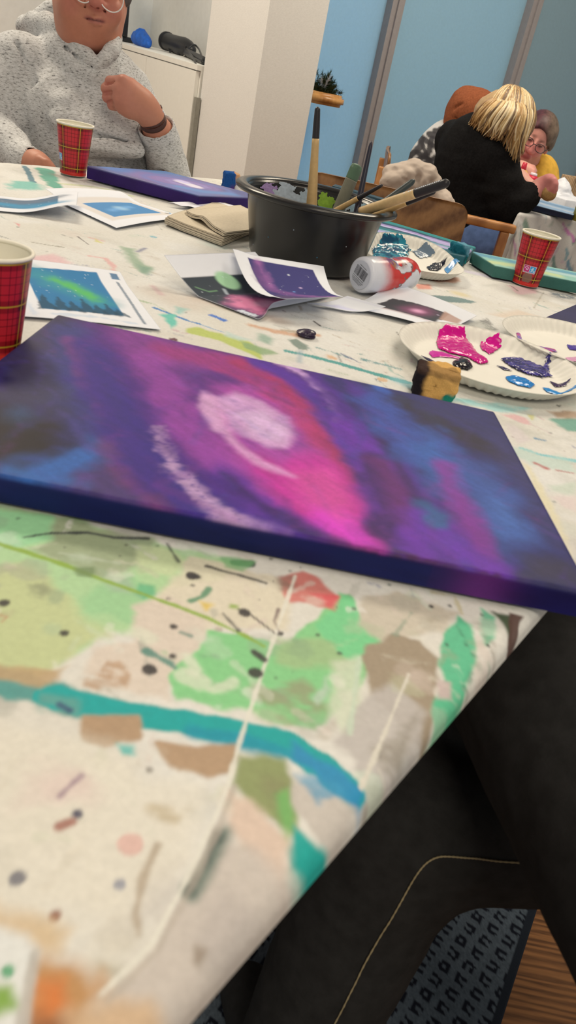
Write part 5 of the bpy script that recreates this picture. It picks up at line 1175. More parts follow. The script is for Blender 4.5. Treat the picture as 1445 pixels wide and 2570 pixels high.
o = link('crumpled_tissue', npmesh('crumpled_tissue', Vv, Fq), M_tis, None, True, tuple(cw)); tag(o, 'crumpled white tissue between the blue sponge and the black tub', 'tissue')

# ================================================================= napkins
M_nap = plain_mat('recycled_napkin', (212, 192, 156), .9, .1, .06, 220, .4, 700)
def sheet_mesh(name, corner, zf, th=.0006, n=(60, 44), colfn=None):
    A, B, C, D = [np.array(c, float)[:2] for c in corner]
    U, W = [x.ravel() for x in np.meshgrid(np.linspace(0, 1, n[0]), np.linspace(0, 1, n[1]), indexing='ij')]
    xy = ((1 - U) * (1 - W))[:, None] * A + (U * (1 - W))[:, None] * B + (U * W)[:, None] * C + ((1 - U) * W)[:, None] * D
    r = zf(U, W, xy); 
    if isinstance(r, tuple): xy = xy + r[1]; r = r[0]
    V = np.column_stack([xy, r]); f = grid_faces(*n); n0 = len(V); nu, nv = n
    # underside offset along the normal
    G = V.reshape(nu, nv, 3); tu = np.gradient(G, axis=0); tv = np.gradient(G, axis=1); nn = np.cross(tu, tv); nn /= np.linalg.norm(nn, axis=2, keepdims=True) + 1e-12
    nn = nn.reshape(-1, 3); nn *= np.sign(nn[:, 2].mean())
    V2 = V - nn * th
    rim = [(i * nv, (i + 1) * nv) for i in range(nu - 1)] + [((i + 1) * nv + nv - 1, i * nv + nv - 1) for i in range(nu - 1)] + [(j + 1, j) for j in range(nv - 1)] + [((nu - 1) * nv + j, (nu - 1) * nv + j + 1) for j in range(nv - 1)]
    Fq = np.concatenate([f, f[:, ::-1] + n0, np.array([(a, b, b + n0, a + n0) for a, b in rim])])
    C_ = None
    if colfn is not None:
        c = colfn(U, W, xy); C_ = np.concatenate([c, np.tile(alb((226, 222, 216)), (n0, 1))])
    return npmesh(name, np.concatenate([V, V2]), Fq, C_)
nA, nB, nC, nD = [np.array(p) for p in [(-0.3119,1.3468),(-0.2000,1.2828),(-0.1487,1.5792),(-0.2739,1.6056)]]
for k in range(5):
    o_ = np.array((.001 * math.sin(k * 3), .0015 * math.cos(k * 2)))
    cs = [p + o_ + (np.array(nC) - p) * .02 * (k == 4) for p in (nA, nB, nC, nD)]
    me = sheet_mesh('napkin', cs, lambda U, W, xy: .7515 + k * .0026 + .004 * smooth(.35, 0, U) * (.6) * np.sin(W * 3 + 1) ** 2 + .0008 * (fbm(xy * 60, 3) - .5), .0020, (40, 30))
    o = link('paper_napkin', me, M_nap, None, True, (*cs[0], .7515 + k * .0026)); tag(o, ['lowest folded beige napkin of the stack left of the black tub', 'second lowest folded beige napkin in the stack left of the black tub', 'middle folded beige napkin in the stack left of the black tub', 'fourth folded beige napkin up in the stack left of the black tub', 'topmost full beige napkin of the lower stack left of the black tub'][k], 'napkin', 'folded napkins by the tub')
uA, uB, uC, uD = [np.array(p) for p in [(-0.2907,1.3997),(-0.2015,1.2930),(-0.1336,1.4383),(-0.2225,1.5752)]]
for k in range(2):
    cs = [p + np.array((.002, .003)) * k for p in (uA, uB, uC, uD)]
    me = sheet_mesh('napkin', cs, lambda U, W, xy: .7660 + k * .0035 + .006 * np.exp(-((U - .45) / .18) ** 2) + .0012 * (fbm(xy * 60, 7 + k) - .5), .0024, (40, 30))
    o = link('paper_napkin', me, M_nap, None, True, (*cs[0], .766 + k * .0035)); tag(o, ['creased beige napkin laid askew on the napkin stack, lower of two', 'creased beige napkin laid askew on top of the napkin stack, upper of two'][k], 'napkin', 'folded napkins by the tub')

# ================================================================= printed sheets
M_paper = attr_mat('printer_paper', .7, .25, .02, 60)
WHT = (238, 232, 224)
def on_uv(fn, base=WHT):
    def f(U, W, xy):
        P_ = Paint(np.column_stack([U, W]), base); fn(P_); return P_.C
    return f
def stars(P_, x0, x1, y0, y1, n, c=(225, 230, 240), r=.005):
    for _ in range(n): P_.dot((random.uniform(x0, x1), random.uniform(y0, y1)), random.uniform(.3, 1) * r, c, .9, .003, 0)
def add_sheet(name, corners, zf, fn, label, base=WHT, n=(130, 96)):
    me = sheet_mesh(name, corners, zf, .0004, n, on_uv(fn, base)); c = [np.mean([p[i] for p in corners]) for i in (0, 1)]
    o = link(name, me, M_paper, None, True, (c[0], c[1], .751)); return tag(o, label, 'print', 'printed example pictures')
# aurora sheet (left): u along the short edge (left->right), v from far to near
def f_aur(P_):
    P_.poly([(.20,.20),(.80,.17),(.80,.82),(.20,.86)], (46,122,160), 1, .004, 0)
    P_.line([(.30,.3),(.5,.5),(.66,.62)], .20, (60,150,150), .7, .1, .06, 9); P_.line([(.40,.36),(.52,.46),(.62,.56)], .10, (90,186,90), .9, .06, .05, 14)
    P_.poly([(.20,.2),(.42,.19),(.24,.4)], (40,110,170), .8, .06)
    for x, h in ((.26,.24),(.36,.2),(.45,.16),(.54,.2),(.62,.14),(.70,.18),(.76,.12)):
        P_.poly([(x - .06,.855),(x,.855 - h),(x + .06,.855)], (34,70,84), .8, .01, .02, 30)
    P_.poly([(.20,.80),(.80,.77),(.80,.82),(.20,.86)], (34,76,90), .8, .02, .02)
    stars(P_, .22, .78, .2, .6, 26)
    P_.line([(.0,.1),(.1,.5),(.12,.95)], .02, (206,214,214), .6, .01, .02); P_.line([(.2,.93),(.5,.9),(.8,.95)], .02, (206,210,206), .7, .008, .02, 20)
pTR, pBR, pBL, pTL = [np.array(p) for p in ((-.280, .989), (-.180, .815), (-.330, .750), (-.430, .930))]
def f_aur2(P_):
    P_.poly([(.24,.14),(.80,.08),(.80,.84),(.26,.86)], (46,122,160), 1, .004, 0)
    P_.line([(.34,.25),(.52,.45),(.68,.6)], .22, (60,150,150), .7, .1, .06, 9); P_.line([(.46,.32),(.56,.44),(.66,.56)], .11, (96,190,86), .9, .06, .05, 14)
    for x, h in ((.30,.26),(.40,.22),(.48,.18),(.56,.24),(.64,.16),(.72,.20),(.78,.14)):
        P_.poly([(x - .06,.855),(x,.855 - h),(x + .06,.845)], (34,70,84), .8, .01, .02, 30)
    stars(P_, .26, .78, .1, .6, 26)
    P_.poly([(.90,.06),(.96,.06),(.96,.15),(.90,.15)], (60,110,140), .9, .004); P_.line([(.93,.2),(.925,.5),(.91,.93)], .022, (126,136,140), .9, .004, .004)
    P_.line([(.12,.1),(.14,.5),(.2,.95)], .03, (206,214,216), .6, .02, .02); P_.line([(.3,.93),(.6,.91),(.85,.95)], .03, (206,212,210), .8, .01, .03, 20)
add_sheet('printed_sheet', (pTL, pTR, pBR, pBL), lambda U, W, xy: .7512 + .004 * smooth(.25, 0, W) + .001 * np.sin(U * 4), f_aur2, 'printed aurora over dark pines on white paper beside the left cup')
# far-left sheet with raised right end
q = [np.array(p) for p in [(-0.6263,1.2380),(-0.4542,1.3094),(-0.4157,1.2051),(-0.5647,1.1148)]]
def f_bl(P_):
    P_.poly([(.02,.16),(.86,.18),(.87,.76),(.02,.78)], (86,120,138), 1, .006, 0); P_.line([(0,.4),(.5,.55),(.8,.7)], .2, (70,150,176), .8, .1, .08, 8); P_.line([(.3,.3),(.8,.3)], .2, (112,120,126), .7, .1, .1, 8); stars(P_, .05, .85, .2, .75, 20)
q2 = [np.array(p) for p in [(-0.6605,1.2796),(-0.4658,1.3429),(-0.4180,1.2164),(-0.5637,1.0892)]]
q2 = [q2[0], np.array((-.462, 1.345)), np.array((-.428, 1.242)), np.array((-.62, 1.12))]
q2[0] = q2[1] + (q2[3] - q2[2])
add_sheet('printed_sheet', q2, lambda U, W, xy: .7512 + .020 * smooth(.55, 1, U) ** 1.3 + .012 * smooth(.5, 0, U) * .3, f_bl, 'printed blue night sky sheet with a lifted end at the left border')
q3 = [np.array(p) for p in [(-0.5263,1.3628),(-0.4324,1.4862),(-0.2915,1.4332),(-0.3619,1.2393)]]
def f_gal(P_):
    P_.poly([(.12,.10),(.90,.06),(.92,.60),(.14,.66)], (222,206,184), .9, .01); P_.poly([(.42,.14),(.86,.10),(.88,.58),(.46,.62)], (84,140,178), 1, .006); P_.dot((.66,.36), .05, (190,220,240), .95, .06); P_.line([(.56,.42),(.66,.36),(.78,.30)], .05, (130,180,214), .8, .05); P_.dot((.92,.55), .03, (150,140,120), .9, .01)
a3, b3, c3_, d3 = q3
add_sheet('printed_sheet', (d3, a3, b3, c3_), lambda U, W, xy: .7512 + .010 * smooth(.65, 1, U) + .003 * np.sin(W * 3.1), lambda P_: (P_.poly([(.16,.10),(.80,.10),(.80,.92),(.16,.92)], (226,212,190), .9, .02), P_.poly([(.24,.20),(.68,.20),(.68,.86),(.24,.86)], (84,140,178), 1, .006), P_.dot((.46,.5), .05, (200,226,240), .95, .07), P_.line([(.42,.34),(.46,.5),(.50,.66)], .06, (130,180,214), .8, .06), P_.dot((.22,.93), .03, (150,140,120), .9, .01), P_.line([(.2,.95),(.25,1.0)], .02, (120,170,200), .8)), 'printed blue spiral galaxy picture with tan border, near the tartan cup of the hoodie wearer')
# pink nebula sheet with planets, curled up at the right end
def f_neb(P_):
    P_.poly([(.0,.0),(.80,.0),(.84,.70),(.0,.78)], (54,62,66), 1, .008, 0); P_.poly([(.25,.15),(.6,.02),(.8,.05),(.8,.6),(.5,.5)], (120,70,110), .9, .1, .08, 8); P_.poly([(.42,.10),(.76,.08),(.78,.42),(.6,.42)], (226,130,156), .95, .07, .08, 10); P_.dot((.62,.22), .08, (244,190,196), .9, .06, .05, 14)
    P_.dot((.10,.62), .10, (168,206,154), .95, .02); P_.line([(.0,.3),(.06,.36)], .02, (110,150,100), .8); P_.line([(.36,.62),(.46,.60)], .05, (206,210,206), .9, .01, .02); P_.line([(.5,.03),(.66,.02)], .05, (206,210,206), .9, .01, .02); stars(P_, .02, .8, .05, .7, 30)

def add_sheet3(name, c4, extra, fn, label, base=WHT, n=(130, 96)):
    z4 = [p[2] for p in c4]
    def zf(U, W, xy):
        z = (1 - U) * (1 - W) * z4[0] + U * (1 - W) * z4[1] + U * W * z4[2] + (1 - U) * W * z4[3]
        r = extra(U, W, xy)
        if isinstance(r, tuple): return np.maximum(z + r[0], .7510), r[1]
        return np.maximum(z + r, .7510)
    add_sheet(name, c4, zf, fn, label, base, n)
A = np.array((-0.2263,0.9950,0.7860)); B = np.array((-0.0875,0.9297,0.7515)); C = np.array((0.0134,1.1095,0.7570)); D = np.array((-0.1250,1.1089,0.7900)); 
AB = (B - A)[:2]
def ex_neb(U, W, xy):
    f = smooth(.80, 1.0, U)
    return -.030 * np.sin(np.pi * np.clip(U, 0, 1)) * .75 + .004 * f * smooth(0, .35, W), -(.16 * f ** 1.6)[:, None] * AB[None] * smooth(0, .35, W)[:, None]
add_sheet3('printed_sheet', (A, B, C, D), ex_neb, lambda P_: (
    P_.poly([(.20,.0),(1.0,.0),(.97,.80),(.22,.84)], (56,64,68), 1, .008, 0), P_.poly([(.45,.30),(.62,.02),(1.0,.02),(1.0,.62),(.7,.7)], (120,74,112), .95, .10, .08, 8),
    P_.poly([(.50,.30),(.62,.08),(1.0,.15),(1.0,.6),(.74,.62)], (226,130,156), .95, .07, .08, 10), P_.dot((.76,.36), .09, (244,190,196), .9, .06, .05, 14),
    P_.dot((.27,.42), .10, (172,212,158), .98, .02), P_.line([(.30,.06),(.36,.14),(.36,.22)], .015, (120,160,110), .8, .006), P_.line([(.46,.62),(.58,.66)], .05, (206,210,206), .9, .01, .02), P_.line([(.36,.30),(.41,.28)], .03, (190,196,190), .8, .01), P_.line([(.80,.03),(.93,.04)], .05, (216,216,210), .95, .006, .02), stars(P_, .22, .95, .05, .7, 30)),
    'printed pink nebula with a pale green planet, curled sheet before the black tub')
A = np.array((-0.1510,1.0693,0.7920)); B = np.array((-0.0799,0.9498,0.7720)); C = np.array((0.0091,1.0052,0.7820)); D = np.array((-0.0273,1.1339,0.7860))
def ex_n2(U, W, xy):
    return -.016 * np.sin(np.pi * U) * (1 - .3 * W) + .004 * smooth(.25, 0, W)
add_sheet3('printed_sheet', (A, B, C, D), ex_n2, lambda P_: (
    P_.poly([(.06,.14),(.99,.16),(1.0,.97),(.10,.86)], (58,54,108), 1, .006, 0), P_.line([(.10,.25),(.55,.26),(.8,.5),(.99,.85)], .07, (176,106,160), .8, .07, .05, 12),
    P_.line([(.18,.2),(.5,.2),(.75,.40),(1.0,.7)], .10, (110,70,122), .8, .05, .05, 12), P_.poly([(.72,.20),(.98,.20),(1.0,.60),(.86,.42)], (92,70,100), .9, .05), P_.dot((.50,.62), .014, (232,196,232), 1, .02), P_.dot((.62,.50), .012, (120,170,226), 1, .015), P_.dot((.24,.55), .012, (230,230,240), 1, .01), stars(P_, .2, .95, .25, .85, 30)),
    'printed violet starfield lying over the pink nebula sheet before the black tub')
A = np.array((0.0162,1.0753,0.7515)); B = np.array((0.1586,1.0641,0.7515)); C = np.array((0.2114,1.1698,0.7570)); D = np.array((0.0788,1.2310,0.7640))
add_sheet3('printed_sheet', (A, B, C, D), lambda U, W, xy: -.006 * np.sin(np.pi * W) * (1 - U) + .003 * np.sin(np.pi * U), lambda P_: (
    P_.poly([(.14,.26),(.20,.62),(.42,.66),(.80,.66),(.84,.22),(.5,.20)], (66,66,68), 1, .01, .02, 20), P_.dot((.55,.44), .14, (150,80,110), .8, .12, .05, 10), P_.dot((.55,.43), .055, (240,170,190), .95, .06), P_.dot((.74,.50), .012, (220,200,210), .95, .01),
    P_.poly([(.80,.36),(.98,.42),(.96,.60),(.74,.70)], (190,150,126), .9, .02), P_.poly([(.83,.14),(1.0,.2),(.98,.42),(.80,.34)], WHT, 1, .02), P_.poly([(.12,.22),(.8,.16),(.84,.2),(.14,.27)], (216,196,186), .8, .02)),
    'printed dark galaxy with a pink core on white paper before the squeeze bottle')
A = np.array((-0.0373,1.0520,0.7512)); B = np.array((0.0159,1.0541,0.7520)); C = np.array((0.0703,1.0836,0.7620)); D = np.array((0.0150,1.0833,0.7650))
add_sheet3('paper_scrap', (A, B, C, D), lambda U, W, xy: -.004 * np.sin(np.pi * W), lambda P_: (P_.poly([(.2,.2),(.9,.1),(.9,.4),(.3,.5)], (206,200,214), .7, .1), P_.line([(.0,.93),(.98,.93)], .05, (214,206,206), .6, .05)), 'blank white paper corner sticking out between the starfield and dark galaxy sheets', WHT, (60, 40))
# wavy paint-stained card by the napkins
A = np.array((-0.3454,1.4846,0.7560)); B = np.array((-0.2424,1.5176,0.7580)); C = np.array((-0.1797,1.5033,0.7640)); D = np.array((-0.2188,1.5524,0.7660)); 
A = np.array((-.350, 1.520, .7535)); B = np.array((-.205, 1.530, .7535)); C = np.array((-.160, 1.59, .762)); D = np.array((-.275, 1.592, .762))
add_sheet3('stained_card', (A, B, C, D), lambda U, W, xy: .0010 * np.sin(U * 26) * (1 - W) + .0015, lambda P_: (P_.line([(.3,.3),(.6,.35),(1.0,.3)], .12, (186,176,206), .8, .06, .05), P_.line([(.5,.1),(.9,.12)], .08, (206,180,180), .7, .05, .04), P_.line([(.05,.4),(.3,.6)], .06, (232,214,206), .8, .05)), 'wavy white card with faint lilac paint between the swirl painting and the napkins', (238, 230, 218), (120, 40))

# ================================================================= people
def skin_mat():
    m = attr_mat('skin', .5, .35, .07, 130, .15, 500)
    m.node_tree.nodes['Principled BSDF'].inputs['Subsurface Weight'].default_value = .08
    m.node_tree.nodes['Principled BSDF'].inputs['Subsurface Radius'].default_value = (.010, .004, .002)
    return m
M_skin = skin_mat()
M_hood, nt_, b_ = newmat('flecked_jersey', .9, None, .15)
n1 = noise_node(nt_, 125, 3, (1.0, 1, 3.0), (.25, .15, .3), .6); n2 = noise_node(nt_, 320, 2, (1, 1, 2))
c_ = ramp(nt_, n1, [(.31, tuple(alb((120, 114, 104)))), (.42, tuple(alb((200, 192, 174)))), (.62, tuple(alb((222, 213, 194))))])
nt_.links.new(mixc(nt_, 1.0, c_, ramp(nt_, n2, [(.3, (.80, .80, .80)), (.6, (1, 1, 1))]), 'MULTIPLY'), b_.inputs['Base Color'])
bump(nt_, b_, n2, .35, .002)
M_denim = plain_mat('blue_denim', (92, 112, 146), .85, .2, .18, 50, .3, 500)
M_dark_trousers = plain_mat('dark_trousers', (52, 52, 60), .85, .2, .15)
M_knit = plain_mat('black_knit', (24, 22, 20), .95, .1, .35, 160, .6, 300)
M_silver = newmat('silver', .25, (200, 196, 190), .5, Metallic=1.0)[0]
def V3(p): return np.array(p, float)
def add(o, label, cat='person', group=None): return tag(o, label, cat, group)
def legs_sdf(hipL, hipR, kneeL, kneeR, footL, footR, toe, r=.075):
    s = SDF()
    s.ell((V3(hipL) + V3(hipR)) / 2 + V3((0, 0, .02)), (.16, .13, .10), .03)
    for h, k, f in ((hipL, kneeL, footL), (hipR, kneeR, footR)):
        s.cap(h, k, r * 1.1, r * .85, .03); s.cap(k, f, r * .82, r * .6, .02)
        s.cap(V3(f) + (0, 0, -.02), V3(f) + V3(toe) + (0, 0, -.035), .045, .036, .02)
    return s
# ---------------------------------------------------------------- the person in the grey hoodie
lady = empty('person', (*(-0.6797,2.0200,0.8105)[:2], 0), 'person in a flecked pale grey hoodie with glasses, holding a fist to the chest', 'person')
s = SDF()
s.ell((-0.6753,1.9750,1.0784), (.074, .092, .102), .02)                 # skull
s.ell((-0.6627,1.9450,1.0266), (.073, .076, .070), .03)                  # lower face
s.ell((-0.6439,1.9050,1.0010), (.045, .040, .030), .03)                  # chin
s.ell((-0.6594,1.9350,0.9844), (.062, .058, .036), .03)                  # soft under-chin
s.cap((-0.6774,1.9850,1.0002), (-0.6745,1.9950,0.8970), .060, .058, .03)         # neck
s.ell((-0.6783,1.8850,1.0358), (.026, .024, .028), .03); s.ell((-0.5992,1.8850,1.0420), (.026, .024, .028), .03)
s.ell((-0.6304,1.8760,1.0240), (.036, .022, .028), .02)                  # muzzle
s.chain([(-0.6347,1.8720,1.0845),(-0.6255,1.8580,1.0676),(-0.6166,1.8420,1.0527)], (.008, .010, .0135), .012)      # nose
s.ell((-0.6316,1.8550,1.0466), (.010, .012, .009), .008); s.ell((-0.6104,1.8550,1.0471), (.010, .012, .009), .008)
s.ell((-0.6232,1.8460,1.0426), (.0034, .006, .003), .003, -1); s.ell((-0.6130,1.8460,1.0424), (.0034, .006, .003), .003, -1)
s.cap((-0.6675,1.8780,1.0741), (-0.6519,1.8720,1.0751), .013, .013, .014, -1); s.cap((-0.6128,1.8720,1.0739), (-0.6012,1.8780,1.0752), .013, .013, .014, -1)   # eye sockets
s.ell((-0.6686,1.8980,1.0743), (.0145, .0145, .0125), .004); s.ell((-0.6144,1.8980,1.0744), (.0145, .0145, .0125), .004)
s.cap((-0.6740,1.8800,1.0857), (-0.6429,1.8680,1.0895), .008, .007, .012); s.cap((-0.6193,1.8680,1.0891), (-0.5960,1.8800,1.0875), .007, .008, .012)
s.chain([(-0.6456,1.8660,1.0177),(-0.6316,1.8570,1.0219),(-0.6203,1.8540,1.0217),(-0.6110,1.8570,1.0215),(-0.6035,1.8660,1.0198)], (.002, .0045, .0048, .0045, .002), .004)
s.chain([(-0.6428,1.8660,1.0153),(-0.6294,1.8570,1.0152),(-0.6201,1.8550,1.0146),(-0.6106,1.8570,1.0158),(-0.6051,1.8660,1.0174)], (.002, .0050, .0058, .0050, .002), .004)
s.chain([(-0.6451,1.8600,1.0167),(-0.6293,1.8510,1.0184),(-0.6180,1.8480,1.0182),(-0.6088,1.8510,1.0187),(-0.5998,1.8600,1.0187)], (.0012, .0018, .0018, .0018, .0012), .003, -1)
s.chain([(-0.6388,1.8570,1.0426),(-0.6506,1.8640,1.0281),(-0.6561,1.8720,1.0146)], (.0016, .0022, .0016), .006, -1); s.chain([(-0.6057,1.8570,1.0431),(-0.5993,1.8660,1.0321),(-0.6000,1.8720,1.0165)], (.0016, .0022, .0016), .006, -1)
s.ell((-0.7492,1.9850,1.0447), (.010, .020, .032), .008); s.ell((-0.6063,1.9900,1.0551), (.010, .020, .032), .008)
# trunk inside the clothes, arms and hands
s.ell((-0.6870,2.0000,0.8185), (.12, .08, .13), .03); s.ell((-0.6590,1.9800,0.7284), (.13, .10, .16), .03)
s.cap((-0.8016,1.9300,0.8924), (-0.6149,2.0500,0.8702), .040, .036, .03)
s.chain([(-0.8085,1.9200,0.8910),(-0.8213,1.8400,0.7654),(-0.7369,1.7500,0.7320),(-0.6935,1.7150,0.7320)], (.045, .036, .028, .024), .02)
s.chain([(-0.5967,2.0500,0.8651),(-0.4427,1.9900,0.6707),(-0.4648,1.8700,0.8271),(-0.4804,1.8350,0.8665)], (.045, .036, .031, .0245), .02)
# raised hand: back of hand, four curled fingers stacked down the left side, thumb tucked on top
s.chain([(-0.4804,1.8350,0.8665),(-0.4895,1.8150,0.8801),(-0.5066,1.7970,0.8940)], (.0255, .027, .028), .016)
s.chain([(-0.4971,1.8060,0.8942),(-0.5192,1.7880,0.9111),(-0.5305,1.7830,0.9215)], (.021, .0175, .0135), .014)
s.chain([(-0.4958,1.8030,0.8899),(-0.5208,1.7850,0.9004),(-0.5368,1.7800,0.9063)], (.020, .018, .0138), .014)
s.chain([(-0.4952,1.8030,0.8839),(-0.5185,1.7870,0.8873),(-0.5361,1.7820,0.8893)], (.020, .018, .0135), .014)
s.chain([(-0.4936,1.8060,0.8765),(-0.5146,1.7950,0.8742),(-0.5321,1.7900,0.8740)], (.018, .016, .0120), .014)
for kn, pip, dip in (((308,205,1.783),(273,208,1.792),(278,214,1.822)), ((298,224,1.780),(266,229,1.790),(274,234,1.822)), ((298,247,1.782),(268,249,1.792),(276,253,1.822)), ((304,268,1.790),(279,270,1.800),(288,271,1.826))): pass
s.chain([(-0.5306,1.7830,0.9230),(-0.5605,1.7930,0.9164),(-0.5634,1.8250,0.9128),(-0.5515,1.8320,0.9120)], (.0115, .0102, .0095, .0085), .0025)
s.chain([(-0.5346,1.7800,0.9104),(-0.5661,1.7900,0.9020),(-0.5688,1.8240,0.8973),(-0.5522,1.8320,0.8982)], (.0130, .0115, .0102, .0088), .0025)
s.chain([(-0.5364,1.7820,0.8937),(-0.5639,1.7920,0.8859),(-0.5659,1.8240,0.8818),(-0.5509,1.8320,0.8830)], (.0122, .0106, .0098, .0085), .0025)
s.chain([(-0.5325,1.7900,0.8785),(-0.5550,1.8000,0.8722),(-0.5559,1.8260,0.8690),(-0.5444,1.8320,0.8688)], (.0112, .0098, .0088, .0076), .0025)
for g0, g1 in (((-0.5313,1.7720,0.9207), (-0.5635,1.7830,0.9092)), ((-0.5352,1.7700,0.9030), (-0.5655,1.7820,0.8932)), ((-0.5365,1.7730,0.8871), (-0.5588,1.7860,0.8779)), ((-0.5327,1.7820,0.8695), (-0.5488,1.7900,0.8669))): s.cap(g0, g1, .0022, .0032, .004, -1)
s.chain([(-0.4985,1.8220,0.8981),(-0.5245,1.8220,0.9158),(-0.5469,1.8200,0.9220)], (.016, .0125, .0095), .010)
s.ell((-0.5283,1.7740,0.9271), (.006, .005, .005), .008); s.ell((-0.5331,1.7700,0.9086), (.006, .005, .005), .008); s.ell((-0.5334,1.7730,0.8907), (.006, .005, .005), .008)
# resting hand behind the table edge
s.chain([(-0.7045,1.7250,0.7312),(-0.6789,1.7000,0.7371),(-0.6592,1.6850,0.7394)], (.024, .027, .024), .015)
for a_, b_2, c_2, r_ in (((104,408,1.69),(122,414,1.672),(132,424,1.672), .0095), ((106,414,1.685),(126,422,1.668),(134,434,1.67), .0098), ((106,422,1.682),(122,432,1.668),(128,444,1.672), .0094), ((102,430,1.685),(114,440,1.672),(118,450,1.678), .0085)):
    pass
s.chain([(-0.6631,1.6900,0.7444),(-0.6392,1.6720,0.7478),(-0.6304,1.6740,0.7417)], (.0105, .0092, .0078), .004)
s.chain([(-0.6593,1.6850,0.7402),(-0.6340,1.6680,0.7423),(-0.6277,1.6720,0.7347)], (.0108, .0096, .0080), .004)
s.chain([(-0.6579,1.6820,0.7353),(-0.6371,1.6680,0.7339),(-0.6332,1.6740,0.7256)], (.0104, .0092, .0078), .004)
s.chain([(-0.6623,1.6850,0.7286),(-0.6452,1.6720,0.7256),(-0.6438,1.6800,0.7173)], (.0094, .0082, .0070), .004)
s.chain([(-0.6767,1.6900,0.7431),(-0.6590,1.6750,0.7511),(-0.6445,1.6680,0.7517)], (.0125, .0100, .0082), .006)
V, Fq = s.mesh(.0026)
C = np.tile(alb((200, 132, 98)), (len(V), 1))
def tint(c, r, col, a): 
    d = np.linalg.norm((V - V3(c)) / np.array(r), axis=1); m = a * (1 - smooth(.4, 1.0, d)); C[:] = C + (alb(col) - C) * m[:, None]
tint((-0.6531,1.9200,1.0239), (.10, .12, .12), (188, 116, 84), .8)
tint((-0.6175,1.8450,1.0513), (.026, .03, .028), (186, 102, 84), .8); tint((-0.6749,1.8800,1.0375), (.035, .05, .035), (190, 112, 88), .7); tint((-0.5959,1.8800,1.0422), (.035, .05, .035), (186, 108, 86), .7)
tint((-0.6311,1.8560,1.0198), (.016, .014, .0065), (160, 86, 74), .8); tint((-0.6105,1.8560,1.0194), (.016, .014, .0065), (160, 86, 74), .8); tint((-0.6205,1.8560,1.0153), (.02, .014, .006), (164, 90, 78), .7)
tint((-0.6283,1.8530,1.0184), (.020, .012, .0028), (96, 48, 42), .85); tint((-0.6112,1.8530,1.0187), (.020, .012, .0028), (96, 48, 42), .85)
tint((-0.6493,1.9200,0.9490), (.08, .10, .05), (184, 116, 88), .7)
tint((-0.5351,1.7800,0.9059), (.05, .05, .06), (194, 124, 98), .7); tint((-0.5627,1.7950,0.8928), (.018, .03, .05), (188, 112, 92), .7)
for q in [(-0.6640,1.8850,1.0740),(-0.6102,1.8850,1.0741)]: tint(q, (.010, .012, .006), (232, 228, 220), .9); tint(q, (.005, .012, .0055), (70, 80, 90), .95)
body = link('body', npmesh('body', V, Fq, C), M_skin, lady)
# hoodie
def fold_disp(amp, seed, sc=(7, 7, 20)):
    def f(P):
        w = P + .02 * (fbm(P * 9, seed, 2)[:, None] - .5)
        return (amp * (np.abs(fbm(w * np.array(sc), seed + 1, 3) - .5) * 2 - .4)).astype(np.float32)
    return f
s = SDF()
s.ell((-0.6857,2.0000,0.8291), (.162, .125, .160), .03); s.ell((-0.6548,1.9650,0.7439), (.160, .150, .15), .05); s.ell((-0.6502,1.9800,0.6191), (.165, .15, .15), .05)
s.cap((-0.7962,1.9300,0.8990), (-0.6002,2.0500,0.8825), .060, .052, .02); s.ell((-0.6849,1.9900,0.8768), (.135, .100, .075), .04)
s.ell((-0.7106,1.9150,0.8401), (.062, .045, .055), .05); s.ell((-0.5931,1.9250,0.8441), (.060, .042, .055), .05)       # chest
s.chain([(-0.8101,1.9150,0.8946),(-0.8284,1.8700,0.8276),(-0.8287,1.8300,0.7645)], (.068, .064, .056), .02)
s.chain([(-0.8287,1.8300,0.7645),(-0.7678,1.7700,0.7418),(-0.7138,1.7220,0.7359)], (.055, .046, .036), .02)
s.chain([(-0.5940,2.0500,0.8786),(-0.5159,2.0300,0.7851),(-0.4366,1.9850,0.6633)], (.056, .058, .052), .02)
s.cap((-0.7112,1.7200,0.7342), (-0.7043,1.7160,0.7336), .038, .038, .006)
s.cap((-0.7069,1.7180,0.7337), (-0.6941,1.7080,0.7341), .031, .032, .003, -1)
# neck opening
s.chain([(-0.6293,1.8950,0.9231),(-0.6658,1.9050,0.9332),(-0.7073,1.9300,0.9505),(-0.7495,1.9750,0.9642)], (.030, .032, .032, .028), .02); s.chain([(-0.6169,1.8950,0.9255),(-0.6084,1.9100,0.9397),(-0.6110,1.9450,0.9585)], (.026, .022, .016), .015)
s.cap((-0.6711,1.9650,1.0383), (-0.6650,1.9550,1.0086), .080, .074, .006, -1); s.cap((-0.6618,1.9450,1.0125), (-0.6106,1.8580,0.9340), .074, .012, .006, -1); s.chain([(-0.6132,1.8580,0.9213),(-0.6494,1.8680,0.9372),(-0.6901,1.8900,0.9542),(-0.7289,1.9300,0.9664)], (.0035, .004, .004, .004), .006, -1); s.chain([(-0.6046,1.8580,0.9245),(-0.5902,1.8740,0.9457)], (.0035, .003), .006, -1)
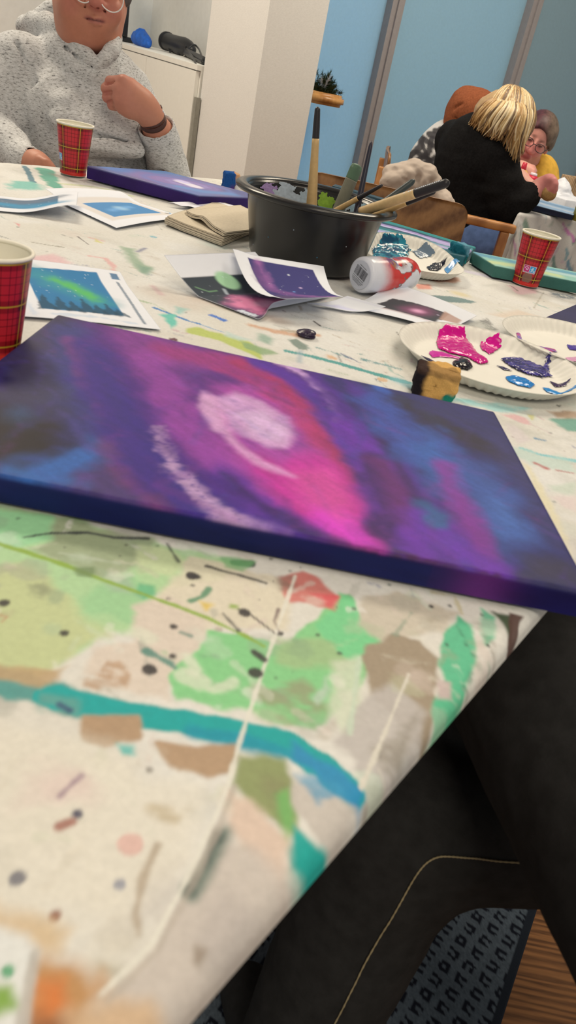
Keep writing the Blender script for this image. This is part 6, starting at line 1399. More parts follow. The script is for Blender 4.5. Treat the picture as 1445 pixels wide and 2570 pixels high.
# hood: a thick doubled rim running from the V point round the neck and lying back
s.chain([(-0.6147,1.8720,0.9394),(-0.6371,1.8760,0.9503),(-0.6650,1.8880,0.9634),(-0.6957,1.9120,0.9766),(-0.7263,1.9450,0.9859)], (.009, .012, .014, .016, .019), .006)
s.chain([(-0.7263,1.9450,0.9859),(-0.7728,1.9850,0.9884),(-0.8182,2.0200,0.9832),(-0.8535,2.0600,0.9739)], (.022, .022, .020, .016), .012)
s.chain([(-0.8473,2.0500,0.9697),(-0.7932,2.0200,0.9657),(-0.7419,1.9850,0.9566),(-0.6913,1.9500,0.9416)], (.018, .026, .030, .026), .02)
s.chain([(-0.6147,1.8720,0.9394),(-0.6019,1.8760,0.9526),(-0.5923,1.8920,0.9684),(-0.5983,1.9250,0.9819),(-0.6151,1.9700,0.9927)], (.009, .012, .014, .016, .018), .006)
s.chain([(-0.6187,1.9700,0.9920),(-0.6599,2.0500,1.0019),(-0.7158,2.0900,1.0079),(-0.7928,2.0900,0.9999),(-0.8518,2.0700,0.9747)], (.018, .026, .036, .036, .018), .02)
# big soft folds
for a_, b_f, r_ in (((-0.7363,1.8450,0.8344), (-0.6637,1.8350,0.8608), .010), ((-0.6723,1.8150,0.8205), (-0.5216,1.8500,0.8128), .013), ((-0.6052,1.7950,0.7809), (-0.4956,1.8300,0.7892), .014), ((-0.7271,1.8600,0.8675), (-0.7416,1.8500,0.8213), .010), ((-0.5559,1.8650,0.8416), (-0.5190,1.8850,0.8236), .010)):
    s.cap(a_, b_f, r_ * .75, r_ * .4, .05)
for a_, b_f, r_ in (((-0.6572,1.8000,0.8068), (-0.5234,1.8300,0.7974), .008), ((-0.5829,1.7850,0.7645), (-0.4820,1.8200,0.7715), .008), ((-0.7441,1.8000,0.8068), (-0.7480,1.7900,0.7573), .008), ((-0.7956,1.8750,0.9411), (-0.7458,1.8500,0.8794), .004), ((-0.7458,1.8500,0.8794), (-0.7420,1.8500,0.8356), .004)):
    s.cap(a_, b_f, r_, r_ * .6, .018, -1)
V, Fq = s.mesh(.0034, fold_disp(.0075, 41, (6, 6, 12)))
s2 = SDF().chain([(-0.4296,1.9850,0.6553),(-0.4506,1.9250,0.7582),(-0.4697,1.8620,0.8412)], (.053, .0465, .0405), .006)
s2.cap((-0.4407,1.9300,0.7772), (-0.4578,1.8600,0.8193), .006, .005, .014, -1); s2.cap((-0.4184,1.9300,0.7200), (-0.4520,1.8800,0.7535), .006, .005, .014, -1)
s2.ell((-0.4796,1.8320,0.8832), .060, .003, -1); s2.cap((-0.4646,1.8820,0.8132), (-0.4710,1.8600,0.8410), .0345, .0365, .003, -1)
V2, F2 = s2.mesh(.0030, fold_disp(.004, 45, (8, 8, 16)))
Fq = np.concatenate([Fq, F2 + len(V)]); V = np.concatenate([V, V2])
hd = link('hoodie', npmesh('hoodie', V, Fq), M_hood, lady)
hx, hy = (-0.6797,2.0200,0.8105)[:2]
s = legs_sdf((hx - .10, hy - .02, .50), (hx + .10, hy + .04, .50), (hx + .12, hy - .36, .50), (hx + .30, hy - .28, .50), (hx + .14, hy - .34, .085), (hx + .32, hy - .26, .085), (.04, -.12, 0))
s.cap((hx, hy, .5), (hx, hy, .62), .13, .13, .05)
V, Fq = s.mesh(.012); link('trousers', npmesh('trousers', V, Fq), M_dark_trousers, lady)
# hair
M_hair = attr_mat('grey_brown_hair', .55, .4, .3, 160)
s = SDF(); s.ell((-0.6851,2.0000,1.0995), (.086, .100, .092), .02); s.ell((-0.6704,1.9700,1.1123), (.080, .085, .07), .02); s.chain([(-0.6082,1.9850,1.0961),(-0.6058,1.9900,1.0710),(-0.6094,2.0000,1.0567)], (.022, .018, .010), .012); s.chain([(-0.7473,1.9850,1.0852),(-0.7491,1.9900,1.0616)], (.020, .010), .012); s.ell((-0.6993,2.0500,1.0544), (.075, .04, .07), .02)
s.ell((-0.6421,1.8850,1.0654), (.066, .05, .075), .012, -1)
V, Fq = s.mesh(.004, lambda P: (.006 * (fbm(P * np.array([90, 90, 14]), 3) - .5)).astype(np.float32)); C = alb((86, 76, 68)) * (.55 + .9 * fbm(V * np.array([160, 160, 18]), 4)[:, None])
link('hair', npmesh('hair', V, Fq, C), M_hair, lady)
# glasses
M_gl = plain_mat('clear_frame', (226, 212, 190), .2, .6, .02); M_lens = newmat('lens', .02, (255, 255, 255), .5, Transmission_Weight=1.0)[0]; M_lens.node_tree.nodes['Principled BSDF'].inputs['IOR'].default_value = 1.06; M_lens.node_tree.nodes['Principled BSDF'].inputs['Base Color'].default_value = (1, 1, 1, 1)
gl_parts = []
ctr = [V3((-0.6466,1.8430,1.0714)), V3((-0.5866,1.8450,1.0661))]
for c in ctr:
    pts = [c + np.array((.0255 * math.cos(a), .004 * math.cos(a) * (1 if c is ctr[1] else -1), .0265 * math.sin(a) - .004 * math.cos(a))) for a in np.linspace(0, 2 * math.pi, 49)]
    gl_parts.append(tube(pts, .0013, 8, False))
gl_parts.append(tube([ctr[0] + (.0255, 0, .004), (ctr[0] + ctr[1]) / 2 + (0, -.008, .008), ctr[1] + (-.0255, 0, .006)], .0013, 8))
gl_parts.append(tube([ctr[1] + (.026, .003, .006), (-0.5830,1.9000,1.0732), (-0.6055,1.9900,1.0673)], .0016, 8)); gl_parts.append(tube([ctr[0] + (-.026, .003, .004), (-0.7130,1.9000,1.0691), (-0.7499,1.9850,1.0610)], .0016, 8))
g = link('glasses', npmesh('glasses', *join(gl_parts)), M_gl, lady)
for c in ctr:
    Vd = [tuple(c)] + [tuple(c + np.array((.025 * math.cos(a), .004 * math.cos(a) * (1 if c is ctr[1] else -1), .026 * math.sin(a) - .004 * math.cos(a)))) for a in np.linspace(0, 2 * math.pi, 40, endpoint=False)]
    link('lens', npmesh('lens', Vd, [(0, 1 + i, 1 + (i + 1) % 40) for i in range(40)]), M_lens, g)
for q0_, q1_ in (((-0.7353,1.9650,1.0218), (-0.7333,1.9600,0.9976)), ((-0.6013,1.9550,1.0267), (-0.6021,1.9400,0.9924))):
    V, F = tube(spline([q0_, (V3(q0_) + V3(q1_)) / 2 + (.004, -.002, 0), q1_], 14), .0009, 6); V2, F2 = tube([V3(q1_) + (0, 0, .005), V3(q1_), V3(q1_) - (0, 0, .004)], [.0008, .0026, .0008], 8)
    link('earring', npmesh('earring', *join([(V, F), (V2, F2)])), M_silver, lady)
# brown leather watch strap
M_lea = plain_mat('brown_leather', (74, 42, 34), .5, .4, .2, 90)
wa, wb_ = V3((-0.4715,1.8550,0.8412)), V3((-0.4805,1.8350,0.8673)); ax = Vector(wb_ - wa).normalized(); cw = Vector((-0.4759,1.8420,0.8561))
e1_ = Vector((0, 0, 1)); e1_ = (e1_ - ax * e1_.dot(ax)).normalized(); e2_ = ax.cross(e1_)
def strap(off, rad, wd):
    prof = [(rad, -wd), (rad + .0022, -wd * .8), (rad + .0026, 0), (rad + .0022, wd * .8), (rad, wd), (rad - .0012, 0), (rad, -wd)]
    V, F = lathe(prof, 48)
    tiltm = Matrix.Rotation(math.radians(8), 4, 'X')
    return [tuple(cw + ax * (off + (tiltm @ Vector(v)).z) + e1_ * (tiltm @ Vector(v)).x + e2_ * (tiltm @ Vector(v)).y) for v in V], F
ws = link('watch_strap', npmesh('watch_strap', *join([strap(-.002, .0272, .0062), strap(.0080, .0268, .0028)])), M_lea, lady)
ws['label'] = 'brown leather wrist strap'
bk = V3((-0.4580,1.8380,0.8810)); bm2 = bar_mesh('b', bk, bk + V3((-0.4620,1.8380,0.8614)) - V3((-0.4604,1.8380,0.8868)), .010, .006, .002); link('buckle', bm2, M_silver, ws)
V, F = tube([(-0.4623,1.8380,0.8723), (-0.4614,1.8360,0.8851), (-0.4625,1.8350,0.8895)], [.004, .0055, .004], 10); link('strap_end', npmesh('strap_end', V, F), M_lea, ws)

# ---------------------------------------------------------------- blonde person in black
bl = empty('person', (*(0.4241,2.8500,0.6178)[:2], 0), 'person with long blonde hair in a black jumper and blue jeans at the second table', 'person')
s = SDF()
s.ell((0.4130,2.8650,0.9832), (.068, .085, .084), .02); s.cap((0.4145,2.8700,0.9571), (0.3812,2.8800,0.8989), .05, .058, .03)
s.ell((0.4439,2.8300,0.9863), (.03, .04, .06), .03); s.chain([(0.4455,2.8000,1.0133),(0.4595,2.7900,0.9982)], (.008, .012), .012)
s.ell((0.4588,2.8200,0.9617), (.02, .03, .022), .02)
s.ell((0.3554,2.8800,0.8216), (.10, .09, .15), .03); s.ell((0.4044,2.8800,0.6893), (.11, .10, .12), .03)
s.chain([(0.4062,2.7900,0.8711),(0.4765,2.7500,0.7489),(0.5419,2.7650,0.7979)], (.045, .036, .03), .02)
s.chain([(0.5419,2.7650,0.7979),(0.5646,2.7750,0.8212),(0.5780,2.7800,0.8307)], (.030, .0255, .027), .015)
# hand gripping a small sponge: palm, four curled fingers, thumb
s.chain([(0.5755,2.7800,0.8302),(0.5890,2.7700,0.8464)], (.028, .027), .012)
s.chain([(0.5806,2.7650,0.8525),(0.5966,2.7450,0.8555),(0.6047,2.7480,0.8424),(0.6001,2.7600,0.8327)], (.014, .0125, .0112, .010), .004)
s.chain([(0.5849,2.7600,0.8454),(0.6022,2.7420,0.8462),(0.6083,2.7450,0.8313),(0.6020,2.7570,0.8225)], (.014, .013, .0115, .010), .004)
s.chain([(0.5849,2.7580,0.8371),(0.6010,2.7420,0.8350),(0.6045,2.7460,0.8207),(0.5981,2.7580,0.8154)], (.0135, .0125, .011, .0095), .004)
s.chain([(0.5804,2.7600,0.8287),(0.5928,2.7450,0.8232),(0.5952,2.7500,0.8121),(0.5900,2.7600,0.8098)], (.0125, .011, .010, .0085), .004)
s.chain([(0.5733,2.7650,0.8217),(0.5827,2.7550,0.8126),(0.5989,2.7650,0.8098)], (.014, .0115, .0095), .006)
s.chain([(0.2646,2.9800,0.8960),(0.4726,3.0500,0.7616),(0.5294,2.9800,0.8214),(0.5656,2.9500,0.8060)], (.045, .036, .030, .028), .02)
V, Fq = s.mesh(.0042); C = np.tile(alb((226, 160, 132)), (len(V), 1)); 
def tint(c, r, col, a): 
    d = np.linalg.norm((V - V3(c)) / np.array(r), axis=1); m = a * (1 - smooth(.4, 1.0, d)); C[:] = C + (alb(col) - C) * m[:, None]
tint((0.5889,2.7500,0.8437), (.06, .08, .06), (206, 122, 112), .8)
link('body', npmesh('body', V, Fq, C), M_skin, bl)
s = SDF()
s.ell((0.3652,2.8800,0.8299), (.128, .125, .165), .04); s.ell((0.4025,2.8800,0.6955), (.135, .125, .14), .05); s.ell((0.3462,2.8900,0.9181), (.092, .09, .07), .04)
s.cap((0.2785,2.9800,0.8963), (0.4090,2.8000,0.8744), .062, .066, .04); s.ell((0.3085,2.9000,0.8227), (.07, .09, .09), .05)
s.chain([(0.4090,2.8000,0.8744),(0.4528,2.7700,0.8035),(0.4832,2.7500,0.7528)], (.066, .062, .054), .02)
s.chain([(0.4832,2.7500,0.7528),(0.5134,2.7570,0.7769),(0.5411,2.7650,0.7965)], (.053, .046, .038), .015)
s.cap((0.5463,2.7660,0.8012), (0.5603,2.7720,0.8132), .032, .03, .003, -1)
s.ell((0.4219,2.8800,0.6120), (.125, .12, .06), .04)
s.chain([(0.2815,2.9800,0.8868),(0.4747,3.0500,0.7552),(0.5249,2.9800,0.8139)], (.06, .05, .038), .02)
V, Fq = s.mesh(.006, fold_disp(.009, 55, (10, 10, 16))); link('jumper', npmesh('jumper', V, Fq), M_knit, bl)
s = SDF()
b0 = V3((0.4305,2.8600,0.6010))
s.ell(b0 + (0, 0, -.02), (.14, .14, .09), .03)
s.chain([(0.4345,2.8000,0.6128),(0.5003,2.7800,0.6173),(0.5833,2.8000,0.5870)], (.088, .085, .072), .03); s.chain([(0.4681,2.9600,0.6078),(0.5956,3.0000,0.5967)], (.085, .075), .03)
kn = V3((0.5833,2.8000,0.5870)); kn2 = V3((0.5956,3.0000,0.5967))
s.cap(kn, (kn[0] + .02, kn[1], .09), .070, .055, .02); s.cap(kn2, (kn2[0] + .06, kn2[1], .09), .070, .055, .02)
for k_ in (kn + (.02, 0, 0), kn2 + (.06, 0, 0)): s.cap((k_[0], k_[1], .06), (k_[0] + .13, k_[1] + .02, .04), .045, .038, .02)
s.cap((0.4598,2.7450,0.6763), (0.4517,2.7350,0.6310), .012, .008, .02); s.cap((0.4915,2.7300,0.6727), (0.5496,2.7300,0.6334), .012, .006, .02)
V, Fq = s.mesh(.007, fold_disp(.010, 61, (12, 12, 12))); link('jeans', npmesh('jeans', V, Fq), M_denim, bl)
M_blond = attr_mat('blonde_hair', .45, .5, .2, 140)
s = SDF()
s.ell((0.4087,2.8680,0.9893), (.086, .100, .092), .03); s.ell((0.3815,2.8750,0.9860), (.07, .085, .075), .03)
s.chain([(0.3508,2.8700,0.9801),(0.3401,2.8700,0.9637)], (.05, .03), .03); s.chain([(0.3902,2.8300,0.9662),(0.3874,2.8150,0.9453)], (.048, .026), .03)
s.chain([(0.4305,2.8200,0.9980),(0.4443,2.8000,0.9494),(0.4503,2.7850,0.9103)], (.046, .032, .010), .02); s.cap((0.4398,2.8500,1.0219), (0.4633,2.8200,0.9638), .045, .012, .02)
V, Fq = s.mesh(.005, lambda P: (.008 * (fbm(P * np.array([60, 60, 9]), 3) - .5)).astype(np.float32))
C = alb((196, 154, 98)) * (.5 + .8 * fbm(V * np.array([80, 80, 10]), 6)[:, None])
parts = [(V, [tuple(f) for f in Fq])]; cols = [C]
rr_ = random.Random(3)
crown = V3((0.4141,2.8700,1.0670)); hc_ = V3((0.3939,2.8600,0.9985))
GD = [[(0.3958,2.8600,1.0590),(0.3365,2.8000,1.0304),(0.3089,2.7950,0.9864),(0.3027,2.8300,0.9511)], [(0.4012,2.8600,1.0623),(0.3620,2.7750,1.0293),(0.3380,2.7650,0.9819),(0.3352,2.7900,0.9433)], [(0.4055,2.8500,1.0645),(0.3919,2.7550,1.0268),(0.3749,2.7450,0.9788),(0.3702,2.7650,0.9308)],
      [(0.4120,2.8500,1.0646),(0.4166,2.7500,1.0262),(0.4069,2.7350,0.9743),(0.3963,2.7500,0.9323)], [(0.4200,2.8500,1.0639),(0.4378,2.7600,1.0245),(0.4398,2.7350,0.9638),(0.4497,2.7450,0.8874)], [(0.4310,2.8600,1.0591),(0.4615,2.8000,1.0301),(0.4661,2.7750,0.9726),(0.4622,2.7650,0.9048)], [(0.4380,2.8800,1.0554),(0.4794,2.8700,1.0232),(0.4878,2.8600,0.9724),(0.4727,2.8400,0.9228)]]
GD = [np.array(g) for g in GD]
for i in range(330):
    t_ = rr_.uniform(0, len(GD) - 1.001); k_ = int(t_); f_ = t_ - k_
    g = GD[k_] * (1 - f_) + GD[k_ + 1] * f_
    e_ = rr_.uniform(.78, 1.04); g = (g - hc_) * np.array((1.04, 1.10, 1.03)) + hc_ + np.array([rr_.gauss(0, .004), rr_.uniform(-.004, .014), 0])
    tip_ = g[2] + (g[3] - g[2]) * e_ + np.array((rr_.gauss(0, .007), rr_.gauss(0, .005), 0))
    cur = spline([g[0], g[1], g[2], tip_], 22)
    cq = np.array((0.4087,2.8680,0.9893)); rq = np.array((.088, .103, .095)) * rr_.uniform(.99, 1.06)
    for q in range(15):
        dq_ = (cur[q] - cq) / rq; nq_ = np.linalg.norm(dq_)
        if nq_ < 1.02: cur[q] = cq + rq * dq_ / nq_ * 1.02
    wv_ = rr_.uniform(0, 6.28); am_ = rr_.uniform(.001, .005)
    cur = [c + np.array((am_ * math.sin(wv_ + q * .55) * q / 22, 0, 0)) for q, c in enumerate(cur)]
    Vt, Ft = tube(cur, [.0008 + .0030 * math.sin(math.pi * min(1, t * .96 + .04)) ** .7 for t in np.linspace(0, 1, 22)], 6)
    c = alb(rr_.choice([(226, 192, 132), (210, 170, 108), (188, 144, 86), (236, 208, 156), (150, 110, 66), (220, 180, 116), (120, 92, 62)]))
    parts.append((Vt, Ft)); cols.append(np.tile(c, (len(Vt), 1)))
V, F = join(parts); link('hair', npmesh('hair', V, F, np.concatenate(cols)), M_blond, bl)

# ---------------------------------------------------------------- person with the brown beanie
be = empty('person', (*(0.3035,3.3200,0.6639)[:2], 0), 'person in a brown beanie and white top with dark strokes, behind the blonde', 'person')
s = SDF(); s.ell((0.3470,3.3400,0.9597), (.075, .09, .11), .02); s.cap((0.3475,3.3400,0.9182), (0.3205,3.3500,0.8555), .05, .06, .03); s.ell((0.2848,3.3500,0.7611), (.11, .10, .17), .03)
s.ell((0.3818,3.3200,0.9510), (.03, .04, .05), .02)
s.chain([(0.3335,3.2500,0.8374),(0.4535,3.2500,0.7043),(0.5513,3.3000,0.7626)], (.045, .036, .03), .02); s.cap((0.5513,3.3000,0.7626), (0.5786,3.3000,0.7756), .028, .03, .01)
V, Fq = s.mesh(.007); link('body', npmesh('body', V, Fq, np.tile(alb((210, 150, 124)), (len(V), 1))), M_skin, be)
M_bean = plain_mat('brown_knit', (134, 74, 44), .95, .1, .2, 150, .7, 240)
s = SDF(); s.ell((0.3411,3.3300,0.9754), (.092, .105, .092), .03); s.cap((0.3311,3.3400,1.0004), (0.3062,3.3400,1.0306), .066, .028, .03); s.cap((0.2925,3.3000,0.9341), (0.3963,3.2600,0.9567), .034, .034, .03); s.ell((0.3756,3.3000,0.9874), (.05, .08, .07), .03); s.ell((0.2806,3.3200,1.0286), (.012, .02, .012), .015)
s.cap((0.2735,3.2600,0.9859), (0.2972,3.2500,1.0041), .006, .004, .012, -1); s.cap((0.2777,3.2500,0.9497), (0.3488,3.2400,0.9802), .004, .004, .01, -1)
V, Fq = s.mesh(.0055, fold_disp(.006, 71, (14, 14, 8))); link('beanie', npmesh('beanie', V, Fq), M_bean, be)
s = SDF(); s.ell((0.2850,3.3400,0.7695), (.120, .12, .17), .04); s.ell((0.3092,3.3400,0.8795), (.075, .08, .06), .04); s.cap((0.2217,3.3000,0.7935), (0.3296,3.3000,0.8638), .055, .058, .04); s.ell((0.2899,3.3400,0.6585), (.14, .13, .14), .05)
s.chain([(0.3315,3.2500,0.8440),(0.4513,3.2500,0.7112),(0.5297,3.2900,0.7520)], (.062, .052, .04), .02)
V, Fq = s.mesh(.0055, fold_disp(.008, 73, (10, 10, 14)))
Pm = Paint(np.column_stack([V[:, 0], V[:, 2]]), (206, 196, 178))
def q2(px_): return [(p[0], p[2]) for p in px_]
for seg, w in (([(0.1583,3.2200,0.7972),(0.1869,3.2200,0.8378),(0.1853,3.2200,0.8650)], .022), ([(0.1784,3.2200,0.7803),(0.2201,3.2200,0.8237),(0.2213,3.2200,0.8722)], .022), ([(0.1947,3.2200,0.8641),(0.2455,3.2200,0.8469)], .018), ([(0.2104,3.2200,0.8837),(0.2553,3.2200,0.8859),(0.2524,3.2200,0.8442)], .022), ([(0.2096,3.2200,0.7796),(0.2561,3.2200,0.8213),(0.2666,3.2200,0.8786)], .02), ([(0.2267,3.2200,0.9005),(0.2772,3.2200,0.9038)], .020), ([(0.2424,3.2200,0.9090),(0.2765,3.2200,0.8861)], .018), ([(0.2006,3.2200,0.7565),(0.2388,3.2200,0.7856),(0.2638,3.2200,0.7949)], .022), ([(0.1776,3.2200,0.8165),(0.2338,3.2200,0.8028)], .016), ([(0.1675,3.2200,0.7639),(0.2191,3.2200,0.7461)], .02), ([(0.2590,3.2200,0.8219),(0.2832,3.2200,0.8435)], .016), ([(0.1890,3.2200,0.8520),(0.2199,3.2200,0.8084)], .014)):
    Pm.line(q2(seg), w, (58, 54, 52), .95, .003, .003, 60)
M_top = attr_mat('printed_jersey', .9, .15, .08, 120)
link('patterned_top', npmesh('patterned_top', V, Fq, Pm.C), M_top, be)
bx, by = (0.3035,3.3200,0.6639)[:2]
s = legs_sdf((bx, by - .1, .50), (bx, by + .1, .50), (bx + .42, by - .08, .50), (bx + .42, by + .12, .50), (bx + .42, by - .08, .085), (bx + .42, by + .12, .085), (.13, 0, 0))
V, Fq = s.mesh(.014); link('trousers', npmesh('trousers', V, Fq), M_dark_trousers, be)

# ---------------------------------------------------------------- person with glasses in the yellow jacket
pw = empty('person', (*(0.7180,3.5000,0.6315)[:2], 0), 'person with glasses, dark reddish hair and yellow jacket, head bent over the second table', 'person')
HS = .80; hc_ = V3((0.6155,3.4000,0.9417)); tl = Matrix.Rotation(math.radians(17), 4, 'Y') @ Matrix.Rotation(math.radians(18), 4, 'X')
def hp(x, y, z): return hc_ + HS * np.array(tl @ Vector((x, y, z)))
def shrink(s):
    s.pr = [(p[0], p[1], p[2], p[3] * HS, p[4] * HS, p[5] * HS, p[6]) if p[0] == 'c' else (p[0], p[1], p[2] * HS, p[3], p[4], p[5] * HS, p[6]) for p in s.pr]
s = SDF()
s.ell(hp(0, .01, .02), (.076, .094, .100), .02, 1, tl); s.ell(hp(0, -.015, -.045), (.064, .070, .062), .03, 1, tl); s.ell(hp(0, -.06, -.085), (.03, .026, .022), .025)
s.chain([hp(0, -.085, .02), hp(0, -.094, .0), hp(0, -.100, -.022)], (.008, .010, .015), .012); s.ell(hp(-.012, -.092, -.026), .009, .008); s.ell(hp(.012, -.092, -.026), .009, .008)
s.ell(hp(-.036, -.062, -.02), (.024, .02, .022), .025); s.ell(hp(.036, -.062, -.02), (.024, .02, .022), .025)
s.cap(hp(-.038, -.092, .016), hp(-.022, -.095, .016), .012, .012, .012, -1); s.cap(hp(.022, -.095, .016), hp(.038, -.092, .016), .012, .012, .012, -1)
s.ell(hp(-.030, -.072, .014), .013, .004); s.ell(hp(.030, -.072, .014), .013, .004)
s.cap(hp(-.02, -.088, -.052), hp(.02, -.088, -.052), .006, .006, .006); s.cap(hp(-.02, -.084, -.062), hp(.02, -.084, -.062), .006, .006, .006); s.cap(hp(-.022, -.096, -.057), hp(.022, -.096, -.057), .0018, .0018, .003, -1)
s.ell(hp(-.080, .015, -.005), (.010, .02, .032), .008); s.ell(hp(.080, .015, -.005), (.010, .02, .032), .008)
shrink(s)
s.cap(hp(0, .02, -.05), (0.6294,3.4700,0.8352), .046, .055, .03); s.ell((0.6604,3.5000,0.7465), (.11, .09, .14), .03)
# forearm and hand in front holding the red tube
s.chain([(0.5305,3.3600,0.8106),(0.5571,3.3300,0.8277),(0.5847,3.3100,0.8352)], (.036, .032, .027), .02); s.cap((0.5847,3.3100,0.8352), (0.6150,3.3000,0.8338), .028, .027, .012)
s.chain([(0.6054,3.2950,0.8409),(0.6258,3.2800,0.8380),(0.6338,3.2820,0.8251)], (.0135, .012, .010), .004); s.chain([(0.6073,3.2900,0.8332),(0.6272,3.2750,0.8273),(0.6314,3.2800,0.8133)], (.0135, .012, .010), .004)
s.chain([(0.6039,3.2880,0.8241),(0.6203,3.2750,0.8159),(0.6222,3.2800,0.8042)], (.013, .0115, .010), .004); s.chain([(0.5970,3.2880,0.8169),(0.6097,3.2780,0.8076),(0.6097,3.2840,0.7969)], (.012, .0105, .009), .004)
s.chain([(0.6033,3.3100,0.8448),(0.6286,3.3150,0.8466),(0.6413,3.3150,0.8377)], (.013, .0112, .009), .006)
V, Fq = s.mesh(.0044); C = np.tile(alb((216, 146, 122)), (len(V), 1))
def tint(c, r, col, a): 
    d = np.linalg.norm((V - V3(c)) / np.array(r), axis=1); m = a * (1 - smooth(.4, 1.0, d)); C[:] = C + (alb(col) - C) * m[:, None]
tint(hp(0, -.09, -.02), (.05, .05, .04), (206, 118, 104), .8); tint(hp(0, -.09, -.057), (.026, .02, .012), (160, 80, 76), .85)
for sx in (-.03, .03): tint(hp(sx, -.085, .012), (.016, .016, .006), (80, 56, 48), .9)
for sx in (-1, 1): tint(hp(sx * .03, -.088, .036), (.024, .02, .007), (110, 74, 58), .7)
tint((0.5763,3.3100,0.8321), (.09, .06, .05), (226, 170, 140), .7)
link('body', npmesh('body', V, Fq, C), M_skin, pw)
M_rh = attr_mat('reddish_hair', .5, .4, .25, 150)
s = SDF(); s.ell(hp(0, .014, .045), (.083, .100, .086), .02, 1, tl); s.ell(hp(.045, -.02, .062), (.036, .05, .036), .02, 1, tl); s.ell(hp(-.008, -.10, .004), (.064, .074, .074), .012, -1, tl)
s.ell(hp(.078, -.01, .03), (.018, .03, .04), .012); shrink(s)
V, Fq = s.mesh(.005, lambda P: (.003 * (fbm(P * np.array([90, 90, 20]), 3) - .5)).astype(np.float32))
w_r = smooth(-.01, .05, (V - hc_)[:, 0])[:, None]; C = (alb((84, 40, 44)) * (1 - w_r) + alb((112, 92, 72)) * w_r) * (.25 + 1.4 * fbm(V * np.array([150, 150, 26]), 5)[:, None])
link('hair', npmesh('hair', V, Fq, C), M_rh, pw)
M_gd = plain_mat('dark_frame', (52, 40, 38), .3, .5)
gp_ = []
for sx in (-.032, .032): gp_.append(tube([hp(sx + .024 * math.cos(a), -.105 + .004, .008 + .019 * math.sin(a)) for a in np.linspace(0, 2 * math.pi, 33)], .0015, 6, False))
gp_.append(tube([hp(-.009, -.103, .012), hp(0, -.107, .014), hp(.009, -.103, .012)], .0015, 6)); gp_.append(tube([hp(.056, -.1, .012), hp(.078, -.05, .01), hp(.082, .02, .006)], .0018, 6)); gp_.append(tube([hp(-.056, -.1, .012), hp(-.078, -.05, .01), hp(-.082, .02, .006)], .0018, 6))
link('glasses', npmesh('glasses', *join(gp_)), M_gd, pw)
M_yel = plain_mat('yellow_fabric', (218, 164, 62), .9, .15, .15, 40, .3, 200)
s = SDF(); s.ell((0.6604,3.5000,0.7465), (.135, .12, .15), .04); s.cap((0.5465,3.5000,0.7849), (0.6965,3.5200,0.8290), .058, .055, .04); s.ell((0.6973,3.5000,0.6271), (.15, .13, .14), .05)
s.chain([(0.5442,3.5000,0.7767),(0.5426,3.4400,0.6983),(0.5368,3.3700,0.7962)], (.055, .05, .042), .02); s.chain([(0.7037,3.5200,0.8229),(0.7215,3.4800,0.7771),(0.6923,3.4000,0.7500)], (.05, .045, .038), .02)
s.ell((0.6184,3.4500,0.8572), (.05, .05, .04), .012, -1)
V, Fq = s.mesh(.006, fold_disp(.010, 83, (12, 12, 10))); link('jacket', npmesh('jacket', V, Fq), M_yel, pw)
s = SDF(); s.ell((0.6229,3.4400,0.8307), (.05, .04, .03), .02); s.chain([(0.5766,3.4400,0.8510),(0.6174,3.4100,0.8324),(0.6591,3.4400,0.8619)], (.012, .014, .012), .01)
V, Fq = s.mesh(.004); link('white_collar', npmesh('white_collar', V, Fq), M_tis, pw)
px0, py0 = (0.7180,3.5000,0.6315)[:2]
s = legs_sdf((px0 - .09, py0, .50), (px0 + .09, py0 + .04, .50), (px0 - .02, py0 - .30, .50), (px0 + .16, py0 - .28, .50), (px0 - .02, py0 - .30, .085), (px0 + .16, py0 - .28, .085), (0, -.12, 0))
V, Fq = s.mesh(.014); link('trousers', npmesh('trousers', V, Fq), M_dark_trousers, pw)

